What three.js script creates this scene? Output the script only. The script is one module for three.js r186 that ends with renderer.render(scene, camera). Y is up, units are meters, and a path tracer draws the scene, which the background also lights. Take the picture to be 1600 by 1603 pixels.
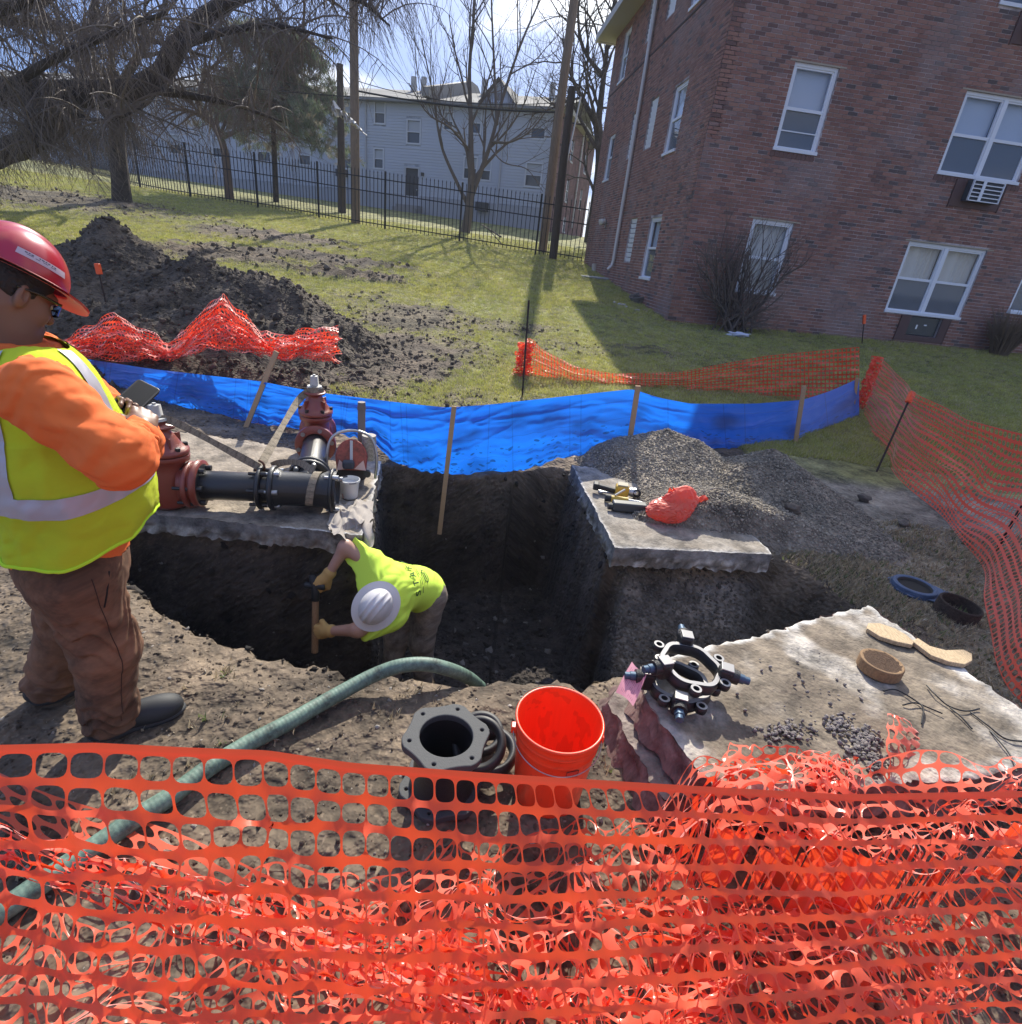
import * as THREE from 'three';
import { mergeGeometries, mergeVertices } from 'three/addons/utils/BufferGeometryUtils.js';
import { RoundedBoxGeometry } from 'three/addons/geometries/RoundedBoxGeometry.js';
import { createNoise3D } from 'simplex-noise';

// ---------------------------------------------------------------- camera, sky, sun
const scene = new THREE.Scene();
const V = (x, y, z) => new THREE.Vector3(x, y, z);
const rng = (seed) => () => { seed = (seed + 0x6d2b79f5) | 0; let t = Math.imul(seed ^ (seed >>> 15), 1 | seed); t = (t + Math.imul(t ^ (t >>> 7), 61 | t)) ^ t; return ((t ^ (t >>> 14)) >>> 0) / 4294967296; };
const FOC = 875.31, PITCH = 24.932 * Math.PI / 180, ROLL = -6.602 * Math.PI / 180, EYE = 1.85;
const [cp, sp, cr, sr] = [Math.cos(PITCH), Math.sin(PITCH), Math.cos(ROLL), Math.sin(ROLL)];
const AX = V(cr, -sr * cp, sr * sp), AY = V(sr, cr * cp, -cr * sp), AZ = V(0, sp, cp);
const camera = new THREE.PerspectiveCamera(2 * Math.atan(801.5 / FOC) * 180 / Math.PI, 1600 / 1603, 0.05, 600);
camera.position.set(0, EYE, 0);
camera.quaternion.setFromRotationMatrix(new THREE.Matrix4().makeBasis(AX, AY, AZ));
const renderer = new THREE.WebGLRenderer({ antialias: true });
renderer.toneMapping = THREE.LinearToneMapping;
renderer.toneMappingExposure = 1.48;
renderer.shadowMap.enabled = true;

const SUN = V(0.022, 1, -1.25).normalize();
const sun = new THREE.DirectionalLight(new THREE.Color(1, 0.94, 0.82), 5);
sun.position.copy(SUN).multiplyScalar(60); sun.target.position.set(0, 0, -8); sun.position.add(sun.target.position);
sun.castShadow = true; sun.shadow.mapSize.set(4096, 4096);
Object.assign(sun.shadow.camera, { left: -45, right: 30, top: 45, bottom: -20, near: 1, far: 160 });
scene.add(sun, sun.target);

const noise3 = createNoise3D(rng(7));
const fbm = (x, y, z, o = 4) => { let s = 0, a = 0.5, f = 1; for (let i = 0; i < o; i++) { s += a * noise3(x * f, y * f, z * f); a *= 0.5; f *= 2.03; } return s; };
const clamp = (x, a = 0, b = 1) => Math.min(b, Math.max(a, x));
const ss = (a, b, x) => { const t = clamp((x - a) / (b - a)); return t * t * (3 - 2 * t); };
const lerp = (a, b, t) => a + (b - a) * t;
{
  const w = 1536, h = 768, d = new Float32Array(w * h * 4);
  for (let j = 0; j < h; j++) for (let i = 0; i < w; i++) {
    const ph = ((i + 0.5) / w - 0.5) * 2 * Math.PI, el = ((j + 0.5) / h - 0.5) * Math.PI;
    const x = Math.cos(el) * Math.cos(ph), z = Math.cos(el) * Math.sin(ph), y = Math.sin(el);
    const up = Math.max(0, y), k = Math.pow(1 - up, 3);
    let r = lerp(0.09, 0.32, k), g = lerp(0.22, 0.5, k), b = lerp(0.64, 0.9, k);
    const c = Math.max(0, x * SUN.x + y * SUN.y + z * SUN.z);
    const glow = 0.9 * Math.pow(c, 9) + 2.2 * Math.pow(c, 60);
    r += glow; g += glow * 0.97; b += glow * 0.92;
    const q = 1 / (0.25 + up);
    let n = fbm(x * q * 0.55 + 3.1, 2.2, z * q * 0.9 + 1.7, 6) + 0.28 * fbm(x * 2.1 + 9, y * 5, z * 2.1, 4);
    n += 0.34 * ss(-0.38, 0.12, x) - 0.16;
    const cl = ss(-0.02, 0.34, n + 0.25 * Math.pow(c, 6));
    const lit = 0.72 + 1.1 * Math.pow(c, 4) + 1.5 * Math.pow(c, 30);
    r = lerp(r, lit * 0.98, cl * 0.82); g = lerp(g, lit, cl * 0.82); b = lerp(b, lit * 1.02, cl * 0.82);
    if (y < 0) { const t = ss(0, -0.1, y); r = lerp(r, 0.13, t); g = lerp(g, 0.12, t); b = lerp(b, 0.09, t); }
    const o = (j * w + i) * 4; d[o] = r * 0.82; d[o + 1] = g * 0.82; d[o + 2] = b * 0.82; d[o + 3] = 1;
  }
  const sky = new THREE.DataTexture(d, w, h, THREE.RGBAFormat, THREE.FloatType);
  sky.mapping = THREE.EquirectangularReflectionMapping; sky.magFilter = THREE.LinearFilter; sky.needsUpdate = true;
  scene.background = sky; scene.environment = sky;
}

// ---------------------------------------------------------------- helpers
const ray = (px, py) => V(0, 0, 0).addScaledVector(AX, (px - 800) / FOC).addScaledVector(AY, -(py - 801.5) / FOC).addScaledVector(AZ, -1);
const at = (px, py, depth) => ray(px, py).multiplyScalar(depth).add(camera.position);           // a point seen there, at that depth along the lens axis
const zp = (px, py, z) => { const d = ray(px, py); return d.multiplyScalar(z / d.z).add(camera.position); };
const gp = (px, py, Y = 0) => { const d = ray(px, py); return d.multiplyScalar((Y - EYE) / d.y).add(camera.position); };
const tp = (px, py) => { const d = ray(px, py), p = V(); for (let t = 1; t < 120; t += 0.02) { p.copy(d).multiplyScalar(t).add(camera.position); if (p.y < base(p.x, p.z)) break; } return p.clone(); };
const count = {};
const numbered = (n) => { count[n] = (count[n] ?? -1) + 1; return count[n] ? n + '_' + String(count[n]).padStart(3, '0') : n; };
const shadow = (m) => { m.castShadow = m.receiveShadow = true; return m; };
function tag(o, label, category, group) { o.userData.label = label; o.userData.category = category; if (group) o.userData.group = group; return o; }
function thing(name, label, category, pos = [0, 0, 0], group) {
  const g = new THREE.Group(); g.name = numbered(name); g.position.set(...(pos.toArray ? pos.toArray() : pos)); scene.add(g); return tag(g, label, category, group);
}
function part(name, geo, mat, parent, label) {
  const m = shadow(new THREE.Mesh(geo, mat)); m.name = name; parent.add(m); if (label) m.userData.label = label; return m;
}
function solo(name, geo, mat, label, category, pos = [0, 0, 0], group) {
  const m = shadow(new THREE.Mesh(geo, mat)); m.name = numbered(name); m.position.set(...(pos.toArray ? pos.toArray() : pos)); scene.add(m); return tag(m, label, category, group);
}
function struct(name, geo, mat) { const m = shadow(new THREE.Mesh(geo, mat)); m.name = numbered(name); m.userData.kind = 'structure'; scene.add(m); return m; }
function scatter(name, geo, mat, list, parent) {        // many tiny pieces as one object: [x, y, z, size, colour?, tilt]
  const im = shadow(new THREE.InstancedMesh(geo, mat, list.length)), q = new THREE.Quaternion(), e = new THREE.Euler(), r = rng(list.length + 5), m4 = new THREE.Matrix4();
  list.forEach((p, i) => {
    if (p.up) e.set((r() - 0.5) * 0.5, r() * 6.28, (r() - 0.5) * 0.5); else e.set(r() * 6.28, r() * 6.28, r() * 6.28);
    im.setMatrixAt(i, m4.compose(V(p.x, p.y, p.z), q.setFromEuler(e), V(p.s * (0.7 + 0.6 * r()), p.s * (p.up ? 1 : 0.55 + 0.5 * r()), p.s * (0.7 + 0.6 * r()))));
    if (p.c) im.setColorAt(i, p.c);
  });
  im.name = parent ? name : numbered(name); im.userData.kind = 'stuff'; (parent || scene).add(im); return im;
}
const C = (r, g, b) => new THREE.Color().setRGB(r, g, b);
// meshes from tubes, sheets and quads
class MB {
  constructor() { this.p = []; this.u = []; this.i = []; }
  tube(pts, rad, n = 6, cap = true) {
    const s = this.p.length / 3, N = pts.length; let ref = V(0, 1, 0.03);
    let len = 0;
    for (let k = 0; k < N; k++) {
      const t = pts[Math.min(k + 1, N - 1)].clone().sub(pts[Math.max(k - 1, 0)]).normalize();
      if (k === 0 && Math.abs(t.y) > 0.9) ref = V(1, 0, 0.02);
      const a = ref.clone().addScaledVector(t, -ref.dot(t)).normalize(), b = t.clone().cross(a); ref = a;
      const r = typeof rad === 'function' ? rad(k / (N - 1)) : rad;
      if (k) len += pts[k].distanceTo(pts[k - 1]);
      for (let j = 0; j <= n; j++) {
        const c = Math.cos(j / n * 2 * Math.PI) * r, d = Math.sin(j / n * 2 * Math.PI) * r;
        this.p.push(pts[k].x + a.x * c + b.x * d, pts[k].y + a.y * c + b.y * d, pts[k].z + a.z * c + b.z * d); this.u.push(j / n * 6.28 * r, len);
      }
      if (k) for (let j = 0; j < n; j++) { const q = s + (k - 1) * (n + 1) + j, w = q + n + 1; this.i.push(q, w, q + 1, q + 1, w, w + 1); }
    }
    if (cap) for (const k of [0, N - 1]) {
      const c = this.p.length / 3; this.p.push(pts[k].x, pts[k].y, pts[k].z); this.u.push(0, 0);
      for (let j = 0; j < n; j++) { const q = s + k * (n + 1) + j; k ? this.i.push(q, c, q + 1) : this.i.push(q, q + 1, c); }
    }
    return this;
  }
  sheet(nu, nv, f) {                                     // f(u, v) -> Vector3, u and v from 0 to 1
    const s = this.p.length / 3;
    for (let j = 0; j <= nv; j++) for (let i = 0; i <= nu; i++) { const q = f(i / nu, j / nv); this.p.push(q.x, q.y, q.z); this.u.push(q.u ?? i / nu, q.v ?? j / nv); }
    for (let j = 0; j < nv; j++) for (let i = 0; i < nu; i++) { const a = s + j * (nu + 1) + i, b = a + nu + 1; this.i.push(a, b, a + 1, a + 1, b, b + 1); }
    return this;
  }
  box(x0, x1, y0, y1, z0, z1) {
    const g = new THREE.BoxGeometry(x1 - x0, y1 - y0, z1 - z0).translate((x0 + x1) / 2, (y0 + y1) / 2, (z0 + z1) / 2); return this.add(g);
  }
  add(g) {
    const s = this.p.length / 3, P = g.attributes.position, U = g.attributes.uv;
    for (let k = 0; k < P.count; k++) { this.p.push(P.getX(k), P.getY(k), P.getZ(k)); this.u.push(U ? U.getX(k) : 0, U ? U.getY(k) : 0); }
    if (g.index) for (const k of g.index.array) this.i.push(s + k); else for (let k = 0; k < P.count; k++) this.i.push(s + k);
    return this;
  }
  geo(crease) {
    const g = new THREE.BufferGeometry(); g.setAttribute('position', new THREE.Float32BufferAttribute(this.p, 3)); g.setAttribute('uv', new THREE.Float32BufferAttribute(this.u, 2)); g.setIndex(this.i);
    g.computeVertexNormals(); return g;
  }
}
const tubeGeo = (pts, rad, n = 8, seg = 0) => new MB().tube(seg ? new THREE.CatmullRomCurve3(pts).getPoints(seg) : pts, rad, n).geo();
const bx = (w, h, d, r = 0.004) => new RoundedBoxGeometry(w, h, d, 1, Math.min(r, w / 2.1, h / 2.1, d / 2.1));
const cyl = (r0, r1, h, n = 24, open = false) => new THREE.CylinderGeometry(r0, r1, h, n, 1, open);
const joinG = (...g) => mergeGeometries(g.map((q) => { q = q.index ? q.toNonIndexed() : q; for (const k of Object.keys(q.attributes)) if (!['position', 'normal', 'uv'].includes(k)) q.deleteAttribute(k); if (!q.attributes.uv) q.setAttribute('uv', new THREE.Float32BufferAttribute(new Float32Array(q.attributes.position.count * 2), 2)); return q; }));
const lathe = (pts, n = 40) => new THREE.LatheGeometry(pts.map(([x, y]) => new THREE.Vector2(x, y)), n);

// ---------------------------------------------------------------- textures and materials
function lattice(period, seed) {                          // tileable value noise
  const r = rng(seed), t = Float32Array.from({ length: period * period }, r);
  return (x, y) => { x *= period; y *= period; const i = Math.floor(x), j = Math.floor(y), f = x - i, g = y - j, a = f * f * (3 - 2 * f), b = g * g * (3 - 2 * g), m = (i, j) => t[((j % period + period) % period) * period + (i % period + period) % period];
    return lerp(lerp(m(i, j), m(i + 1, j), a), lerp(m(i, j + 1), m(i + 1, j + 1), a), b); };
}
function tex(size, f, srgb, repeat = 1) {
  const d = new Uint8Array(size * size * 4);
  for (let j = 0; j < size; j++) for (let i = 0; i < size; i++) { const c = f((i + 0.5) / size, (j + 0.5) / size), o = (j * size + i) * 4; for (let k = 0; k < 3; k++) d[o + k] = clamp(c.length ? c[k] : c) * 255; d[o + 3] = 255; }
  const t = new THREE.DataTexture(d, size, size); t.wrapS = t.wrapT = THREE.RepeatWrapping; t.magFilter = THREE.LinearFilter; t.repeat.set(repeat, repeat); if (srgb) t.colorSpace = THREE.SRGBColorSpace; t.needsUpdate = true; return t;
}
const oct = (ps, seed, gain = 0.62) => { const L = ps.map((p, k) => lattice(p, seed + k * 17)); return (x, y) => { let s = 0, a = 1, w = 0; for (const l of L) { s += a * l(x, y); w += a; a *= gain; } return s / w; }; };
const nSoil = oct([5, 11, 23, 47, 95, 190], 3, 0.8), nFine = oct([16, 37, 80, 170], 31, 0.85), nBig = oct([3, 7, 15, 31], 77, 0.7), pebb = lattice(120, 12), pebb2 = lattice(64, 14);
const soilMap = tex(1024, (x, y) => { const n = nSoil(x, y), p = pebb(x, y) > 0.86 ? 0.22 : 0, s = 0.42 + 1.25 * (n - 0.5) + p; return [s, s * 0.985 + p * 0.03, s * 0.97 + p * 0.06]; }, false, 1 / 1.6);
const soilBump = tex(1024, (x, y) => nSoil(x, y) * 0.75 + 0.25 * pebb2(x, y), false, 1 / 1.6);
const fineBump = tex(512, (x, y) => nFine(x, y), false, 1);
const blotch = tex(512, (x, y) => { const s = 0.42 + 0.7 * (nBig(x, y) - 0.5) + 0.5 * (nFine(x, y) - 0.5); return s; }, false, 1);
const at2 = (t, rx, ry = rx) => { const c = t.clone(); c.repeat.set(rx, ry); c.needsUpdate = true; return c; };
const std = (c, o = {}) => new THREE.MeshStandardMaterial({ color: c, roughness: 0.8, ...o });
const phy = (c, o = {}) => new THREE.MeshPhysicalMaterial({ color: c, roughness: 0.6, ...o });
const blotched = (c, rep, o = {}) => std(c.clone().multiplyScalar(2.1), { map: at2(blotch, rep), bumpMap: at2(fineBump, rep), bumpScale: 0.003, ...o });
const weave = tex(128, (x, y) => 0.5 + 0.25 * Math.sin(x * 6.2832 * 32) * Math.sin(y * 6.2832 * 32) + 0.25 * (nFine(x, y) - 0.5), false, 1);
const woodMap = tex(512, (x, y) => { const n = nBig(x * 1, y * 1), g = 0.5 + 0.5 * Math.sin((x * 14 + n * 4) * 6.2832); const s = 0.55 + 0.3 * g * 0.6 + 0.25 * (nFine(x, y) - 0.5); return [s, s * 0.96, s * 0.9]; }, false, 1);
const MAT = {
  soil: std(C(1, 1, 1), { vertexColors: true, map: soilMap, bumpMap: soilBump, bumpScale: 0.055, roughness: 0.95 }),
  stone: std(C(1, 1, 1), { roughness: 0.9, bumpMap: at2(fineBump, 2), bumpScale: 0.004 }),
  concrete: std(C(1, 1, 1), { vertexColors: true, map: at2(blotch, 1.1), bumpMap: at2(soilBump, 1.3), bumpScale: 0.012, roughness: 0.92 }),
  orangeNet: phy(C(0.93, 0.105, 0.025), { roughness: 0.85, transmission: 0.5, clearcoat: 0.6, clearcoatRoughness: 0.2, side: THREE.DoubleSide }),
  orangeNetFront: phy(C(0.94, 0.1, 0.022), { roughness: 0.85, transmission: 0.42, clearcoat: 0.3, clearcoatRoughness: 0.3, side: THREE.DoubleSide }),
  orangeNetFar: phy(C(0.96, 0.11, 0.04), { roughness: 0.85, transmission: 0.42, clearcoat: 0.7, clearcoatRoughness: 0.22, side: THREE.DoubleSide }),
  ironBlack: std(C(0.012, 0.012, 0.013), { roughness: 0.45, metalness: 0.4 }),
  blackPipe: phy(C(0.013, 0.014, 0.016), { roughness: 0.38, bumpMap: at2(fineBump, 6), bumpScale: 0.0012, clearcoat: 0.3, clearcoatRoughness: 0.35 }),
  redValve: phy(C(0.24, 0.045, 0.026), { roughness: 0.38, clearcoat: 0.45, clearcoatRoughness: 0.3, bumpMap: at2(fineBump, 5), bumpScale: 0.0015 }),
  steel: std(C(0.42, 0.43, 0.44), { roughness: 0.38, metalness: 0.9, bumpMap: at2(fineBump, 6), bumpScale: 0.0008 }),
  blueBolt: std(C(0.055, 0.1, 0.16), { roughness: 0.5, metalness: 0.3 }),
  paleStake: std(C(0.52, 0.36, 0.22), { map: at2(woodMap, 3), roughness: 0.85 }),
  oldWood: std(C(0.36, 0.25, 0.17), { map: at2(woodMap, 1.5), roughness: 0.9, bumpMap: at2(woodMap, 1.5), bumpScale: 0.01 }),
  bark: std(C(0.085, 0.066, 0.052), { roughness: 0.95, map: at2(blotch, 2), bumpMap: at2(soilBump, 2.4), bumpScale: 0.05 }),
  twig: std(C(0.13, 0.095, 0.07), { roughness: 0.9 }),
  white: std(C(0.78, 0.8, 0.82), { roughness: 0.5 }),
};
MAT.bark.color.multiplyScalar(2); MAT.paleStake.color.multiplyScalar(1.3); MAT.oldWood.color.multiplyScalar(1.3);

// irregular pebble shapes
function rock(seed, detail = 1, amp = 0.35) {
  let g = mergeVertices(new THREE.IcosahedronGeometry(0.5, detail).deleteAttribute('normal').deleteAttribute('uv')); const P = g.attributes.position;
  for (let k = 0; k < P.count; k++) { const v = V().fromBufferAttribute(P, k), n = 1 + amp * noise3(v.x * 2.2 + seed * 7.3, v.y * 2.2, v.z * 2.2 + seed); P.setXYZ(k, v.x * n, v.y * n * 0.8, v.z * n * 0.9); }
  const uv = new Float32Array(P.count * 2); for (let k = 0; k < P.count; k++) { uv[2 * k] = P.getX(k) + P.getZ(k); uv[2 * k + 1] = P.getY(k); } g.setAttribute('uv', new THREE.BufferAttribute(uv, 2));
  g.computeVertexNormals(); return g;
}
// ---------------------------------------------------------------- ground
const ZT = [[-400, 6], [-80, 4], [-60, 3.7], [-42, 3.2], [-34, 2.6], [-28, 2.05], [-24, 1.67], [-19, 1.2], [-14, 0.75], [-10, 0.32], [-8, 0.12], [-6, 0], [60, 0]];
function base(x, z) {
  let k = 1; while (k < ZT.length - 1 && z > ZT[k][0]) k++;
  const [z0, y0] = ZT[k - 1], [z1, y1] = ZT[k];
  return lerp(y0, y1, clamp((z - z0) / (z1 - z0))) - clamp((-z - 14) / 10) * 0.022 * (clamp(x, -60, 30) - 1.5);
}
const PIT = [[-2.75, -3.3], [-1.02, -3.4], [-1.12, -4], [-1.25, -4.75], [-0.9, -4.86], [-0.3, -4.78], [0.3, -5.2], [0.53, -5.12], [0.62, -4.6], [0.78, -3.72], [2.06, -3.83], [2.22, -3.5], [2.36, -3.17], [1.6, -2.78], [0.9, -2.36], [0.57, -2.23], [-0.09, -2.1], [-0.6, -2.05], [-1.06, -2.07], [-1.5, -2.25], [-1.85, -2.4], [-2.3, -2.68], [-2.75, -2.95]];
function pitDist(x, z) {                                  // positive inside
  let inside = false, best = 1e9;
  for (let i = 0, j = PIT.length - 1; i < PIT.length; j = i++) {
    const [ax, az] = PIT[i], [bx_, bz] = PIT[j];
    if ((az > z) !== (bz > z) && x < (bx_ - ax) * (z - az) / (bz - az) + ax) inside = !inside;
    const dx = bx_ - ax, dz = bz - az, t = clamp(((x - ax) * dx + (z - az) * dz) / (dx * dx + dz * dz));
    best = Math.min(best, Math.hypot(ax + t * dx - x, az + t * dz - z));
  }
  return inside ? best : -best;
}
const spot = (px, py, rx, rz, s = 1) => { const p = tp(px, py); return [p.x, p.z, rx, rz, s]; };
const MUD = [spot(600, 560, 1.7, 2.2), spot(640, 500, 1.5, 1.8, 0.9), spot(690, 545, 1.4, 1.2, 0.8), spot(780, 510, 1.6, 0.7, 0.8), spot(880, 545, 1.8, 0.6, 0.5), spot(420, 372, 3.6, 1.6), spot(480, 405, 3.8, 1.3), spot(540, 432, 2.2, 0.8), spot(350, 400, 3, 2), spot(40, 310, 6, 3, 0.9), spot(280, 340, 3, 1.2, 0.6), spot(200, 325, 2, 1), spot(1090, 560, 1.2, 0.8, 0.8), spot(1010, 548, 1.3, 0.5, 0.7), spot(965, 500, 0.8, 0.5, 0.3), spot(560, 470, 1.2, 1.2, 0.5)];
const mudAt = (x, z) => { let m = 0; for (const [a, b, rx, rz, s] of MUD) { const d = Math.hypot((x - a) / rx, (z - b) / rz); m = Math.max(m, s * (1 - ss(0.45, 1.1, d + 0.45 * fbm(x * 0.9, 3, z * 1.4, 3)))); } return m; };
function grassAt(x, z) {                                  // how much lawn covers the soil there
  const left = ss(-6.6, -8.2, z + 0.5 * fbm(x * 0.7, 1, z * 0.7, 3) - (x < -1 ? 0.6 : 0)), right = ss(2.9, 3.9, x + 0.5 * fbm(x, 5, z, 3)) * ss(-4.4, -5.4, z);
  let g = Math.max(left, right) * (1 - mudAt(x, z));
  const path = 1 - ss(0.5, 0.95, Math.abs((z + 5.1) / 0.9 + 0.2 * fbm(x, 2, z, 3)));
  if (x > 2.6) g = Math.max(g, 0.75 * ss(2.4, 2.7, x) * ss(-2.2, -2.6, z)) * (1 - 0.9 * path);
  return clamp(g);
}
const RINGC = gp(1430, 921, 0);
function groundY(x, z) {
  let y = base(x, z);
  if (z < -60 || Math.abs(x) > 60) return y;
  const rq = Math.hypot(x - RINGC.x, z - RINGC.z); if (rq < 0.3) return lerp(-0.012, y, ss(0.18, 0.3, rq));
  const near = z > -16 ? 1 : 0.5, g = grassAt(x, z), dirt = 1 - g;
  y += dirt * near * (0.035 * fbm(x * 1.6, 0, z * 1.6, 3) + 0.022 * fbm(x * 7, 4, z * 7, 3)) + g * 0.03 * fbm(x * 1.2, 8, z * 1.2, 2);
  const mud = z < -6 ? mudAt(x, z) : 0;
  if (mud > 0) y += mud * (z < -13 ? 0.16 : 0.05) * (0.25 + Math.abs(fbm(x * 1.7, 6, z * 2.6, 4)) * 1.6);
  if (x > -3.6 && x < 3.2 && z > -6 && z < -1.2) {
    const w = 0.075 * fbm(x * 3.2, 1.5, z * 3.2, 3) + 0.035 * fbm(x * 11, 2.5, z * 11, 2), d = pitDist(x, z) + w * (z > -3.1 ? 1 : 0.4);
    if (d > -0.25) {
      let deep = -1.28 + 0.07 * fbm(x * 2.5, 3, z * 2.5, 3);
      const bank = -0.2 - 0.35 * ss(1.75, 2.1, x) - 1.15 * clamp((z + 3.72) / 0.95) + 0.04 * fbm(x * 6, 3, z * 6, 3);
      deep = Math.max(deep, lerp(-2, bank, ss(0.74, 0.92, x + 0.12 * (z + 3.7))));
      const t = clamp((d - 0.0) / 0.15), wall = t * t * (3 - 2 * t);
      y = lerp(y - 0.05 * ss(-0.25, 0, d) , deep, Math.pow(wall, 0.8)) + (wall > 0.02 && wall < 0.98 ? 0.05 * fbm(x * 9, z * 9, 2, 2) : 0);
    }
  }
  return y;
}
const soilColor = (x, y, z) => {
  const n = 0.5 + 0.5 * fbm(x * 0.9, 12, z * 0.9, 4), m = 0.5 + 0.5 * fbm(x * 5, 3, z * 5, 3);
  let r = lerp(0.085, 0.175, n), g = lerp(0.065, 0.134, n), b = lerp(0.046, 0.094, n); const k = 0.65 + 0.7 * m; return [r * k, g * k, b * k];
};
function groundColor(x, y, z) {
  let c = soilColor(x, y, z);
  if (z < -5.6) { const k = 0.8; c = c.map((q) => q * k); }
  if (x > 2.5 && z < -2.2 && z > -6.4) { const t = ss(2.5, 3, x); c = c.map((q, i) => lerp(q, [0.25, 0.23, 0.2][i], t * 0.7)); }
  const g = grassAt(x, z);
  if (g > 0) {
    const n = 0.5 + 0.5 * fbm(x * 0.5, 21, z * 0.5, 4), m = 0.5 + 0.5 * fbm(x * 3, 23, z * 3, 3), dry = x > 2.4 && z > -4.6 ? 1 : 0;
    let gr = [lerp(0.17, 0.26, n), lerp(0.185, 0.25, n), lerp(0.06, 0.085, n)]; if (dry) gr = [0.17, 0.14, 0.085];
    const k = 0.7 + 0.6 * m; c = c.map((q, i) => lerp(q, gr[i] * k, g * 0.92));
  }
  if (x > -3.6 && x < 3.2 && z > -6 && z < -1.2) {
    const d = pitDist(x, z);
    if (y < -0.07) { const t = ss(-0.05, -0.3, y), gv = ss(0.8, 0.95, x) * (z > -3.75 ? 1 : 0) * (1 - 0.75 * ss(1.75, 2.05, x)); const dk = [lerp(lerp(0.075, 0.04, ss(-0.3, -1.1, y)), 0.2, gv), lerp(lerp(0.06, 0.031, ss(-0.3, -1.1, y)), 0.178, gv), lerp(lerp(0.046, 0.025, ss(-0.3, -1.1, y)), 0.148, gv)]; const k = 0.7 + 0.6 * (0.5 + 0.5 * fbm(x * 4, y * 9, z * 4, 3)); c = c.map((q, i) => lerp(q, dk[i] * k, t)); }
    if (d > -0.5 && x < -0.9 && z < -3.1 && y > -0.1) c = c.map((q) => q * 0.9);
  }
  return c;
}
const steps = (list) => { const a = []; for (const [f, t, s] of list) { const n = Math.round(Math.abs(t - f) / s); for (let k = 0; k < n; k++) a.push(lerp(f, t, k / n)); } a.push(list.at(-1)[1]); return a; };
function field(xs, zs, Y, col, uvy = 0.7, mul = 2.2) {
  const nx = xs.length, nz = zs.length, p = new Float32Array(nx * nz * 3), c = new Float32Array(nx * nz * 3), u = new Float32Array(nx * nz * 2), idx = [];
  for (let j = 0; j < nz; j++) for (let i = 0; i < nx; i++) {
    const k = j * nx + i, x = xs[i], z = zs[j], y = Y(x, z), q = col(x, y, z);
    p.set([x, y, z], 3 * k); c.set(q.map((v) => v * mul), 3 * k); u.set([x + (x > 0 ? uvy : -uvy) * y, z - uvy * y], 2 * k);
    if (i && j) { const a = k - nx - 1, b = k - nx, d = k - 1; idx.push(a, b, d, b, k, d); }
  }
  const g = new THREE.BufferGeometry(); g.setAttribute('position', new THREE.BufferAttribute(p, 3)); g.setAttribute('color', new THREE.BufferAttribute(c, 3)); g.setAttribute('uv', new THREE.BufferAttribute(u, 2)); g.setIndex(idx); 
  g.computeVertexNormals(); const n = g.attributes.normal; let s = 0; for (let k = 0; k < n.count; k += 97) s += n.getY(k); if (s < 0) { for (let k = 0; k < idx.length; k += 3) [idx[k], idx[k + 1]] = [idx[k + 1], idx[k]]; g.setIndex(idx); g.computeVertexNormals(); }
  return g;
}
const gx = steps([[-320, -60, 26], [-60, -24, 2], [-24, -12, 0.5], [-12, -5, 0.2], [-5, -3.2, 0.06], [-3.2, 3.4, 0.032], [3.4, 6, 0.06], [6, 14, 0.2], [14, 40, 1], [40, 320, 28]]);
const gz = steps([[-420, -60, 20], [-60, -32, 1.4], [-32, -16, 0.32], [-16, -9, 0.12], [-9, -6, 0.06], [-6, -1.2, 0.032], [-1.2, 0.5, 0.06], [0.5, 4, 0.3], [4, 60, 5]]);
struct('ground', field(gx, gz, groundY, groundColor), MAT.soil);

// lawn: tufts of short blades
function tuft(n, h, w, seed) {
  const r = rng(seed), b = new MB();
  for (let k = 0; k < n; k++) {
    const a = r() * 6.28, d = r() * w, x = Math.cos(a) * d, z = Math.sin(a) * d, l = h * (0.5 + 0.6 * r()), q = r() * 6.28, bw = 0.0045, lx = Math.cos(q) * l * 0.6, lz = Math.sin(q) * l * 0.6, s = b.p.length / 3;
    b.p.push(x - Math.sin(q) * bw, 0, z + Math.cos(q) * bw, x + Math.sin(q) * bw, 0, z - Math.cos(q) * bw, x + lx * 0.45, l * 0.62, z + lz * 0.45, x + lx, l, z + lz);
    b.u.push(0, 0, 1, 0, 1, 0.6, 0.5, 1); b.i.push(s, s + 1, s + 2, s, s + 2, s + 3);
  }
  return b.geo();
}
const grassMat = phy(C(1, 1, 1), { roughness: 1, transmission: 0.4, side: THREE.DoubleSide });
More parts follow.
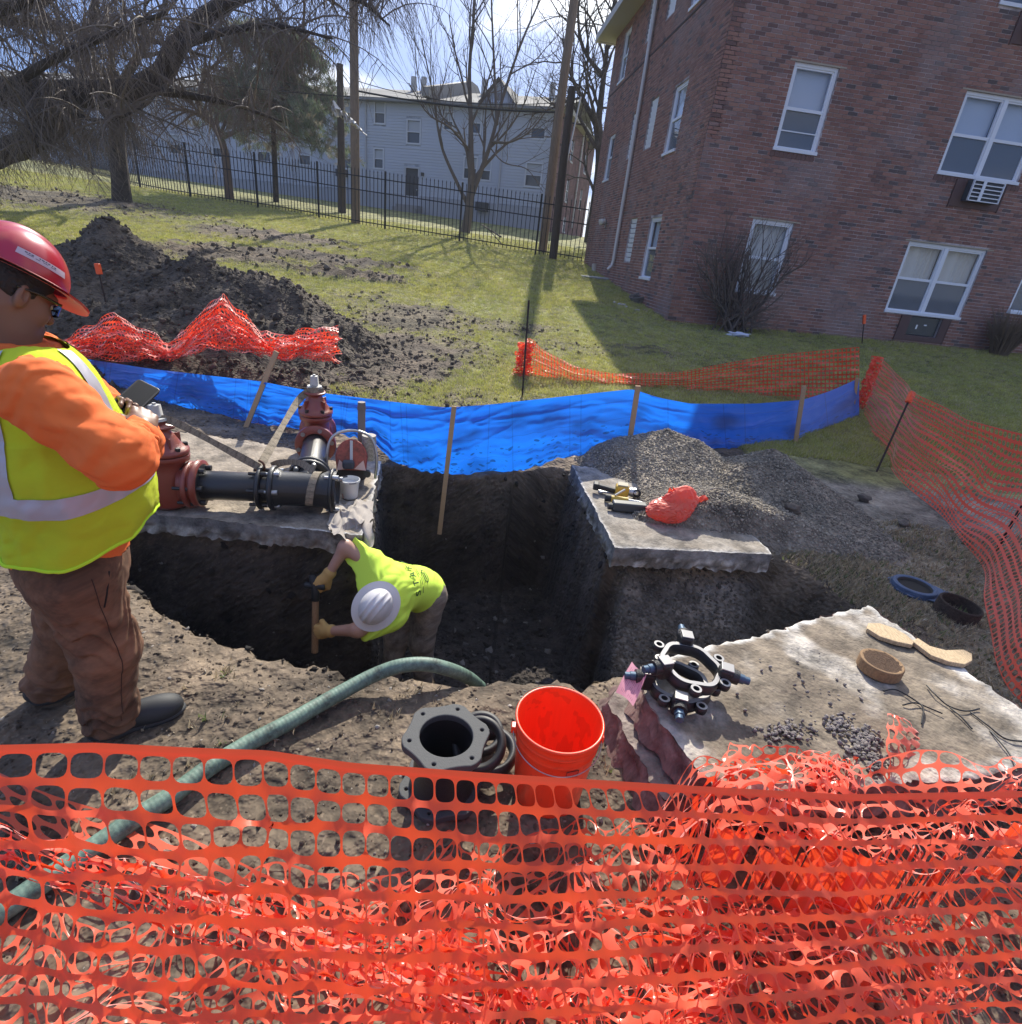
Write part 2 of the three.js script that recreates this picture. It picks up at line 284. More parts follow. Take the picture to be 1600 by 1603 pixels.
{
  const r = rng(99), list = [], dry = [];
  for (let k = 0; k < 210000; k++) {
    const z = -6.4 - 24 * Math.pow(r(), 1.5), x = lerp(-3 + z * 0.95, 3 + -z * 0.62, r());
    const g = grassAt(x, z); if (r() > g * 1.1 || g < 0.12) continue;
    const n = 0.5 + 0.5 * fbm(x * 0.5, 21, z * 0.5, 3), v = 0.65 + 0.7 * r(), straw = r() < 0.2;
    list.push({ x, y: groundY(x, z) - 0.004, z, s: (0.7 + 0.5 * r()) * (z < -14 ? 1.35 : 1), up: 1, c: straw ? C(0.46 * v, 0.4 * v, 0.24 * v) : C(lerp(0.34, 0.48, n) * v, lerp(0.375, 0.45, n) * v, 0.1 * v) });
  }
  scatter('lawn_grass', tuft(7, 0.05, 0.05, 4), grassMat, list);
  for (let k = 0; k < 7000; k++) {
    let x, z; const q = r();
    if (q < 0.55) { x = 2.35 + 2.2 * r(); z = -2.3 - 2.4 * r(); } else if (q < 0.85) { x = 1.95 + 0.75 * r(); z = -3.9 + 0.9 * r(); } else { x = -2 + 5 * r(); z = -2 + 1.2 * r(); if (noise3(x * 1.3, 3, z * 1.3) < 0.25 || r() < 0.5) continue; }
    if (pitDist(x, z) > -0.05 || Math.hypot(x - RINGC.x, z - RINGC.z) < 0.19) continue; const v = 0.6 + 0.8 * r();
    dry.push({ x, y: groundY(x, z) - 0.003, z, s: 0.9 + 0.9 * r(), up: 1, c: r() < 0.12 ? C(0.14 * v, 0.17 * v, 0.06 * v) : C(0.36 * v, 0.29 * v, 0.18 * v) });
  }
  scatter('dry_grass', tuft(6, 0.03, 0.05, 6), grassMat, dry);
  // loose clods and pebbles on the bare soil
  const clods = [], peb = [];
  for (let k = 0; k < 26000; k++) {
    const x = -3.4 + 6.2 * r(), z = -0.3 - 2.6 * r(); if (pitDist(x, z) > -0.01 || x > 2.4) continue; const v = 0.5 + 0.8 * r();
    (r() < 0.8 ? clods : peb).push({ x, y: groundY(x, z) - 0.002, z, s: 0.004 + 0.02 * Math.pow(r(), 5), c: r() < 0.12 ? C(0.42 * v, 0.38 * v, 0.33 * v) : C(0.145 * v, 0.11 * v, 0.078 * v) });
  }
  for (let k = 0; k < 9000; k++) { const x = -4.8 + 4 * r(), z = -3.6 - 3.4 * r(); if (pitDist(x, z) > -0.01) continue; const v = 0.5 + 0.8 * r(); clods.push({ x, y: groundY(x, z), z, s: 0.005 + 0.028 * Math.pow(r(), 6), c: C(0.18 * v, 0.143 * v, 0.105 * v) }); }
  for (let k = 0; k < 13000; k++) { const x = -7 + 8.5 * r(), z = -6 - 6 * r(), m = mudAt(x, z); if (r() > m + (z > -7.4 ? 0.7 : 0)) continue; const v = 0.45 + 0.7 * r(); clods.push({ x, y: groundY(x, z), z, s: 0.012 + 0.075 * Math.pow(r(), 6), c: C(0.13 * v, 0.1 * v, 0.072 * v) }); }
  for (let k = 0; k < 11000; k++) { const x = -22 + 23 * r(), z = -12 - 12 * r(), m = mudAt(x, z); if (r() > m) continue; const v = 0.5 + 0.7 * r(); clods.push({ x, y: groundY(x, z), z, s: 0.025 + 0.11 * Math.pow(r(), 5), c: C(0.17 * v, 0.135 * v, 0.1 * v) }); }
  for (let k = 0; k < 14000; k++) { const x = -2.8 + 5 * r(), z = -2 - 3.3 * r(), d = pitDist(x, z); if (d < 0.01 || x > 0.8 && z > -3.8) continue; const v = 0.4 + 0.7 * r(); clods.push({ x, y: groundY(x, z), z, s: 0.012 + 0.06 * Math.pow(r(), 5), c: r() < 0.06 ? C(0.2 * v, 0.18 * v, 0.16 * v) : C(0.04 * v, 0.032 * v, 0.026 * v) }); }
  for (let k = 0; k < 6000; k++) { const x = 0.85 + 1.2 * r(), z = -3.72 + 1.2 * r(), d = pitDist(x, z); if (d < 0.02) continue; const v = 0.5 + 0.8 * r(); peb.push({ x, y: groundY(x, z), z, s: 0.01 + 0.02 * r(), c: C(0.17 * v, 0.15 * v, 0.125 * v) }); }
  scatter('soil_clods', rock(3, 1, 0.5), MAT.stone, clods);
  scatter('loose_pebbles', rock(5, 1, 0.3), MAT.stone, peb);
}
// mounds
function mound(name, label, category, peaks, x0, x1, z0, z1, cell, col, noiseAmp, sharp, stones, stoneCol, ssize) {
  const t = thing(name, label, category, [0, 0, 0]);
  const Y = (x, z) => {
    const g = base(x, z); let e = 0; for (const [px, py, pz, sl] of peaks) e += Math.exp(sharp * (py - sl * Math.hypot(x - px, z - pz)));
    const top = Math.log(e) / sharp, raw = top + noiseAmp * (fbm(x * 1.3, 2, z * 1.3, 3) + 0.5 * Math.abs(fbm(x * 5, 7, z * 5, 3)));
    const d = pitDist(x, z); if (d > -0.02) return -1.6; const bd_ = Math.min(x - x0, x1 - x, z - z0, z1 - z), raw2 = lerp(g - 0.07, raw, ss(0.02, 0.3, -d) * ss(0.0, 0.45, bd_)); return raw2 < g - 0.05 ? g - 0.06 : raw2;
  };
  const nx = Math.round((x1 - x0) / cell), nz = Math.round((z1 - z0) / cell);
  part('heap', field(steps([[x0, x1, cell]]), steps([[z1, z0, cell]]), Y, col), MAT.soil, t);
  const r = rng(peaks.length * 31 + 5), list = [];
  for (let k = 0; k < stones * 3 && list.length < stones; k++) { const x = lerp(x0, x1, r()), z = lerp(z0, z1, r()), y = Y(x, z); if (y < base(x, z) + 0.012) continue; const v = 0.55 + 0.8 * r(); list.push({ x, y: y + 0.002, z, s: ssize[0] + ssize[1] * Math.pow(r(), ssize[2]), c: C(stoneCol[0] * v, stoneCol[1] * v, stoneCol[2] * v) }); }
  scatter(ssize[3], rock(8, 1, 0.45), MAT.stone, list, t);
  return Y;
}
const pk = (px, py, z, sl) => { const p = zp(px, py, z); return [p.x, p.y, p.z, sl]; }, pg = (px, py, Y, sl) => { const p = gp(px, py, Y); return [p.x, Y, p.z, sl]; };
const darkSoil = (x, y, z) => { /* dug earth */ const n = 0.5 + 0.5 * fbm(x * 1.1, y * 1.1, z * 1.1, 4), k = 0.7 + 0.6 * (0.5 + 0.5 * fbm(x * 6, y * 6, z * 6, 2)); return [lerp(0.045, 0.105, n) * k, lerp(0.035, 0.082, n) * k, lerp(0.026, 0.06, n) * k]; };
const pileY = mound('dirt_pile', 'tall dark brown dirt pile rising behind the blue tarp', 'dirt pile',
  [pk(172, 342, -9.4, 0.72), pk(110, 385, -9.6, 0.6), pk(300, 400, -9, 0.62), pk(400, 418, -9.2, 0.6), pk(455, 455, -9, 0.62), pk(500, 500, -8.8, 0.55), pk(330, 480, -7.6, 0.5), pk(470, 570, -7.2, 0.3), pk(230, 520, -7, 0.5)],
  -10.5, -1.6, -12.5, -5.7, 0.055, darkSoil, 0.17, 7, 9000, [0.095, 0.073, 0.053], [0.015, 0.09, 5, 'clods']);
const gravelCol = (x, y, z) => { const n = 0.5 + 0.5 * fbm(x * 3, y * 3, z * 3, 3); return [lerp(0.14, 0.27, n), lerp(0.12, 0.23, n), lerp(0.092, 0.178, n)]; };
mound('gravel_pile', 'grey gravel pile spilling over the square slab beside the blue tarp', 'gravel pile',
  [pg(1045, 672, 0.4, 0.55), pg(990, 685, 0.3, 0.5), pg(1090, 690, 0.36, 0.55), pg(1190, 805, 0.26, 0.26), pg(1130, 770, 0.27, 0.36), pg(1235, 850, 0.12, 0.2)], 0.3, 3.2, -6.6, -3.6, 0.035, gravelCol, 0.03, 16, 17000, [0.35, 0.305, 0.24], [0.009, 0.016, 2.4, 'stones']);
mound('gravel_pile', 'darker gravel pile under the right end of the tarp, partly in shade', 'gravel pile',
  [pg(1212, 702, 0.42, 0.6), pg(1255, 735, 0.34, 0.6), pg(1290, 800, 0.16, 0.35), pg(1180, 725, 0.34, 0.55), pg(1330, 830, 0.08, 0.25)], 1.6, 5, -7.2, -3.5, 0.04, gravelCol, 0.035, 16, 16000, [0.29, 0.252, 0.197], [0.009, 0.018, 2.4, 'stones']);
// ---------------------------------------------------------------- brick apartment building on the right
const BT = 7.277 * Math.PI / 180, CORN = V(3.847 - 0.75 * 0.9919, 0, -13.98 + 0.75 * 0.1267);
const glassMat = phy(C(0.9, 0.93, 0.95), { roughness: 0.03, transmission: 1, thickness: 0, ior: 1.5, side: THREE.DoubleSide });
const frameMat = std(C(0.72, 0.75, 0.8), { roughness: 0.45, bumpMap: at2(fineBump, 3), bumpScale: 0.001 });
const blindMat = std(C(0.5, 0.55, 0.64), { roughness: 0.9 }), screenMat = std(C(0.13, 0.145, 0.17), { roughness: 0.9 }), darkRoom = std(C(0.03, 0.03, 0.035), { roughness: 0.9 });
const curtainMat = std(C(0.62, 0.58, 0.52), { roughness: 0.95, side: THREE.DoubleSide });
const brickTex = tex(256, (x, y) => 0.75 + 0.5 * (nFine(x, y) - 0.5), false, 6);
const mortarMat = std(C(0.5, 0.44, 0.44), { roughness: 0.95, map: at2(blotch, 0.4), bumpMap: at2(fineBump, 4), bumpScale: 0.003 }); mortarMat.color.multiplyScalar(1.9);
const brickMat = std(C(1, 1, 1), { roughness: 0.88, map: brickTex, bumpMap: at2(fineBump, 5), bumpScale: 0.002 });
const unfold = (B, g) => { B.updateMatrixWorld(true); for (const c of [...g.children]) B.attach(c); B.remove(g); };   // the pieces of one face become parts of the building itself
function wallWithHoles(w, y0, y1, holes, depth) {          // local: x 0..w, outer face at z = 0
  const s = new THREE.Shape([[0, y0], [w, y0], [w, y1], [0, y1]].map((q) => new THREE.Vector2(...q)));
  for (const [a, b, c, d] of holes) s.holes.push(new THREE.Path([[a, c], [a, d], [b, d], [b, c]].map((q) => new THREE.Vector2(...q))));
  return new THREE.ExtrudeGeometry(s, { depth, bevelEnabled: false }).translate(0, 0, -depth);
}
// a sash window in the local frame, face at z = 0
function sashWindow(parent, x0, x1, y0, y1, o = {}) {
  const w = new THREE.Group(); w.name = 'window'; parent.add(w);
  const f = new MB(), t = o.trim ?? 0.06, zf = -0.035, n = o.double ? 2 : 1, mid = y0 + (y1 - y0) * (o.rail ?? 0.5), far = o.far;
  const tb = (a, b, c, d, z0, z1) => f.box(a, b, c, d, z0, z1);
  tb(x0, x0 + t, y0 + t, y1, -0.11, zf); tb(x1 - t, x1, y0 + t, y1, -0.11, zf); tb(x0 + t, x1 - t, y1 - t, y1, -0.11, zf);
  tb(x0 - 0.02, x1 + 0.02, y0, y0 + t, -0.11, 0.035);
  if (n === 2) { const c = (x0 + x1) / 2; tb(c - t * 0.75, c + t * 0.75, y0 + t, y1 - t, -0.11, zf + 0.008); }
  for (let k = 0; k < n; k++) {
    const a = x0 + t + k * (x1 - x0 - t) / n * 1 + (k ? t * 0.25 : 0), b = n === 2 ? (k ? x1 - t : (x0 + x1) / 2 - t * 0.75) : x1 - t, aa = k ? (x0 + x1) / 2 + t * 0.75 : a, s = 0.032;
    tb(aa, b, mid - 0.028, mid + 0.028, -0.1, zf - 0.012); tb(aa, aa + s, y0 + t, y1 - t, -0.098, zf - 0.014); tb(b - s, b, y0 + t, y1 - t, -0.098, zf - 0.014);
    tb(aa + s, b - s, y1 - t - s, y1 - t, -0.098, zf - 0.014); tb(aa + s, b - s, y0 + t, y0 + t + s, -0.098, zf - 0.014);
    if (o.extra) tb(aa + s, b - s, lerp(y0, mid, 0.48), lerp(y0, mid, 0.48) + 0.02, -0.096, zf - 0.02);
    for (const [c, d, nm] of [[mid + 0.028, y1 - t - s, 'u'], [y0 + t + s, mid - 0.028, 'l']]) {
      part('pane', new THREE.PlaneGeometry(b - aa - 2 * s, d - c).translate((aa + b) / 2, (c + d) / 2, -0.075), glassMat, w);
      if (nm === 'l' && !o.noscreen) part('insect_screen', new THREE.PlaneGeometry(b - aa - 2 * s, d - c).translate((aa + b) / 2, (c + d) / 2, -0.079), screenMat, w);
    }
    if (o.curtain) part('curtain', new MB().sheet(40, 1, (u, v) => V(lerp(aa, b, u), lerp(y0 + 0.05, y1 - 0.05, v), -0.2 + 0.025 * Math.sin(u * 38 + 3 * Math.sin(u * 9)))).geo(), curtainMat, w);
    else part('blind', new THREE.PlaneGeometry(b - aa, (y1 - mid)).translate((aa + b) / 2, (y1 + mid) / 2, -0.16), o.dark ? darkRoom : blindMat, w);
  }
  part('frame', f.geo(), frameMat, w);
  part('recess', new THREE.PlaneGeometry(x1 - x0, y1 - y0).translate((x0 + x1) / 2, (y0 + y1) / 2, -0.28), darkRoom, w);
  return w;
}
{
  const B = thing('apartment_building', 'red brick apartment building with white framed windows on the right', 'building', CORN);
  B.rotation.y = BT;
  const top = 8.8, CH = 0.073, BL = 0.2135, y0 = 0.2;
  const rw = [[1.45, 2.41, 1.53, 3.04], [5.24, 7.22, 1.46, 2.99], [8.38, 10.3, 1.73, 3.2], [1.49, 2.44, 4.32, 5.82], [5.29, 7.24, 4.31, 5.81], [9, 10.9, 4.31, 5.81], [5.29, 7.24, 7.18, 8.62], [1.49, 2.44, 7.18, 8.62]];
  const ac = [[5.97, 6.8, 1.0, 1.44], [6.05, 6.8, 3.88, 4.28], [6.05, 6.8, 6.76, 7.15]];
  const LEN = 10.7, WID = 15, flip = ([a, b, c, d]) => [LEN - b, LEN - a, c, d];
  const lw = [[1.86, 2.77, 1.52, 2.99], [1.86, 2.77, 4.36, 5.78], [1.86, 2.77, 7.2, 8.6], [8.55, 9.4, 4.36, 5.76], [8.55, 9.4, 7.2, 8.6]].map(flip);
  const lv = [[4.04, 4.74, 1.9, 3.05], [4.04, 4.74, 4.75, 5.9], [5.95, 6.55, 4.75, 5.9], [4.04, 4.74, 7.6, 8.6], [5.95, 6.55, 7.6, 8.6]].map(flip);
  const wR = part('wall', wallWithHoles(WID, y0, top, [...rw, ...ac], 0.26), mortarMat, B);
  // the side wall runs back from the corner: its local x is the distance along it
  const side = new THREE.Group(); side.name = 'side_wall'; side.rotation.y = -Math.PI / 2; side.position.z = -LEN; B.add(side);   // local +x comes forward to the corner, +z points left
  const wL = part('wall', wallWithHoles(LEN, y0, top, [...lw, ...lv].map(([a, b, c, d]) => [a, b, c, d]), 0.26), mortarMat, side);
  part('rear_wall', new MB().box(0.27, WID, y0, top, -LEN, -LEN + 0.2).box(WID, WID + 0.2, y0, top, -LEN, 0).geo(), mortarMat, B);
  // bricks
  const hit = (list, a, b, c, d) => list.some(([x0, x1, v0, v1]) => b > x0 - 0.004 && a < x1 + 0.004 && d > v0 + 0.01 && c < v1 - 0.01);
  const r = rng(5), bricks = [];
  const colorOf = (s, y, f) => {
    const q = r(), v = 0.8 + 0.4 * r(), st = ss(0.05, 0.5, fbm(s * 0.5 + f * 9, y * 0.35, 3, 4));
    let c = q < 0.06 ? [0.15, 0.12, 0.12] : q < 0.16 ? [0.23, 0.145, 0.135] : q < 0.5 ? [0.315, 0.17, 0.14] : q < 0.8 ? [0.345, 0.188, 0.152] : [0.37, 0.212, 0.168];
    c = c.map((k, i) => lerp(k * v * [1.03, 0.95, 0.9][i], [0.36, 0.28, 0.265][i], st * 0.5)); return C(...c);
  };
  for (const [f, len, list] of [[0, 10.6, [...rw, ...ac]], [1, LEN, [...lw, ...lv]]]) for (let j = 0; j < Math.round((top - y0) / CH); j++) {
    const y = y0 + j * CH, soldier = false;
    for (let s = j % 2 ? -BL / 2 : 0; s < len; s += BL) {
      let a = Math.max(0, s), b = Math.min(len, s + BL);
      // bricks are cut at the openings
      let cuts = [[a, b]];
      for (const [x0, x1, v0, v1] of list) if (y + CH > v0 + 0.012 && y < v1 - 0.012) cuts = cuts.flatMap(([p, q]) => q <= x0 || p >= x1 ? [[p, q]] : [[p, Math.min(q, x0)], [Math.max(p, x1), q]].filter(([m, n]) => n - m > 0.035));
      for (const [p, q] of cuts) bricks.push({ f, a: p + 0.006, b: q - 0.006, y: y + CH / 2, out: 0.005 + 0.004 * r(), c: colorOf((p + q) / 2, y, f) });
    }
  }
  B.updateMatrixWorld(true);
  const cam = camera.clone(); cam.updateMatrixWorld(true); cam.updateProjectionMatrix();
  for (const b of bricks) {
    const m = b.f ? side : B; const P = V((b.a + b.b) / 2, b.y, 0).applyMatrix4(m.matrixWorld), Q = P.clone().project(cam), A = V(b.a, b.y, 0).applyMatrix4(m.matrixWorld).project(cam), E = V(b.b, b.y, 0).applyMatrix4(m.matrixWorld).project(cam);
    b.px = Math.abs(Q.x) < 1 && Math.abs(Q.y) < 1 ? Math.hypot(A.x - E.x, A.y - E.y) * 800 : 0;
  }
  const order = [...bricks].sort((p, q) => q.px - p.px); order.forEach((b, k) => (b.single = k < 290 && b.px > 0));
  const unit = new THREE.BoxGeometry(1, 1, 1), shared = [...Array(10)].map(() => { const m = brickMat.clone(); m.color = colorOf(r() * 9, r() * 9, 0); return m; });
  for (const f of [0, 1]) {
    const rest = bricks.filter((b) => b.f === f && !b.single), im = shadow(new THREE.InstancedMesh(unit, brickMat, rest.length)), m4 = new THREE.Matrix4(), q = new THREE.Quaternion();
    const M = (b) => m4.compose(V((b.a + b.b) / 2, b.y, b.out - 0.02), q, V(b.b - b.a, 0.0605, 0.04));
    rest.forEach((b, k) => { im.setMatrixAt(k, M(b)); im.setColorAt(k, b.c); });
    im.name = 'bricks'; im.userData.kind = 'stuff'; (f ? wL : wR).add(im);
    for (const b of bricks) if (b.f === f && b.single) { const o = part('brick', unit, shared[Math.floor(r() * 10)], f ? wL : wR); o.position.set((b.a + b.b) / 2, b.y, b.out - 0.02); o.scale.set(b.b - b.a, 0.0605, 0.04); }
  }
  for (const [k, w] of rw.entries()) sashWindow(B, w[0], w[1], w[2], w[3], { double: w[1] - w[0] > 1.5, curtain: k === 1 || k === 2 || k === 0, extra: k === 3, noscreen: k === 0 });
  // sills of rowlock brick and stone lintels
  const sill = new MB(); for (const w of rw.slice(3, 6)) for (let s = w[0] - 0.05; s < w[1]; s += 0.1) sill.box(s, s + 0.09, w[2] - 0.11, w[2] - 0.004, -0.02, 0.014); part('brick_sill', sill.geo(), shared[1], B);
  const lintM = std(C(0.36, 0.31, 0.24)); for (const w of rw.slice(0, 6)) part('lintel', new MB().box(w[0] - 0.12, w[1] + 0.14, w[3] + 0.002, w[3] + 0.03, -0.02, 0.012).geo(), lintM, B);
  const brown = std(C(0.105, 0.06, 0.055), { roughness: 0.7 });
  for (const [k, [a, b, c, d]] of ac.entries()) {
    const g = new THREE.Group(); g.name = 'air_conditioner_sleeve'; B.add(g);
    const m = new MB().box(a - 0.24, a, c - 0.12, d, 0, 0.03).box(b, b + 0.2, c - 0.12, d, 0, 0.03).box(a, b, c - 0.12, c, 0, 0.03).box(a - 0.26, a - 0.24, c - 0.14, d, 0.002, 0.04).box(b + 0.2, b + 0.22, c - 0.14, d, 0.002, 0.04); part('surround', m.geo(), brown, g);
    part('cavity', new MB().box(a, b, c, d, -0.25, -0.2).geo(), darkRoom, g);
    if (k) { const q = new MB(); for (let s = 0; s < 6; s++) q.box(a, b, lerp(c, d - 0.02, s / 5), lerp(c, d - 0.02, s / 5) + 0.018, 0.2, 0.22); q.box(a, a + 0.02, c, d, 0.18, 0.225).box(b - 0.02, b, c, d, 0.18, 0.225).box(lerp(a, b, 0.3), lerp(a, b, 0.3) + 0.07, c, d, 0.215, 0.23); part('grille', q.geo(), frameMat, g); part('housing', new MB().box(a + 0.01, b - 0.01, c, d, -0.19, 0.19).geo(), std(C(0.05, 0.055, 0.065)), g); }
    else { part('cover', new MB().box(a + 0.02, b - 0.02, c + 0.02, d - 0.02, -0.08, -0.04).geo(), phy(C(0.05, 0.06, 0.065), { roughness: 0.25 }), g); part('tape', new MB().box(a + 0.25, a + 0.29, c + 0.15, c + 0.25, -0.039, -0.034).box(a + 0.45, a + 0.52, c + 0.24, c + 0.27, -0.039, -0.034).geo(), MAT.white, g); }
  }
  for (const w of lw) sashWindow(side, w[0], w[1], w[2], w[3], { rail: 0.52 });
  for (const [a, b, c, d] of lv) {
    const g = new THREE.Group(); g.name = 'louvre'; side.add(g); part('backing', new MB().box(a, b, c, d, -0.2, -0.1).geo(), darkRoom, g);
    const n = 9, h = (d - c) / n; for (let k = 0; k < n; k++) part('slat', bx(b - a, h * 0.86, 0.02).rotateX(0.22).translate((a + b) / 2, c + (k + 0.5) * h, -0.05), frameMat, g);
  }
  part('downspout', new MB().tube([V(LEN - 5.69, 8.75, 0.08), V(LEN - 5.69, 1.9, 0.08), V(LEN - 5.69, 1.75, 0.1), V(LEN - 5.67, 1.62, 0.22)], 0.055, 8).geo(), std(C(0.55, 0.53, 0.52), { roughness: 0.5 }), side);
  part('belt_course', new MB().box(0, LEN, 7.08, 7.12, 0.006, 0.02).geo(), std(C(0.06, 0.045, 0.045)), side);
  const soff = std(C(0.42, 0.4, 0.34), { roughness: 0.6 }), gut = std(C(0.4, 0.39, 0.37), { roughness: 0.6 });
  part('soffit', new MB().box(-0.5, WID, 8.8, 8.86, -LEN - 0.5, 0.45).geo(), soff, B);
  part('gutter', new MB().box(-0.62, -0.5, 8.78, 9.0, -LEN - 0.62, 0.57).box(-0.5, WID, 8.78, 9.0, 0.45, 0.57).box(-0.5, WID, 8.78, 9.0, -LEN - 0.62, -LEN - 0.5).geo(), gut, B);
  { const b = new MB(), z0 = 0.5, z1 = -LEN - 0.5, x0 = -0.55, x1 = WID, h = 9.02, zc = (z0 + z1) / 2, pk_ = 10.1; const quad = (a, c, d, e) => { const s = b.p.length / 3; for (const q of [a, c, d, e]) { b.p.push(q.x, q.y, q.z); b.u.push(q.x, q.z); } b.i.push(s, s + 1, s + 2, s, s + 2, s + 3); };
    quad(V(x0, h, z0), V(x1, h, z0), V(x1, pk_, zc), V(5, pk_, zc)); quad(V(x1, h, z1), V(x0, h, z1), V(5, pk_, zc), V(x1, pk_, zc)); quad(V(x0, h, z1), V(x0, h, z0), V(5, pk_, zc), V(5, pk_, zc)); part('roof', b.geo(), std(C(0.12, 0.11, 0.1), { side: THREE.DoubleSide }), B); }
  const lf = new THREE.Group(); lf.name = 'floodlight'; side.add(lf);
  part('bracket', new MB().box(LEN - 7.92, LEN - 7.8, 2.9, 3.1, 0, 0.04).tube([V(LEN - 7.86, 3.05, 0.03), V(LEN - 7.86, 3.2, 0.1)], 0.015, 6).geo(), std(C(0.3, 0.3, 0.3)), lf);
  for (const s of [-0.13, 0.13]) part('lamp_head', lathe([[0, -0.09], [0.05, -0.08], [0.09, 0.03], [0.095, 0.08], [0, 0.075]], 14).rotateX(1.9).translate(LEN - 7.86 + s, 3.06, 0.14), std(C(0.62, 0.6, 0.56), { roughness: 0.5 }), lf);
  unfold(B, side);
}
// ---------------------------------------------------------------- pale building behind
{
  const b = 14.4 * Math.PI / 180, O = V(-0.19, 0, -42);
  const B = thing('apartment_building', 'long pale sided apartment building with grey roof beyond the iron fence', 'building', O); B.rotation.y = -b;
  const siding = std(C(0.37, 0.41, 0.49), { roughness: 0.7, map: at2(blotch, 0.15) }); siding.color.multiplyScalar(2);
  const L = 60, top = 10, y0 = 2.2;
  const win = [[-12.4, -11.7, 8.7, 9.85], [-12.43, -11.8, 6.07, 7.17], [-9.96, -9.07, 7.7, 8.95], [-15.4, -14.32, 5.9, 7.05], [-15.4, -14.32, 8.65, 9.75], [-1.4, -0.4, 5.79, 7.04], [-1.32, -0.46, 8.44, 9.55], [-5.73, -4.89, 5.92, 7.1], [-4.5, -3.9, 5.92, 7.0], [-7.33, -6.75, 8.6, 9.5], [-5.6, -4.8, 8.5, 9.6], [-18.5, -17.6, 5.9, 7.05], [-18.5, -17.6, 8.65, 9.75], [-22, -21, 5.9, 7.05], [-22, -21, 8.65, 9.75], [-26, -25, 5.9, 7.05], [-26, -25, 8.65, 9.75], [-30, -29, 5.9, 7.05], [-30, -29, 8.65, 9.75], [-34, -33, 5.9, 7.05], [-38, -37, 5.9, 7.05], [-42, -41, 5.9, 7.05]];
  const doors = [[-10.03, -9.09, 3.95, 6.21], [-12.68, -11.8, 3.55, 4.5]];
  const main = part('wall', wallWithHoles(L, y0, top, [...win, ...doors].map(([p, q, c, d]) => [p + L, q + L, c, d]), 0.3).translate(-L, 0, 0), siding, B);
  const bd = new MB(); for (let y = 4.6; y < top; y += 0.17) { let segs = [[-L, 0]]; for (const [p, q, c, d] of [...win, ...doors]) if (y + 0.16 > c - 0.1 && y < d + 0.1) segs = segs.flatMap(([m, n]) => n < p || m > q ? [[m, n]] : [[m, p - 0.12], [q + 0.12, n]].filter(([e, f]) => f > e)); for (const [m, n] of segs) { const s = bd.p.length / 3; for (const [X, Y, Z] of [[m, y, 0.035], [n, y, 0.035], [n, y + 0.168, 0.008], [m, y + 0.168, 0.008], [m, y, 0.004], [n, y, 0.004]]) { bd.p.push(X, Y, Z); bd.u.push(X, Y); } bd.i.push(s, s + 1, s + 2, s, s + 2, s + 3, s + 4, s + 5, s + 1, s + 4, s + 1, s); } }
  const cl = part('clapboards', bd.geo(), std(C(0.41, 0.45, 0.53), { roughness: 0.65, side: THREE.DoubleSide }), main); cl.userData.kind = 'stuff';
  part('foundation', new MB().box(-L, 0.01, y0, 4.55, 0.005, 0.06).geo(), std(C(0.3, 0.32, 0.36)), B).position.z = -0.004;
  for (const w of win) { const g = new THREE.Group(); g.name = 'window'; B.add(g); const f = new MB(), [p, q, c, d] = w, t = 0.1; f.box(p - t, p, c - t, d + t, -0.03, 0.05).box(q, q + t, c - t, d + t, -0.03, 0.05).box(p, q, d, d + t, -0.03, 0.05).box(p, q, c - t, c, -0.03, 0.055).box(p, q, (c + d) / 2 - 0.03, (c + d) / 2 + 0.03, -0.05, 0.03); part('frame', f.geo(), std(C(0.5, 0.53, 0.58)), g); part('pane', new THREE.PlaneGeometry(q - p, d - c).translate((p + q) / 2, (c + d) / 2, -0.06), phy(C(0.06, 0.07, 0.085), { roughness: 0.06 }), g); part('blind', new THREE.PlaneGeometry(q - p, (d - c) * 0.45).translate((p + q) / 2, d - (d - c) * 0.24, -0.052), std(C(0.36, 0.39, 0.43), { roughness: 0.5 }), g); }
  { const [p, q, c, d] = doors[0], g = new THREE.Group(); g.name = 'door'; B.add(g); part('leaf', bx(q - p, d - c, 0.06).translate((p + q) / 2, (c + d) / 2, -0.08), std(C(0.05, 0.052, 0.06)), g); part('frame', new MB().box(q, q + 0.12, c, d + 0.1, 0, 0.06).box(p - 0.12, p, c, d + 0.1, 0, 0.06).box(p, q, d, d + 0.1, 0, 0.06).geo(), std(C(0.4, 0.42, 0.46)), g); part('handle', new THREE.SphereGeometry(0.05, 10, 8).translate(q - 0.1, c + 1, -0.02), MAT.steel, g); part('steps', new MB().box(p - 0.4, q + 0.4, 3.3, 3.75, 0.05, 1.2).box(p - 0.4, q + 0.4, 3.75, 3.95, 0.05, 0.7).geo(), std(C(0.22, 0.22, 0.22)), g); part('lamp', bx(0.16, 0.2, 0.14).translate(q + 0.35, d - 0.3, 0.1), std(C(0.03, 0.03, 0.03)), g); }
  part('cellar_window', new MB().box(-12.68, -11.8, 3.55, 4.5, -0.12, -0.08).geo(), std(C(0.03, 0.03, 0.035)), B);
  part('window_air_conditioner', bx(0.8, 0.5, 0.5).translate(-4.2, 4.3, 0.25), std(C(0.05, 0.05, 0.055)), B);
  for (const [x, y] of [[-15, 8.3], [-15, 5.55]]) part('window_air_conditioner', bx(0.8, 0.45, 0.3).translate(x, y, 0.15), std(C(0.06, 0.06, 0.065)), B);
  for (const x of [-3.2, -13.1]) part('downspout', new MB().tube([V(x, 9.95, 0.1), V(x, 3, 0.1)], 0.06, 6).geo(), std(C(0.4, 0.42, 0.46)), B);
  const shing = std(C(0.24, 0.235, 0.22), { roughness: 0.95, map: at2(blotch, 0.6), bumpMap: at2(soilBump, 0.6), bumpScale: 0.03, side: THREE.DoubleSide }); shing.color.multiplyScalar(1.9);
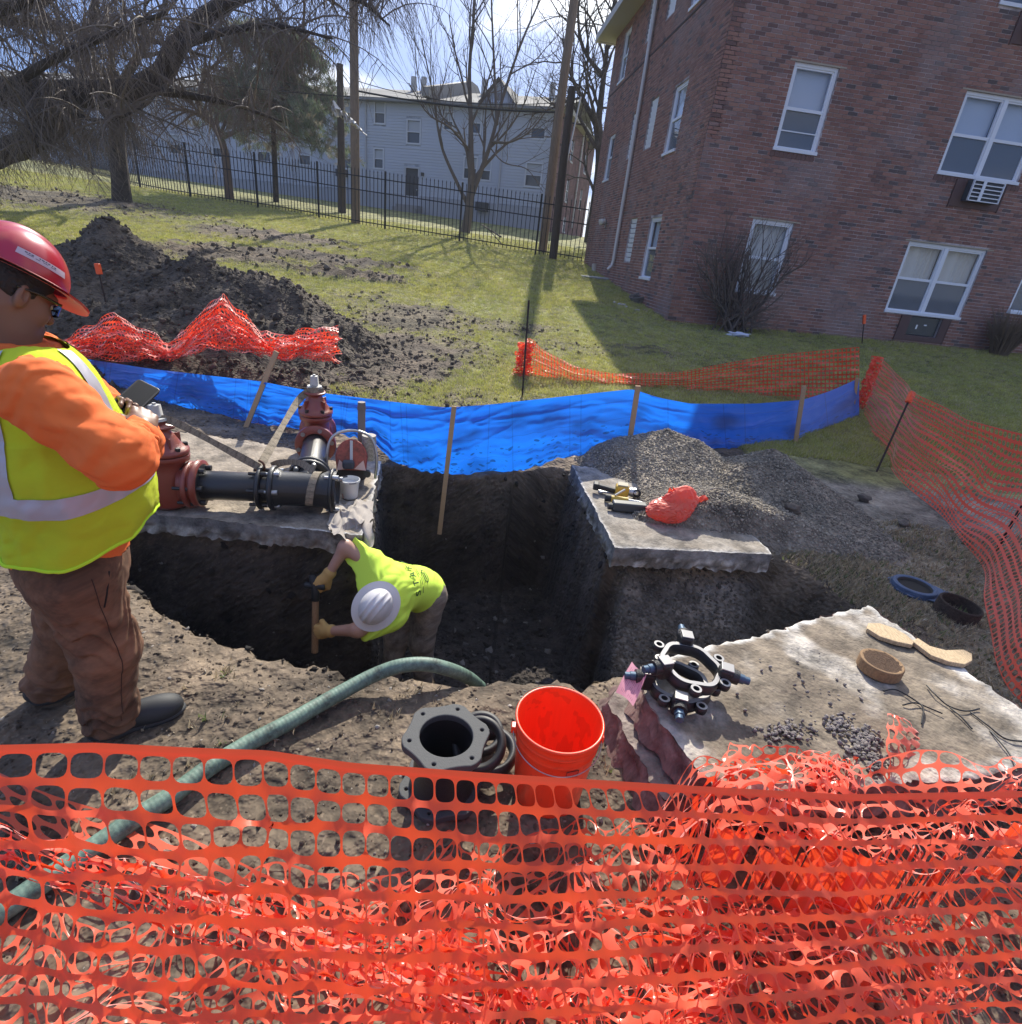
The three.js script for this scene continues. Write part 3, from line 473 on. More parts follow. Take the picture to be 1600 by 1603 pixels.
  part('roof', new MB().sheet(40, 6, (u, v) => V(lerp(-L - 0.5, 0.6, u), lerp(10.02, 11.9, v), lerp(0.6, -6, v))).sheet(40, 6, (u, v) => V(lerp(-L - 0.5, 0.6, u), lerp(11.9, 10.02, v), lerp(-6, -12.6, v))).geo(), shing, B);
  part('eave', new MB().box(-L - 0.5, 0.6, 9.86, 10.0, 0.02, 0.62).geo(), std(C(0.2, 0.2, 0.2)), B);
  // stepped fire-wall gables that rise over the roof
  for (const [x, h] of [[-8.6, 0.75], [-24, 0.75]]) { const s = new THREE.Shape([[0.9, 9.9], [-6.4, 11.95], [-7.6, 11.95], [-12, 10], [-12, 9.6], [0.9, 9.4]].map(([z, y]) => new THREE.Vector2(-z, y + h))); part('parapet', new THREE.ExtrudeGeometry(s, { depth: 0.5, bevelEnabled: false }).rotateY(Math.PI / 2).translate(x, 0, 0), std(C(0.26, 0.25, 0.23)), B); }
  { const s = new THREE.Shape([[-4.9, 10.05], [-3.7, 11.35], [-2.5, 10.05]].map((q) => new THREE.Vector2(...q))); const g = new THREE.Group(); g.name = 'dormer'; B.add(g); part('gable', new THREE.ExtrudeGeometry(s, { depth: 3, bevelEnabled: false }).translate(0, 0, -3), siding, g); part('vent', bx(0.4, 0.4, 0.06).translate(-3.7, 10.5, 0.01), std(C(0.2, 0.2, 0.22)), g); part('gable_roof', new MB().sheet(2, 2, (u, v) => V(lerp(-5.15, -3.7, u), lerp(9.9, 11.47, u), lerp(0.35, -4, v))).sheet(2, 2, (u, v) => V(lerp(-3.7, -2.25, u), lerp(11.47, 9.9, u), lerp(0.35, -4, v))).geo(), shing, g); }
  for (const [x, z] of [[-12.1, -5], [-11.3, -5], [-6.6, -5], [-1.6, -5]]) part('chimney', cyl(0.2, 0.22, 0.9, 10).translate(x, 12.05, z), std(C(0.42, 0.41, 0.39)), B);
  // brick end wall
  const end = new THREE.Group(); end.name = 'end_wall'; end.rotation.y = Math.PI / 2; B.add(end);
  const ebm = std(C(0.17, 0.085, 0.078), { roughness: 0.9, map: at2(blotch, 0.4) }); ebm.color.multiplyScalar(2);
  const ew = [[3.1, 4, 5.6, 7], [3.1, 4, 8.2, 9.5], [6, 6.9, 5.6, 7], [6, 6.9, 8.2, 9.5], [11.5, 12.4, 5.6, 7], [11.5, 12.4, 8.2, 9.5], [6.5, 7.4, 3.6, 4.6]];
  part('wall', wallWithHoles(15, y0, 10.35, ew, 0.3), ebm, end);
  for (const [p, q, c, d] of ew) { const g = new MB().box(p, q, c, d, -0.12, -0.08); part('window', g.geo(), phy(C(0.08, 0.09, 0.1), { roughness: 0.1 }), end); part('window_frame', new MB().box(p, p + 0.07, c, d, -0.07, -0.02).box(q - 0.07, q, c, d, -0.07, -0.02).box(p + 0.07, q - 0.07, (c + d) / 2 - 0.04, (c + d) / 2 + 0.04, -0.07, -0.02).box(p, q, c - 0.1, c, -0.05, 0.04).geo(), std(C(0.5, 0.5, 0.5)), end); }
  part('downspout', new MB().tube([V(9.3, 10.3, 0.1), V(9.3, 4, 0.1)], 0.07, 6).geo(), std(C(0.5, 0.49, 0.47)), end);
  end.rotation.y = Math.PI / 2;
  part('cornice', new MB().box(-0.2, 15.4, 10.36, 10.7, 0.0, 0.5).geo(), std(C(0.36, 0.34, 0.29)), end);
  unfold(B, end);
}
// ---------------------------------------------------------------- iron fence
{
  const pts = [[-42, -44], [-27.6, -36.3], [-18.2, -29.3], [-12.1, -28.15], [-7.95, -26.6], [-4.4, -25.95], [-0.95, -25.0], [1.62, -24.3]].map(([x, z]) => V(x, base(x, z), z));
  const t = thing('iron_fence', 'black iron picket fence running across the lawn in front of the pale building', 'fence', [0, 0, 0]);
  const cur = new THREE.CatmullRomCurve3(pts, false, 'centripetal'), len = cur.getLength(), post = bx(0.075, 2.22, 0.075, 0.01), picket = joinG(bx(0.026, 2.0, 0.026, 0.004), new THREE.ConeGeometry(0.024, 0.1, 4).translate(0, 1.05, 0));
  const P = (s) => { const q = cur.getPointAt(clamp(s / len)); q.y = base(q.x, q.z); return q; };
  for (let s = 0; s <= len; s += 3.34) { const q = P(s), o = part('post', post, MAT.ironBlack, t); o.position.set(q.x, q.y + 1.05, q.z); }
  let n = 0; for (let s = len; s > 0 && n < 296; s -= 0.175, n++) { const q = P(s), o = part('picket', picket, MAT.ironBlack, t); o.position.set(q.x, q.y + 1.06, q.z); }
  for (const h of [0.18, 1.35, 1.85]) part('rail', tubeGeo([...Array(90)].map((_, k) => P(len * k / 89).add(V(0, h, 0))), 0.022, 5), MAT.ironBlack, t);
}
// ---------------------------------------------------------------- poles and wires
const poleWood = std(C(0.21, 0.16, 0.12), { roughness: 0.9, map: at2(woodMap, 1.2, 0.25), bumpMap: at2(woodMap, 1.2, 0.3), bumpScale: 0.02 }); poleWood.color.multiplyScalar(1.5);
const poleDark = std(C(0.075, 0.058, 0.048), { roughness: 0.92, map: at2(woodMap, 1.2, 0.25), bumpMap: at2(woodMap, 1.2, 0.3), bumpScale: 0.02 }); poleDark.color.multiplyScalar(1.4);
function pole(px, py, pts, r0, r1, mat, label) {
  const b = tp(px, py), t = thing('utility_pole', label, 'utility pole', b, undefined);
  const P = pts.map(([x, y]) => zp(x, y, b.z).sub(b)); P[0].y -= 0.3;
  part('shaft', tubeGeo(P, (u) => lerp(r0, r1, u), 12), mat, t); return [t, b, P];
}
{
  const [t] = pole(850, 395, [[848, 402], [873, 195], [899, 0], [918, -150]], 0.185, 0.15, poleWood, 'tall pale brown wooden utility pole leaning beside the brick building');
  part('conduit', new MB().tube([V(0.28, 1, 0.1), V(0.75, 5.5, 0.1)], 0.03, 6).geo(), MAT.steel, t);
  pole(866, 406, [[865, 412], [880, 270], [896, 136]], 0.16, 0.14, poleDark, 'short dark wooden pole just right of the tall leaning pole');
  pole(558, 350, [[557, 356], [555, 150], [553, -60]], 0.2, 0.16, poleWood, 'straight brown wooden pole standing left of the bare centre tree');
  pole(537, 333, [[536, 338], [534, 220], [532, 100]], 0.2, 0.15, poleDark, 'short dark pole just left of the straight brown pole');
  const wm = std(C(0.015, 0.015, 0.016), { roughness: 0.7 });
  const wire = (a, b, sag, r, label) => solo('overhead_wire', tubeGeo([...Array(25)].map((_, k) => { const p = a.clone().lerp(b, k / 24); p.y -= sag * 4 * (k / 24) * (1 - k / 24); return p; }), r, 5), wm, label, 'cable', [0, 0, 0]);
  const p1 = tp(558, 350), p2 = tp(850, 395);
  wire(zp(557, 142, p1.z), zp(874, 176, p2.z), 0.15, 0.035, 'thick black cable strung between the brown pole and the tall leaning pole');
  wire(zp(557, 126, p1.z), zp(876, 160, p2.z), 0.35, 0.014, 'thin upper wire strung between the brown pole and the tall leaning pole');
  wire(zp(556, 152, p1.z), zp(-60, 60, p1.z - 2), 0.3, 0.02, 'black cable running left from the brown pole through the branches');
  wire(zp(918, 0, -24), zp(945, 175, -27), 0.05, 0.014, 'thin wire dropping beside the brick building in front of the sky');
}
// ---------------------------------------------------------------- trees and shrubs
function grow(b, p, dir, len, r, lvl, o, rnd, tw) {        // one branch and, along it, smaller ones
  const n = lvl > 2 ? 4 : 6, pts = [p.clone()], d = dir.clone().normalize(), q = p.clone();
  for (let k = 0; k < n; k++) {
    d.x += (rnd() - 0.5) * o.wob; d.y += (rnd() - 0.5) * o.wob + (o.up ?? 0) * (lvl > 1 ? 1 : 0.6) - (o.droop ?? 0) * (lvl > 1 ? k * 0.35 : 0); d.z += (rnd() - 0.5) * o.wob; d.normalize();
    q.addScaledVector(d, len / n); pts.push(q.clone());
  }
  const last = lvl >= o.levels, tgt = lvl >= o.levels - 1 ? tw : b;
  tgt.tube(pts, (u) => r * (1 - 0.72 * u) + (o.min ?? 0.0015), last ? 3 : lvl > 1 ? 4 : 7, false);
  if (last) return;
  const kids = o.kids[lvl];
  for (let k = 0; k < kids; k++) {
    const u = lerp(lvl ? 0.2 : o.first ?? 0.35, 1, (k + 0.4 + 0.5 * rnd()) / kids), f = u * n, i = Math.min(n - 1, Math.floor(f)), s = pts[i].clone().lerp(pts[i + 1], f - i), t = pts[i + 1].clone().sub(pts[i]).normalize();
    const a = V(rnd() - 0.5, rnd() - 0.5, rnd() - 0.5).cross(t).normalize(), sp = o.spread * (0.7 + 0.6 * rnd());
    grow(b, s, t.multiplyScalar(Math.cos(sp)).addScaledVector(a, Math.sin(sp)), len * (o.shrink ?? 0.62) * (0.7 + 0.55 * rnd()) * (1.15 - 0.4 * u), r * (1 - 0.72 * u) * 0.66, lvl + 1, o, rnd, tw);
  }
}
function bareTree(label, baseP, limbs, o, seed) {
  const t = thing('bare_tree', label, 'tree', baseP), rnd = rng(seed), b = new MB(), tw = new MB();
  for (const [pts, r0, r1, ...rest] of limbs) {
    const P = new THREE.CatmullRomCurve3(pts.map((q) => q.clone().sub(baseP))).getPoints(14); b.tube(P, (u) => lerp(r0, r1, Math.pow(u, 0.8)) * (u < 0.05 && !rest[1] ? 1.25 : 1), 9);
    const [kids, bare] = rest;
    for (let k = 0; k < kids; k++) { const u = lerp(bare ?? 0.3, 1, (k + rnd()) / kids), i = Math.min(13, Math.floor(u * 14)), s = P[i].clone().lerp(P[i + 1], u * 14 - i), tt = P[i + 1].clone().sub(P[i]).normalize(), a = V(rnd() - 0.5, rnd() - 0.3, rnd() - 0.5).cross(tt).normalize(), sp = o.spread * (0.6 + 0.7 * rnd()); grow(b, s, tt.multiplyScalar(Math.cos(sp)).addScaledVector(a, Math.sin(sp)), o.len * (0.6 + 0.7 * rnd()), lerp(r0, r1, u) * 0.5, 1, o, rnd, tw); }
  }
  part('trunk', b.geo(), o.mat ?? MAT.bark, t); const c = part('crown', tw.geo(), o.twig ?? MAT.twig, t); c.userData.kind = 'stuff';
  return t;
}
{
  // the maple-like tree in the middle, behind the fence
  const B = tp(727, 364), z = B.z, q = (x, y, dz = 0) => zp(x, y, z + dz);
  bareTree('bare multi-stemmed tree with a forked trunk in the centre of the lawn', B, [
    [[q(727, 372), q(734, 330), q(738, 285), q(737, 240)], 0.252, 0.144, 3, 0.6],
    [[q(737, 250), q(737, 190), q(735, 110), q(742, 20), q(745, -60)], 0.144, 0.030, 9, 0.15, 1],
    [[q(735, 315), q(752, 270), q(768, 225), q(785, 160), q(815, 70), q(850, -10)], 0.144, 0.030, 10, 0.25, 1],
    [[q(733, 322), q(715, 285), q(695, 240), q(688, 215), q(678, 150), q(660, 60)], 0.102, 0.024, 8, 0.4, 1],
    [[q(770, 222), q(800, 222, 1), q(830, 205, 1.5), q(872, 150, 2)], 0.060, 0.018, 6, 0.3, 1],
    [[q(735, 235), q(705, 200, 1), q(670, 178, 1.5), q(640, 130, 2)], 0.060, 0.018, 6, 0.3, 1],
    [[q(778, 195), q(774, 110, -1), q(770, 20, -1), q(768, -60)], 0.078, 0.024, 7, 0.2, 1],
    [[q(766, 230), q(790, 255, 1), q(825, 265, 1.5), q(850, 300, 2)], 0.036, 0.012, 5, 0.3, 1],
  ], { spread: 0.62, wob: 0.32, up: 0.13, levels: 4, kids: [0, 5, 4, 0], len: 3, shrink: 0.6, twig: std(C(0.15, 0.122, 0.1)), mat: std(C(0.14, 0.115, 0.097), { roughness: 0.95, bumpMap: at2(soilBump, 2), bumpScale: 0.05 }) }, 21);
  // tree behind the brick building
  { const zz = -36, w = (x, y, dz = 0) => zp(x, y, zz + dz), O = w(935, 300);
    bareTree('tall bare tree peeking out behind the left edge of the brick building', O.clone().setY(base(O.x, O.z)), [
      [[O.clone().setY(base(O.x, O.z)), w(940, 250), w(935, 190)], 0.330, 0.240, 2, 0.7], [[w(936, 200), w(915, 160), w(895, 120), w(880, 60)], 0.180, 0.048, 9, 0.3, 1], [[w(936, 195), w(945, 120), w(955, 40), w(970, -40)], 0.192, 0.060, 10, 0.2, 1], [[w(932, 230), w(905, 180), w(890, 150)], 0.120, 0.036, 7, 0.3, 1], [[w(945, 120), w(915, 80), w(905, 20), w(920, -50)], 0.120, 0.030, 9, 0.2, 1], [[w(930, 300), w(915, 255), w(918, 200)], 0.096, 0.030, 6, 0.2, 1],
    ], { spread: 0.8, wob: 0.5, up: 0.03, levels: 4, kids: [0, 5, 4, 0], len: 3.4, shrink: 0.62 }, 5); }
  // short thick tree left, on the lawn
  { const P = tp(190, 318), w = (x, y, dz = 0) => zp(x, y, P.z + dz);
    bareTree('bare tree with a straight dark trunk on the lawn behind the dirt pile', P, [
      [[w(192, 324), w(189, 290), w(184, 230), w(181, 165), w(176, 110)], 0.36, 0.2, 4, 0.6], [[w(182, 170), w(140, 110), w(95, 60), w(50, -10)], 0.18, 0.05, 9, 0.3, 1], [[w(180, 150), w(215, 90), w(250, 30), w(270, -40)], 0.18, 0.05, 9, 0.3, 1], [[w(181, 180), w(205, 172), w(232, 160), w(260, 120)], 0.13, 0.04, 6, 0.4, 1],
    ], { spread: 0.8, wob: 0.4, droop: 0.06, levels: 4, kids: [0, 4, 4, 0], len: 2.6, shrink: 0.62 }, 8); }
  // reddish weeping tree behind the fence
  { const zz = -31, w = (x, y, dz = 0) => zp(x, y, zz + dz), O = w(355, 262); O.y = base(O.x, O.z);
    bareTree('small drooping tree with a leaning brown trunk beyond the iron fence', O, [
      [[O, w(352, 240), w(345, 215), w(330, 190), w(310, 165)], 0.22, 0.1, 8, 0.5], [[w(345, 215), w(370, 205), w(385, 190)], 0.14, 0.05, 6, 0.4, 1], [[w(330, 190), w(300, 175), w(260, 170)], 0.14, 0.04, 7, 0.2, 1], [[w(310, 165), w(320, 120), w(350, 90)], 0.14, 0.04, 7, 0.2, 1],
    ], { spread: 0.8, wob: 0.35, droop: 0.22, levels: 4, kids: [0, 5, 5, 0], len: 2.4, shrink: 0.7, mat: std(C(0.13, 0.085, 0.06)), twig: std(C(0.16, 0.105, 0.075)) }, 15); }
  // evergreen
  { const zz = -33, w = (x, y, dz = 0) => zp(x, y, zz + dz), O = w(430, 280); O.y = base(O.x, O.z); const t = thing('pine_tree', 'greyish green pine tree with hanging needle sprays beyond the fence', 'tree', O), rnd = rng(44), b = new MB(), tw = new MB();
    const P = [O.clone(), w(428, 200), w(432, 110), w(440, 40)].map((p) => p.sub(O)); b.tube(P, (u) => 0.16 * (1 - 0.75 * u), 8); const nd = [];
    for (let k = 0; k < 95; k++) { const u = 0.28 + 0.7 * rnd(), c = P[1].clone().lerp(P[3], clamp((u - 0.3) / 0.7)), a = rnd() * 6.28, L = (1.2 + 2.8 * (1 - u) + 1.2 * rnd()), d = V(Math.cos(a), 0.15 - 0.35 * (1 - u), Math.sin(a)), pts = [0, 0.35, 0.7, 1].map((v) => c.clone().addScaledVector(d, L * v).add(V(0, -0.35 * v * v * L * 0.5, 0))); tw.tube(pts, (v) => 0.035 * (1 - 0.8 * v), 4, false);
      for (let m = 0; m < 34; m++) { const v = 0.3 + 0.7 * rnd(), q = c.clone().addScaledVector(d, L * v).add(V((rnd() - 0.5) * 0.9, -0.17 * v * v * L + (rnd() - 0.6) * 0.5, (rnd() - 0.5) * 0.9)), g = 0.6 + 0.8 * rnd(); nd.push({ x: q.x, y: q.y, z: q.z, s: 0.75 + 0.6 * rnd(), up: rnd() < 0.5, c: rnd() < 0.3 ? C(0.24 * g, 0.21 * g, 0.15 * g) : C(0.13 * g, 0.165 * g, 0.095 * g) }); } }
    part('trunk', b.geo(), MAT.bark, t); part('branches', tw.geo(), MAT.twig, t); scatter('needles', tuft(16, 0.34, 0.14, 9).scale(1, 1, 1), grassMat, nd, t); }
  // the big old tree whose limbs hang into the picture from the left
  { const zz = -15, w = (x, y, dz = 0) => zp(x, y, zz + dz), O = w(-330, 360); O.y = base(O.x, O.z);
    const t = thing('weeping_tree', 'big old tree at left with thick limbs and a curtain of drooping twigs', 'tree', O), rnd = rng(71), b = new MB(), tw = new MB();
    const limbs = [[[O, w(-300, 250), w(-250, 150), w(-160, 60), w(-60, 10), w(60, -10), w(150, -60)], 0.5, 0.14], [[w(-285, 300), w(-120, 275), w(0, 240), w(55, 218), w(105, 175), w(125, 150)], 0.34, 0.19], [[w(-250, 160), w(-120, 140), w(0, 143), w(120, 148), w(215, 138), w(255, 115), w(275, 75), w(305, 40), w(345, 10), w(420, -40)], 0.34, 0.13], [[w(215, 138), w(300, 150, 0.6), w(370, 165, 1), w(440, 190, 1.4)], 0.1, 0.02], [[w(40, 150), w(45, 190, 1), w(60, 230, 1.3)], 0.08, 0.02], [[w(-60, 20), w(30, 5, 2), w(75, -20, 2)], 0.14, 0.05], [[w(120, 148), w(135, 80, -1), w(150, 0, -1.5), w(180, -60)], 0.13, 0.05], [[w(275, 75), w(350, 50, 1), w(430, 40, 1.6), w(520, 60, 2)], 0.09, 0.02], [[w(0, 143), w(90, 90, 1.5), w(180, 50, 2), w(260, 20, 2.5)], 0.1, 0.03], [[w(345, 10), w(450, -20, 0.5), w(560, 0, 1), w(610, 40, 1.4)], 0.09, 0.015], [[w(60, 150), w(160, 190, 1), w(220, 170, 1.5)], 0.06, 0.02], [[w(-60, 20), w(80, 40, -2), w(220, 60, -3), w(330, 90, -3)], 0.12, 0.03]];
    const curves = limbs.map(([p, r0, r1]) => { const P = new THREE.CatmullRomCurve3(p.map((q) => q.clone().sub(O)), false, 'centripetal').getPoints(24); b.tube(P, (u) => lerp(r0, r1, u) * (1 + 0.06 * Math.sin(u * 40)), 10); return P; });
    for (let k = 0; k < 470; k++) {
      const P = curves[Math.floor(rnd() * curves.length)], i = 3 + Math.floor(rnd() * 20), s = P[i].clone(), d = V(rnd() - 0.35, rnd() * 0.9 - 0.1, rnd() - 0.5).normalize(), L = 0.6 + 1.15 * rnd(), pts = [s.clone()], q = s.clone(); let r0 = 0.012 + 0.016 * rnd();
      for (let m = 0; m < 5; m++) { d.y -= 0.16; d.x += (rnd() - 0.5) * 0.35; d.z += (rnd() - 0.5) * 0.35; d.normalize(); q.addScaledVector(d, L / 5); pts.push(q.clone()); }
      tw.tube(pts, (u) => r0 * (1 - 0.7 * u), 4, false);
      for (let m = 0; m < 13; m++) { const f = rnd() * 5, j = Math.min(4, Math.floor(f)), a = pts[j].clone().lerp(pts[j + 1], f - j), e = V(rnd() - 0.42, -0.1 - 0.5 * rnd(), rnd() - 0.5).normalize(), l = 0.4 + 0.8 * rnd(), o = [a.clone()]; for (let h = 0; h < 4; h++) { e.y -= 0.16; e.x += (rnd() - 0.5) * 0.3; e.z += (rnd() - 0.5) * 0.3; e.normalize(); a.addScaledVector(e, l / 4); o.push(a.clone()); } tw.tube(o, (u) => 0.0068 * (1 - 0.6 * u), 3, false); }
    }
    part('trunk', b.geo(), std(C(0.07, 0.054, 0.043), { roughness: 0.95, bumpMap: at2(soilBump, 2.4), bumpScale: 0.06 }), t); const c = part('crown', tw.geo(), std(C(0.17, 0.137, 0.112), { roughness: 0.75 }), t); c.userData.kind = 'stuff'; }
  // bare shrub at the brick wall
  { const P = tp(1150, 521), t = thing('bare_shrub', 'leafless tangled shrub growing against the brick wall below the first window', 'shrub', P), rnd = rng(3), b = new MB(), tw = new MB();
    for (let k = 0; k < 12; k++) { const a = rnd() * 6.28, s = V(Math.cos(a) * 0.4 * rnd(), 0, Math.sin(a) * 0.15), tgt = V((rnd() - 0.5) * 2.6, 1.1 + 0.9 * rnd(), -0.35 + 0.5 * rnd()); grow(b, s, tgt, 1.2 + 0.9 * rnd(), 0.034, 1, { spread: 0.55, wob: 0.35, up: 0.1, levels: 4, min: 0.0032, kids: [0, 7, 6, 0], shrink: 0.55 }, rnd, tw); }
    for (let k = 0; k < 16; k++) { const a = rnd() * 6.28, s = V(Math.cos(a) * 0.75 * rnd(), 0, -0.1 + Math.sin(a) * 0.25); grow(b, s, V((rnd() - 0.5) * 1.6, 0.8, (rnd() - 0.5) * 0.7), 0.5 + 0.5 * rnd(), 0.022, 2, { spread: 0.7, wob: 0.5, levels: 4, min: 0.004, kids: [0, 8, 6, 5], shrink: 0.6 }, rnd, tw); }
    t.scale.set(0.85, 0.9, 0.85); part('stems', b.geo(), std(C(0.08, 0.063, 0.053)), t); const c = part('twigs', tw.geo(), std(C(0.15, 0.118, 0.1)), t); c.userData.kind = 'stuff'; }
  { const P = tp(1562, 556), t = thing('grass_clump', 'dry brown clump of ornamental grass against the brick wall at right', 'plant', P), rnd = rng(6), b = new MB();
    for (let k = 0; k < 420; k++) { const a = rnd() * 6.28, r = 0.18 * Math.sqrt(rnd()), L = 0.5 + 0.7 * rnd(), sp = 0.1 + 0.35 * rnd(), p = V(Math.cos(a) * r, 0, Math.sin(a) * r), e = V(Math.cos(a) * sp, 1, Math.sin(a) * sp); b.tube([p, p.clone().addScaledVector(e, L * 0.6), p.clone().addScaledVector(e, L).add(V(Math.cos(a) * 0.12, -0.1, Math.sin(a) * 0.12))], (u) => 0.011 * (1 - 0.7 * u), 3, false); }
    part('blades', b.geo(), std(C(0.2, 0.145, 0.1)), t).userData.kind = 'stuff'; }
}
// ---------------------------------------------------------------- concrete slabs
function slab(poly, yTop, thick, col, o = {}) {
  const pts = []; const jag = o.jag ?? 0.012;
  poly.forEach((a, i) => { const b = poly[(i + 1) % poly.length], n = Math.max(2, Math.round(Math.hypot(b[0] - a[0], b[1] - a[1]) / 0.022)); for (let k = 0; k < n; k++) { const x = lerp(a[0], b[0], k / n), z = lerp(a[1], b[1], k / n); pts.push([x + jag * 2 * fbm(x * 9, 3, z * 9, 3), z + jag * 2 * fbm(x * 9, 8, z * 9, 3)]); } });
  const cx = poly.reduce((s, p) => s + p[0], 0) / poly.length, cz = poly.reduce((s, p) => s + p[1], 0) / poly.length, N = pts.length, rings = o.rings ?? 30, P = [], K = [], U = [], I = [];
  const put = (x, y, z, s, side) => { P.push(x, y, z); U.push(side ? x + z : x, side ? y : z); K.push(...col(x, y, z, s, side).map((v) => v * 2.2)); };
  put(cx, yTop(cx, cz), cz, 0, 0);
  for (let k = 1; k <= rings; k++) for (const [x, z] of pts) { const s = k / rings, X = lerp(cx, x, s), Z = lerp(cz, z, s); put(X, yTop(X, Z) + 0.006 * fbm(X * 12, 1, Z * 12, 3) + 0.008 * fbm(X * 3, 5, Z * 3, 2) - (k === rings ? 0.012 * (0.5 + fbm(X * 20, 2, Z * 20, 2)) : 0), Z, s, 0); }
  const rows = 5; for (let k = 0; k <= rows; k++) for (const [x, z] of pts) { const f = k / rows, w = (o.rough ?? 0.02) * fbm(x * 12, f * 3, z * 12, 3) * (f > (o.formed ?? 0) ? 1.6 : 0.2) - (o.under ?? 0) * f * f, dx = x - cx, dz = z - cz, l = Math.hypot(dx, dz); put(x + dx / l * w, yTop(x, z) - 0.004 - f * thick * (1 + 0.25 * fbm(x * 8, 9, z * 8, 2) * (f > 0.9 ? 1 : 0)), z + dz / l * w, f, 1); }
  const id = (k, j) => k === 0 ? 0 : 1 + (k - 1) * N + ((j + N) % N);
  for (let j = 0; j < N; j++) { I.push(0, id(1, j), id(1, j + 1)); for (let k = 1; k < rings; k++) I.push(id(k, j), id(k + 1, j), id(k, j + 1), id(k, j + 1), id(k + 1, j), id(k + 1, j + 1)); }
  const s0 = 1 + rings * N, sd = (k, j) => s0 + k * N + ((j + N) % N);
  for (let k = 0; k < rows; k++) for (let j = 0; j < N; j++) I.push(sd(k, j), sd(k + 1, j), sd(k, j + 1), sd(k, j + 1), sd(k + 1, j), sd(k + 1, j + 1));
  const g = new THREE.BufferGeometry(); g.setAttribute('position', new THREE.Float32BufferAttribute(P, 3)); g.setAttribute('color', new THREE.Float32BufferAttribute(K, 3)); g.setAttribute('uv', new THREE.Float32BufferAttribute(U, 2)); g.setIndex(I); g.computeVertexNormals();
  if (g.attributes.normal.getY(0) < 0) { for (let k = 0; k < I.length; k += 3) [I[k], I[k + 1]] = [I[k + 1], I[k]]; g.setIndex(I); g.computeVertexNormals(); }
  return g;
}
const xz = (px, py, Y) => { const p = gp(px, py, Y); return [p.x, p.z]; };
const mixc = (a, b, t) => a.map((v, i) => lerp(v, b[i], clamp(t)));
const CON = [0.36, 0.34, 0.31], DIRT = [0.16, 0.127, 0.094], PALE = [0.62, 0.6, 0.56];
solo('concrete_slab', slab([[-3.5, -3.2], xz(567, 838, 0.04), xz(597, 722, 0.04), [-3.6, -4.86]], (x, z) => 0.04 + 0.01 * fbm(x * 2, 2, z * 2, 2), 0.14,
  (x, y, z, s, side) => side ? (s < 0.55 && x < -1.2 ? [0.2, 0.185, 0.165] : mixc([0.4, 0.37, 0.31], [0.16, 0.13, 0.1], ss(-0.3, 0.35, fbm(x * 7, y * 12, z * 7, 3)))) : mixc(mixc([0.23, 0.187, 0.14], [0.34, 0.285, 0.22], 0.5 + fbm(x * 4, 1, z * 4, 4)), PALE, ss(0.965, 1, s) * (x > -1.5 ? 1 : 0)), { formed: 0.6, rough: 0.03 }), MAT.concrete, 'dirt covered concrete slab under the black pipe assembly at the pit edge', 'slab');
{ const a = xz(895, 728, 0.05), b = xz(962, 857, 0.05), c = xz(1210, 868, 0.05), d = [c[0] + (a[0] - b[0]) * 0.9, c[1] + (a[1] - b[1]) * 0.9];
  solo('concrete_slab', slab([a, b, c, d], () => 0.055, 0.15, (x, y, z, s, side) => side ? (s < 0.5 ? mixc([0.3, 0.29, 0.27], [0.2, 0.19, 0.175], 0.5 + fbm(x * 5, y * 9, z * 5, 3)) : mixc([0.2, 0.18, 0.15], [0.5, 0.48, 0.43], ss(0.05, 0.3, fbm(x * 9, y * 14, z * 9, 3)))) : mixc(mixc([0.2, 0.168, 0.13], [0.3, 0.27, 0.23], 0.5 + fbm(x * 3, 3, z * 3, 4)), [0.5, 0.48, 0.45], ss(0.96, 1, s)), { formed: 0.5, rough: 0.03, jag: 0.008 }), MAT.concrete, 'square concrete slab holding the orange bag and drill beside the gravel', 'slab'); }
const SLABY = (x, z) => 0.235 + 0.02 * (z + 2.3);
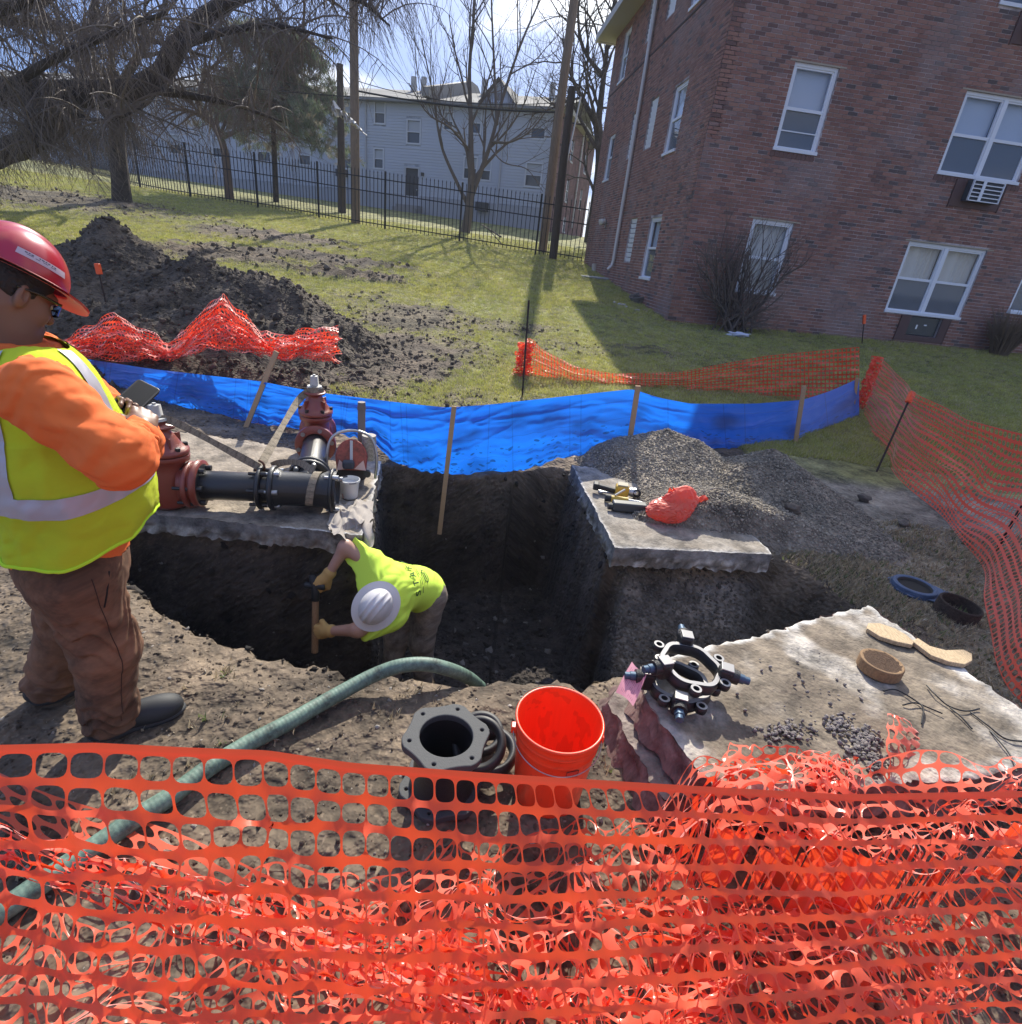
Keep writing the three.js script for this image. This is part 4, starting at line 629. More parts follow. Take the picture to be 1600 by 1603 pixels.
{
  const red = (x, y, z) => mixc([0.12, 0.066, 0.056], [0.26, 0.17, 0.15], 0.5 + fbm(x * 9, y * 18, z * 9, 3));
  const top = (x, y, z, s, side) => side ? red(x, y, z) : mixc(mixc(mixc([0.22, 0.178, 0.13], [0.14, 0.11, 0.08], 0.5 + 1.2 * fbm(x * 2.4, 1, z * 2.4, 4)), [0.42, 0.38, 0.33], ss(0.05, 0.5, fbm(x * 1.6 + 4, 6, z * 1.6, 4) + 0.35 * (x - 1.6))), PALE, ss(0.9, 1, s + 0.1 * fbm(x * 6, 2, z * 6, 3)) * (z < -2 || x > 2 ? 0.9 : 0.35));
  solo('broken_slab', slab([xz(1008, 1096, 0.235), xz(1003, 1044, 0.235), xz(1090, 1016, 0.235), xz(1190, 992, 0.235), xz(1290, 962, 0.235), xz(1362, 945, 0.235), xz(1480, 1028, 0.235), xz(1600, 1108, 0.235), xz(1700, 1165, 0.235), xz(1530, 1222, 0.235), xz(1300, 1238, 0.235), xz(1118, 1242, 0.235)], SLABY, 0.105, top, { rough: 0.02, jag: 0.014, rings: 44, under: -0.045 }), MAT.concrete, 'large broken pavement slab at right carrying the bolted ring and pale wood pieces', 'slab');
  solo('broken_slab', slab([xz(950, 1092, 0.12), xz(990, 1050, 0.12), xz(1200, 1010, 0.12), xz(1340, 985, 0.12), xz(1560, 1150, 0.12), xz(1500, 1236, 0.12), xz(1034, 1248, 0.12)], (x, z) => 0.118, 0.12, (x, y, z, s, side) => side ? red(x, y, z) : mixc([0.34, 0.29, 0.25], [0.12, 0.09, 0.076], 0.75 + 0.9 * fbm(x * 5, 2, z * 5, 3)), { rough: 0.025, jag: 0.016, rings: 24, under: -0.06 }), MAT.concrete, 'lower broken slab with a reddish rough edge sticking out beneath the larger slab', 'slab');
}
// ---------------------------------------------------------------- blue tarp on stakes
const lin = (t, x) => { let k = 1; while (k < t.length - 1 && x > t[k][0]) k++; return lerp(t[k - 1][1], t[k][1], clamp((x - t[k - 1][0]) / (t[k][0] - t[k - 1][0]))); };
const smo = (t, x) => (lin(t, x - 9) + lin(t, x) * 2 + lin(t, x + 9)) / 4;
{
  const zt = [[60, -6.7], [240, -5.85], [388, -5.44], [531, -5.1], [700, -4.78], [860, -5.15], [985, -5.75], [1150, -6.5], [1245, -7.1], [1345, -8.55]];
  const top = [[60, 548], [96, 556], [241, 578], [408, 597], [495, 614], [640, 632], [700, 638], [760, 634], [870, 622], [990, 609], [1030, 622], [1080, 632], [1180, 632], [1257, 626], [1300, 612], [1345, 592]];
  const bot = [[60, 590], [169, 612], [241, 632], [306, 650], [379, 660], [459, 670], [531, 678], [590, 695], [615, 728], [700, 743], [810, 741], [860, 722], [910, 710], [985, 698], [1150, 712], [1190, 706], [1245, 704], [1270, 712], [1300, 686], [1345, 664]];
  const f = (u, v) => {
    const x = lerp(60, 1345, u), py = lerp(smo(top, x), smo(bot, x) + 4 * noise3(x * 0.05, 2, 0), v), z = smo(zt, x), s = x / 140;
    const w = v + 0.16 * Math.sin((x - 700) / 285 * Math.PI) , fold = 0.045 * fbm(s * 0.5, w * 2.6, 3, 2) + 0.022 * Math.pow(Math.abs(Math.sin(w * 7 + 1.5 * noise3(s * 0.7, 1, 4))), 0.6) * ss(0.1, 0.5, v) + 0.006 * fbm(s * 3, v * 5, 8, 2) + 0.016 * Math.pow(1 - Math.abs(noise3(s * 1.1 + w * 2.2, w * 1.7 - s * 0.5, 12)), 6) + 0.012 * Math.pow(1 - Math.abs(noise3(s * 0.8, w * 4.5, 22)), 8);
    const hem = 0.012 * Math.exp(-Math.pow((v - 0.22) / 0.02, 2));
    const bulge = 0.1 * Math.sin(Math.PI * v) * Math.sin((x - 700) / 285 * Math.PI + 1.2);
    const p = zp(x, py, z + (fold + hem) * 1.2 + bulge * 0.7); p.u = x / 100; p.v = (1 - v) * 2; return p;
  };
  const tarpMap = (() => { const cv = document.createElement('canvas'); cv.width = 2048; cv.height = 256; const c = cv.getContext('2d'), r = rng(77); c.fillStyle = '#fff'; c.fillRect(0, 0, 2048, 256); c.strokeStyle = 'rgba(0,20,60,0.16)'; c.lineWidth = 2; for (let k = 0; k < 26; k++) { const x = r() * 2048; c.beginPath(); c.moveTo(x, 0); c.lineTo(x + (r() - 0.5) * 30, 256); c.stroke(); } for (const y of [52, 128, 196]) { c.beginPath(); c.moveTo(0, y); for (let x = 0; x < 2048; x += 60) c.lineTo(x, y + (r() - 0.5) * 5); c.stroke(); } for (let k = 0; k < 900; k++) { const y = 256 - 110 * Math.pow(r(), 2.5), x = r() * 2048, q = 1 + 5 * r() * r(); c.fillStyle = 'rgba(' + (70 + 40 * r() | 0) + ',55,45,' + (0.15 + 0.35 * r()).toFixed(2) + ')'; c.beginPath(); c.ellipse(x, y, q * 1.6, q, 0, 0, 6.3); c.fill(); } for (let k = 0; k < 40; k++) { const x = r() * 2048, y = 60 + 180 * r(), q = 20 + 40 * r(), g = c.createRadialGradient(x, y, 1, x, y, q); g.addColorStop(0, 'rgba(60,50,60,0.28)'); g.addColorStop(1, 'rgba(60,50,60,0)'); c.fillStyle = g; c.fillRect(x - q, y - q, 2 * q, 2 * q); } const t = new THREE.CanvasTexture(cv); t.colorSpace = THREE.SRGBColorSpace; t.wrapS = t.wrapT = THREE.RepeatWrapping; t.repeat.set(0.078, 0.5); return t; })();
  const tarpMat = phy(C(0.01, 0.2, 0.95), { roughness: 0.5, transmission: 0.62, clearcoat: 0.25, clearcoatRoughness: 0.3, side: THREE.DoubleSide, bumpMap: at2(weave, 3), bumpScale: 0.0012, map: tarpMap }); tarpMat.roughness = 0.9;
  const t = thing('blue_tarp', 'long bright blue tarp strung on stakes along the back of the pit', 'tarp');
  part('sheet', new MB().sheet(420, 44, f).geo(), tarpMat, t);
  part('loose_end', new MB().sheet(24, 20, (u, v) => { const a = f(1, v), b = zp(1338 - 14 * u + 6 * Math.sin(v * 4), lerp(600, 655, v), -8.9 - 0.25 * u); return a.lerp(b, u); }).geo(), tarpMat, t);
  const st = [[388, 662, -5.4, 433, 550, -5.55, 0.024], [690, 818, -4.66, 711, 636, -4.7, 0.02], [984, 700, -5.66, 999, 604, -5.62, 0.026], [1243, 706, -7.0, 1259, 604, -7.0, 0.026], [1330, 668, -8.45, 1342, 592, -8.5, 0.024]];
  const lab = ['leaning wooden stake in front of the tarp, nearest the red valves', 'long wooden stake in front of the tarp reaching down into the pit', 'wooden stake behind the gravel pile holding the tarp, third from the left', 'wooden stake in the shaded part of the tarp by the darker gravel', 'wooden stake at the far right end corner of the tarp'];
  st.forEach(([x0, y0, z0, x1, y1, z1, w], k) => {
    const a = zp(x0, y0, z0 + 0.09), b = zp(x1, y1, z1 + 0.09); const L = a.distanceTo(b) + 0.12, g = bx(w * 2, L, w * 0.9, 0.003).translate(0, L / 2 - 0.12, 0), m = solo('wooden_stake', g, MAT.paleStake, lab[k], 'stake', a, 'wooden stakes holding the blue tarp');
    m.quaternion.setFromUnitVectors(V(0, 1, 0), b.clone().sub(a).normalize());
  });
}
// ---------------------------------------------------------------- orange netting
function net(nu, nv, S, o = {}) {
  const P = [], U = [], I = [], a = o.a ?? 0.43, b = o.b ?? 0.36, n = o.n ?? 16, ex = o.ex ?? 3.2;
  for (let j = 0; j < nv; j++) for (let i = 0; i < nu; i++) {
    if (o.skip && o.skip(i, j)) continue;
    const s = P.length / 3, vy = o.vary ?? 1, aa = a * (1 + 0.04 * vy * noise3(i * 0.7, j * 1.2, 1) - 0.02 * (vy - 1)), bb = b * (1 + 0.07 * vy * noise3(i * 0.45, j * 1.3, 5));
    for (let k = 0; k < n; k++) {
      const t = (k + 0.5 * (n === 8 ? 0 : 0)) / n * 2 * Math.PI, c = Math.cos(t), d = Math.sin(t), q = 0.5 / Math.max(Math.abs(c), Math.abs(d)), e = Math.pow(Math.pow(Math.abs(c), ex) + Math.pow(Math.abs(d), ex), -1 / ex);
      for (const [x, y] of [[i + 0.5 + c * q, j + 0.5 + d * q], [i + 0.5 + c * e * aa, j + 0.5 + d * e * bb]]) { const p = S(x, y); P.push(p.x, p.y, p.z); U.push(x, y); }
    }
    for (let k = 0; k < n; k++) { const A = s + 2 * k, B = s + 2 * ((k + 1) % n); I.push(A, A + 1, B, B, A + 1, B + 1); }
  }
  const g = new THREE.BufferGeometry(); g.setAttribute('position', new THREE.Float32BufferAttribute(P, 3)); g.setAttribute('uv', new THREE.Float32BufferAttribute(U, 2)); g.setIndex(I);
  const m = mergeVertices(g, 1e-5); m.computeVertexNormals(); return m;
}
{
  // the near fence that hangs across the bottom of the view
  const rows = [[-200, 1172, 46], [0, 1175, 48], [150, 1172, 51], [300, 1180, 52], [420, 1184, 51], [550, 1203, 49.5], [800, 1221, 46], [1062, 1236, 41], [1325, 1250, 36], [1566, 1245, 34], [1900, 1240, 33]];
  const dep = [[-200, 0.96], [0, 0.95], [300, 0.92], [550, 0.95], [800, 1.02], [1062, 1.12], [1325, 1.24], [1566, 1.32], [1900, 1.42]];
  const pitch = [[-200, 60], [0, 57], [200, 53], [350, 45], [550, 38], [700, 32], [900, 27], [1100, 24], [1300, 22], [1900, 20]];
  const cols = [-180]; while (cols.at(-1) < 1800) cols.push(cols.at(-1) + lin(pitch, cols.at(-1)));
  const nu = cols.length - 1, nv = 10;
  const S = (i, j) => {
    const k = clamp(Math.floor(i), 0, nu - 1); let x = lerp(cols[k], cols[k + 1], i - k);
    const X = x; x += 0.32 * Math.max(0, X - 600) * (j / 10) * ss(600, 900, X) + (X < 420 ? -14 * Math.sin(j * 0.9 + X * 0.008) * ss(0, 3, j) : 0);
    const sg = lerp(9, 4, ss(400, 800, X)) * noise3(X * 0.0055, j * 0.45, 3) * ss(0.2, 2, j) + 1.6 * noise3(X * 0.02, j * 0.8, 6) * ss(0.2, 1.5, j);
    const y = smo(rows.map(([a, b]) => [a, b]), X) + smo(rows.map(([a, , c]) => [a, c]), X) * j + sg - (j < 0.01 ? 0 : 0);
    return at(x, y, smo(dep, X) - 0.004 * j + (0.014 * noise3(X * 0.007, j * 0.5, 7) + 0.004 * noise3(X * 0.03, j * 1.1, 2)) * ss(0, 1.5, j));
  };
  const t = thing('safety_fence', 'orange plastic safety netting hanging across the bottom foreground', 'fence');
  part('netting', net(nu, nv, (i, j) => S(i, Math.max(0, j)), { a: 0.465, b: 0.383, n: 24, ex: 3.4, vary: 1.1 }), MAT.orangeNetFront, t);
  part('top_band', new MB().sheet(220, 3, (u, v) => { const p = S(u * nu, 0.05 - v * 0.26); return p.addScaledVector(AZ, 0.003); }).geo(), MAT.orangeNetFront, t);
  // a gathered fold that runs down from the left
  part('gathered_fold', net(46, 7, (i, j) => { const u = i / 46, x = lerp(-80, 760, u) + 10 * noise3(i * 0.2, j * 0.5, 4), y = lerp(1296, 1555, Math.pow(u, 0.92)) + (j - 3.5) * lerp(9, 21, u) + 9 * noise3(i * 0.22, j * 0.6, 2); return at(x, y, 1.0 + 0.05 * noise3(i * 0.21, j * 0.8, 9)); }, { n: 16, a: 0.44, b: 0.35 }), MAT.orangeNet, t);
  // more of the net lying crumpled on the ground behind it
  const h = thing('crumpled_netting', 'crumpled orange netting heaped on the ground behind the near fence', 'netting');
  const crumple = (x0, x1, y0, y1, nu, nv, amp, lift, seed, o = {}) => net(nu, nv, (i, j) => {
    const u = i / nu, v = j / nv, e = o.edge ? o.edge(u, v) : 0, p = gp(lerp(x0, x1, u) + (o.sx ? o.sx(u, v) : 0), lerp(o.y0 ? o.y0(u) : y0, y1, v) , 0), X = p.x, Z = p.z, q = 3.4;
    const A = amp * lerp(0.45, 1, ss(0, 0.25, v)), d = V(fbm(i * 0.11 + seed, j * 0.11, 1, 2), fbm(i * 0.11, j * 0.11 + seed, 4, 2), fbm(i * 0.11, j * 0.11, 8 + seed, 2));
    const f = V(noise3(i * 0.36, j * 0.36, seed + 2), noise3(i * 0.36, j * 0.36, seed + 5), noise3(i * 0.36, j * 0.36, seed + 9));
    const under = X > 0.55 && Z < -1.15 && Z > -2.3 ? SLABY(X, Z) * ss(0.55, 0.8, X) : 0;
    const P = V(X, 0, Z).addScaledVector(d, A * 2.0).addScaledVector(f, A * 0.15); P.y = Math.max(0.014 + 0.02 * Math.abs(f.x), P.y + lift + A * 0.5) + under; return P;
  }, { n: 16, a: 0.455, b: 0.415, ex: 2.8 });
  const mats = MAT.orangeNet;
  part('netting', crumple(-60, 760, 0, 1790, 30, 13, 0.06, 0.01, 1, { y0: (u) => lerp(1430, 1385, u) + 40 * noise3(u * 5, 1, 1) }), mats, h);
  part('netting', crumple(560, 1250, 0, 1760, 34, 22, 0.1, 0.03, 2.7, { y0: (u) => lerp(1375, 1265, u) + 34 * noise3(u * 6, 4, 1) }), mats, h);
  part('netting', crumple(1000, 1640, 0, 1560, 32, 18, 0.1, 0.03, 4.4, { y0: (u) => 1272 + 14 * noise3(u * 6, 7, 1) }), mats, h);
  part('netting', crumple(620, 1500, 0, 1700, 40, 14, 0.11, 0.05, 6.1, { y0: (u) => 1440 + 40 * noise3(u * 7, 2, 3) }), mats, h);
  // strip of loose mesh lying left, behind the fence
  part('loose_strip', net(15, 4, (i, j) => { const u = i / 15, p = gp(lerp(-40, 560, u) + j * 8, lerp(1190, 1420, u) + j * lerp(26, 34, u) + 8 * Math.sin(u * 9), 0.05 + 0.03 * Math.sin(u * 12 + j)); return p; }, { n: 16, a: 0.42, b: 0.35, ex: 2.5 }), mats, h);
  part('torn_flap', net(9, 4, (i, j) => { const u = i / 9, v = j / 4, x = lerp(lerp(1142, 1300, u), lerp(1112, 1335, u), v) + 6 * noise3(i * 0.5, j, 3), y = lerp(1166 + 18 * Math.pow(u, 3), 1246, v) + 5 * noise3(i, j * 0.5, 2); return gp(x, y, 0.3 + 0.03 * Math.sin(u * 5 + v * 3) - 0.04 * v); }, { n: 16, a: 0.42, b: 0.37, ex: 2.6 }), mats, h);
  part('torn_flap', net(5, 6, (i, j) => { const u = i / 5, v = j / 6, x = lerp(1390, lerp(1415, 1545, v), u) + 4 * noise3(i, j, 3), y = lerp(1116 + 8 * u, 1246, v); return gp(x, y, 0.27 + 0.05 * Math.sin(u * 3 + v * 4) - 0.02 * v); }, { n: 16, a: 0.4, b: 0.37, ex: 2.4 }), mats, h);
  part('torn_flap', net(7, 3, (i, j) => gp(lerp(1270, 1345, i / 7) + 8 * noise3(i, j, 6), lerp(1190, 1240, j / 3) + 12 * noise3(i * 0.7, j, 1), 0.27 + 0.03 * noise3(i * 0.5, j * 0.9, 2)), { n: 16, a: 0.4, b: 0.37, ex: 2.4 }), mats, h);
}
{
  // fence behind the tarp, its right-hand run, and the heap on the dirt pile
  const m = MAT.orangeNetFar, rod = std(C(0.05, 0.035, 0.03), { roughness: 0.8, metalness: 0.4 }), cap = phy(C(0.9, 0.12, 0.03), { roughness: 0.45 });
  const bt = [[812, 530], [826, 530], [845, 544], [900, 574], [960, 585], [1060, 583], [1200, 557], [1345, 543]], bb = [[790, 594], [815, 594], [860, 602], [920, 614], [1000, 632], [1200, 652], [1345, 664]];
  const t = thing('safety_fence', 'sagging orange safety netting running behind the blue tarp', 'fence');
  part('netting', net(92, 17, (i, j) => { const u = i / 92, x = lerp(812, 1345, Math.pow(u, 1.15)), v = j / 17, bunch = 1 - ss(0, 0.1, u); const p = zp(x + 26 * (v - 0.5) * -bunch + 4 * bunch * noise3(i, j, 1), lerp(smo(bt, x), smo(bb, x), v), lerp(-8.5, -8.85, u) + 0.1 * noise3(i * 0.12, j * 0.3, 3) + 0.25 * bunch * noise3(i * 0.6, j * 0.6, 2) - 0.2 * Math.sin(Math.PI * v) * ss(0.3, 0.7, u)); return p; }, { n: 8, a: 0.4, b: 0.36 }), m, t);
  const grd = [[1345, 664], [1372, 705], [1402, 745], [1455, 800], [1522, 872], [1540, 950], [1552, 1020], [1578, 1070], [1606, 1105], [1640, 1130]].map(([x, y]) => gp(x, y, 0)), cv = new THREE.CatmullRomCurve3(grd, false, 'centripetal');
  const topH = [[0, 1.02], [0.22, 0.84], [0.5, 0.78], [0.62, 0.95], [0.8, 0.7], [1, 0.75]];
  const t2 = thing('safety_fence', 'orange safety netting along the right side, from the tarp corner to the broken slab', 'fence');
  part('netting', net(120, 18, (i, j) => { const u = i / 120, v = 1 - j / 18, p = cv.getPointAt(u), h = smo(topH, u); const bun = Math.exp(-Math.pow((u - 0.6) / 0.05, 2)); const fr = ss(0, 0.12, u); p.x += fr * (0.05 * noise3(i * 0.035, j * 0.12, 4) + 0.06 * Math.sin(v * 3) + 0.25 * v * ss(0.3, 0.7, u)); p.z += fr * 0.05 * noise3(i * 0.035, j * 0.12, 9); p.y = h * Math.pow(v, 1 + 0.5 * bun) + 0.03 * noise3(i * 0.05, j * 0.4, 2) * Math.sin(Math.PI * v) + 0.02; return p; }, { n: 8, a: 0.41, b: 0.34 }), m, t2);
  const gather = (c, w, h, s) => net(12, 16, (i, j) => { const a = i / 12 * 5.5 + s; return V(c.x + Math.cos(a) * w * (0.5 + 0.5 * noise3(i, j * 0.3, s)), c.y + h * j / 16, c.z + Math.sin(a) * w * (0.6 + 0.4 * noise3(i, j * 0.3, s + 4))); }, { n: 8, a: 0.4, b: 0.36 });
  part('gathered_corner', gather(zp(1340, 655, -8.85), 0.13, 0.95, 1), m, t2);
  part('gathered_end', gather(zp(816, 596, -8.5), 0.16, 0.55, 3), m, t);
  const tT = [[82, 540], [130, 515], [180, 490], [225, 512], [265, 540], [300, 505], [345, 456], [380, 490], [415, 525], [460, 520], [525, 508]], tB = [[82, 552], [130, 560], [195, 562], [290, 560], [330, 542], [385, 552], [450, 562], [533, 566]];
  const t3 = thing('crumpled_netting', 'crumpled orange netting draped over the foot of the dirt pile behind the tarp', 'netting');
  for (const s of [1, 5]) part('netting', net(100, 15, (i, j) => { const u = i / 100, x = lerp(82, 530, u) + 9 * noise3(i * 0.1, j * 0.25, s), v = j / 15, y = lerp(smo(tT, x) + (s > 1 ? 12 : 0), smo(tB, x), v) + 6 * noise3(i * 0.13, j * 0.22, s + 3); return zp(x, y, lerp(-6.45, -6.15, v) + 0.16 * noise3(i * 0.11, j * 0.24, s + 7) + 0.02 * noise3(i * 0.3, j * 0.4, s) + (s > 1 ? -0.05 : 0)); }, { n: 8, a: 0.4, b: 0.36 }), MAT.orangeNetFar, t3);
  const rodThing = (label, a, b, capH) => { const t = thing('marker_stake', label, 'marker stake', a, undefined); const d = b.clone().sub(a); part('rod', tubeGeo([V(0, -0.1, 0), d], 0.012, 6), rod, t); if (capH) { const c = part('cap', bx(0.06, capH, 0.05, 0.008), cap, t); c.position.copy(d); c.quaternion.setFromUnitVectors(V(0, 1, 0), d.clone().normalize()); } };
  rodThing('thin marker stake with orange cap stuck in the dirt pile', zp(163, 460, -7.6), zp(154, 421, -7.6), 0.13);
  rodThing('thin marker stake with orange cap standing in shade before the brick wall', tp(1351, 540), zp(1353, 500, tp(1351, 540).z), 0.2);
  rodThing('dark metal rod with orange cap in the right-hand netting', gp(1370, 742, 0), zp(1425, 622, -6.6), 0.14);
  rodThing('dark metal rod leaning in the netting at the right edge of view', gp(1562, 858, 0), zp(1612, 770, -4.2), 0);
  rodThing('thin tall metal rod holding the left end of the netting behind the tarp', tp(818, 622), zp(828, 470, tp(818, 622).z), 0);
}
// ---------------------------------------------------------------- pipe assembly on the left slab
const hexBolt = (r, h, shaft = 0.05) => joinG(cyl(r, r, h, 6).translate(0, h / 2, 0), cyl(r * 0.6, r * 0.6, shaft, 8).translate(0, -shaft / 2, 0));
const rotTo = (m, d) => { m.quaternion.setFromUnitVectors(V(0, 1, 0), d.clone().normalize()); return m; };
const grp = (name, parent, pos, d) => { const g = new THREE.Group(); g.name = name; parent.add(g); if (pos) g.position.copy(pos); if (d) rotTo(g, d); return g; };
{
  const A = gp(296, 758, 0.21), E = gp(521, 768, 0.21); E.y = A.y; const O = V(A.x, 0.05, A.z), t = thing('pipe_assembly', 'black pipe assembly with two red gate valves lying on the left slab', 'pipe', O);
  const L = (p) => p.clone().sub(O), ax = E.clone().sub(A).normalize(), len = E.distanceTo(A), cr_ = V(0, 1, 0).cross(ax).normalize(); if (cr_.z > 0) cr_.negate();   // cr_ points away from the viewer
  const P = (s, h = 0.16) => V(0, 0, 0).addScaledVector(ax, s).setY(h);
  const jointAt = len * 0.55, yc = 0.16;
  part('pipe', tubeGeo([P(0), P(jointAt)], 0.098, 28), MAT.blackPipe, t);
  const flange = (s, r, th, mat, n, boltMat, d = ax, c = P(s)) => { const g = grp('flange', t, c, d); part('plate', lathe([[0.09, -th / 2], [r - 0.01, -th / 2], [r, -th / 2 + 0.008], [r, th / 2 - 0.008], [r - 0.01, th / 2], [0.09, th / 2]], 36), mat, g); for (let k = 0; k < n; k++) { const a = (k + 0.5) / n * 6.283, m = part('bolt', hexBolt(0.019, 0.034, th + 0.05), boltMat, g); m.position.set(Math.cos(a) * (r - 0.028), th / 2, Math.sin(a) * (r - 0.028)); } return g; };
  const tbolt = std(C(0.05, 0.05, 0.052), { roughness: 0.4, metalness: 0.6 });
  flange(0.015, 0.158, 0.035, MAT.redValve, 6, tbolt); flange(0.075, 0.15, 0.032, MAT.blackPipe, 6, tbolt);
  flange(jointAt - 0.05, 0.15, 0.03, MAT.blackPipe, 6, tbolt); flange(jointAt + 0.03, 0.155, 0.036, MAT.blackPipe, 6, MAT.steel);
  const tee = grp('tee', t); part('run', new MB().add(lathe([[0.1, 0], [0.135, 0.0], [0.137, 0.03], [0.118, 0.06], [0.118, len - jointAt - 0.1], [0.137, len - jointAt - 0.06], [0.137, len - jointAt]].map(([r, y]) => [r, y]), 36)).geo(), MAT.blackPipe, tee); tee.children[0].position.copy(P(jointAt + 0.03)); rotTo(tee.children[0], ax);
  const endR = grp('end_ring', t, P(len), ax); part('ring', lathe([[0.1, -0.012], [0.155, -0.012], [0.157, 0], [0.155, 0.012], [0.1, 0.012], [0.1, -0.012]], 40), MAT.blackPipe, endR); part('inside', cyl(0.1, 0.1, 0.01, 30).translate(0, -0.03, 0), darkRoom, endR);
  for (const a of [0.2, 2.5, 4.3]) { const b = part('bolt', hexBolt(0.02, 0.04), MAT.steel, endR); b.position.set(Math.cos(a) * 0.135, 0.01, Math.sin(a) * 0.135); }
  const V2 = L(gp(497, 712, 0.06)), bs = lerp(jointAt, len, 0.6), br0 = P(bs), br1 = V(V2.x, yc, V2.z), bd = br1.clone().sub(br0).normalize(), bl = br0.distanceTo(br1);
  part('branch', tubeGeo([br0, br1], 0.1, 28), MAT.blackPipe, t);
  flange(0, 0.15, 0.036, MAT.blackPipe, 6, MAT.steel, bd.clone().negate(), br0.clone().addScaledVector(bd, 0.19)); flange(0, 0.15, 0.03, MAT.blackPipe, 6, tbolt, bd.clone().negate(), br0.clone().addScaledVector(bd, 0.25));
  flange(0, 0.165, 0.04, MAT.redValve, 6, MAT.steel, bd.clone().negate(), br1.clone().addScaledVector(bd, -0.16));
  const valve = (pos, dir, h) => {
    const g = grp('gate_valve', t, pos); g.rotation.y = Math.atan2(-dir.z, dir.x);
    const k = h / 0.66;
    part('body', lathe([[0, 0], [0.1, 0], [0.125, 0.03], [0.135, 0.12], [0.135, 0.26], [0.125, 0.32], [0.16, 0.335], [0.163, 0.37], [0.15, 0.375], [0, 0.375]].map(([r, y]) => [r, y * k]), 36).scale(1, 1, 0.82), MAT.redValve, g);
    part('bonnet', lathe([[0.15, 0.378], [0.163, 0.383], [0.163, 0.41], [0.14, 0.42], [0.115, 0.45], [0.085, 0.5], [0.07, 0.52], [0.07, 0.545], [0.1, 0.55], [0.1, 0.565], [0.055, 0.572], [0.05, 0.6], [0, 0.6]].map(([r, y]) => [r, y * k]), 36).scale(1, 1, 0.86), MAT.redValve, g);
    for (const s of [-1, 1]) { const c = part('socket', lathe([[0.09, 0], [0.125, 0], [0.13, 0.06], [0.15, 0.085], [0.158, 0.09], [0.158, 0.125], [0.1, 0.125]], 32), MAT.redValve, g); c.position.set(0.1 * s, 0.17 * k, 0); c.rotation.z = -s * Math.PI / 2; }
    for (let q = 0; q < 6; q++) { const a = (q + 0.5) / 6 * 6.283, b = part('bolt', hexBolt(0.016, 0.026), tbolt, g); b.position.set(Math.cos(a) * 0.143, 0.41 * k, Math.sin(a) * 0.123); }
    for (let q = 0; q < 4; q++) { const a = (q + 0.5) / 4 * 6.283, rb = part('rib', bx(0.012, 0.09 * k, 0.05), MAT.redValve, g); rb.position.set(Math.cos(a) * 0.105, 0.455 * k, Math.sin(a) * 0.09); rb.rotation.set(0, -a + Math.PI / 2, 0); }
    const nut = std(C(0.5, 0.49, 0.46), { roughness: 0.55, metalness: 0.2 }); const n = part('operating_nut', joinG(cyl(0.036, 0.042, 0.075, 4).rotateY(0.6).translate(0, 0.052, 0), cyl(0.058, 0.062, 0.016, 20)), nut, g); n.position.y = 0.605 * k; const nb = part('nut_bolt', hexBolt(0.012, 0.012, 0.01), MAT.steel, g); nb.position.y = 0.605 * k + 0.09;
    return g;
  };
  const V1 = V(0, 0, 0).addScaledVector(ax, -0.135); valve(V1, ax, 0.66); valve(V(V2.x, 0, V2.z).addScaledVector(bd, 0.02), bd, 0.66);
  // lifting straps
  const strapM = std(C(0.33, 0.27, 0.19), { roughness: 0.9, map: at2(blotch, 3), bumpMap: at2(weave, 6), bumpScale: 0.001, side: THREE.DoubleSide }); strapM.color.multiplyScalar(1.7);
  const ribbon = (pts, w, side) => { const c = new THREE.CatmullRomCurve3(pts, false, 'centripetal'); return new MB().sheet(40, 2, (u, v) => { const p = c.getPointAt(u), tg = c.getTangentAt(u), vd = p.clone().sub(camera.position).add(V(0.4, 0.5, 0)).normalize(), s = tg.clone().cross(vd).normalize(); const q = p.addScaledVector(s, (v - 0.5) * w * (1 + 0.15 * Math.sin(u * 9))); q.u = u * 4; q.v = v * 0.1; return q; }).geo(); };
  const W = (v) => v.clone().add(O), n1 = W(V1).setY(0.05 + 0.6), n2 = W(V2).setY(0.05 + 0.6), hook = W(P(jointAt - 0.06, 0.3)).addScaledVector(cr_, 0.02);
  const s1 = thing('lifting_strap', 'pale webbing strap running from the left valve nut down to the hook on the pipe', 'strap'); part('webbing', ribbon([n1.clone().addScaledVector(ax, -0.06), n1.clone().addScaledVector(ax, 0.07), n1.clone().addScaledVector(ax, 0.14).setY(0.62), hook], 0.045, V(0, 0.8, 0.6)), strapM, s1);
  part('hook', tubeGeo([V(0, 0.05, 0), V(0.03, 0.03, 0), V(0.03, -0.02, 0), V(-0.01, -0.04, 0), V(-0.03, -0.01, 0)], 0.008, 8, 20), std(C(0.15, 0.07, 0.04), { roughness: 0.6, metalness: 0.5 }), s1).position.copy(hook);
  const s2 = thing('lifting_strap', 'darker webbing strap running from the rear valve nut down to the hook on the pipe', 'strap'); part('webbing', ribbon([n2.clone().add(V(0.07, -0.03, -0.02)), n2.clone().add(V(0, -0.01, 0.06)), n2.clone().add(V(-0.08, -0.06, 0.04)), hook], 0.05, V(0.3, 0.9, 0.2)), strapM, s2);
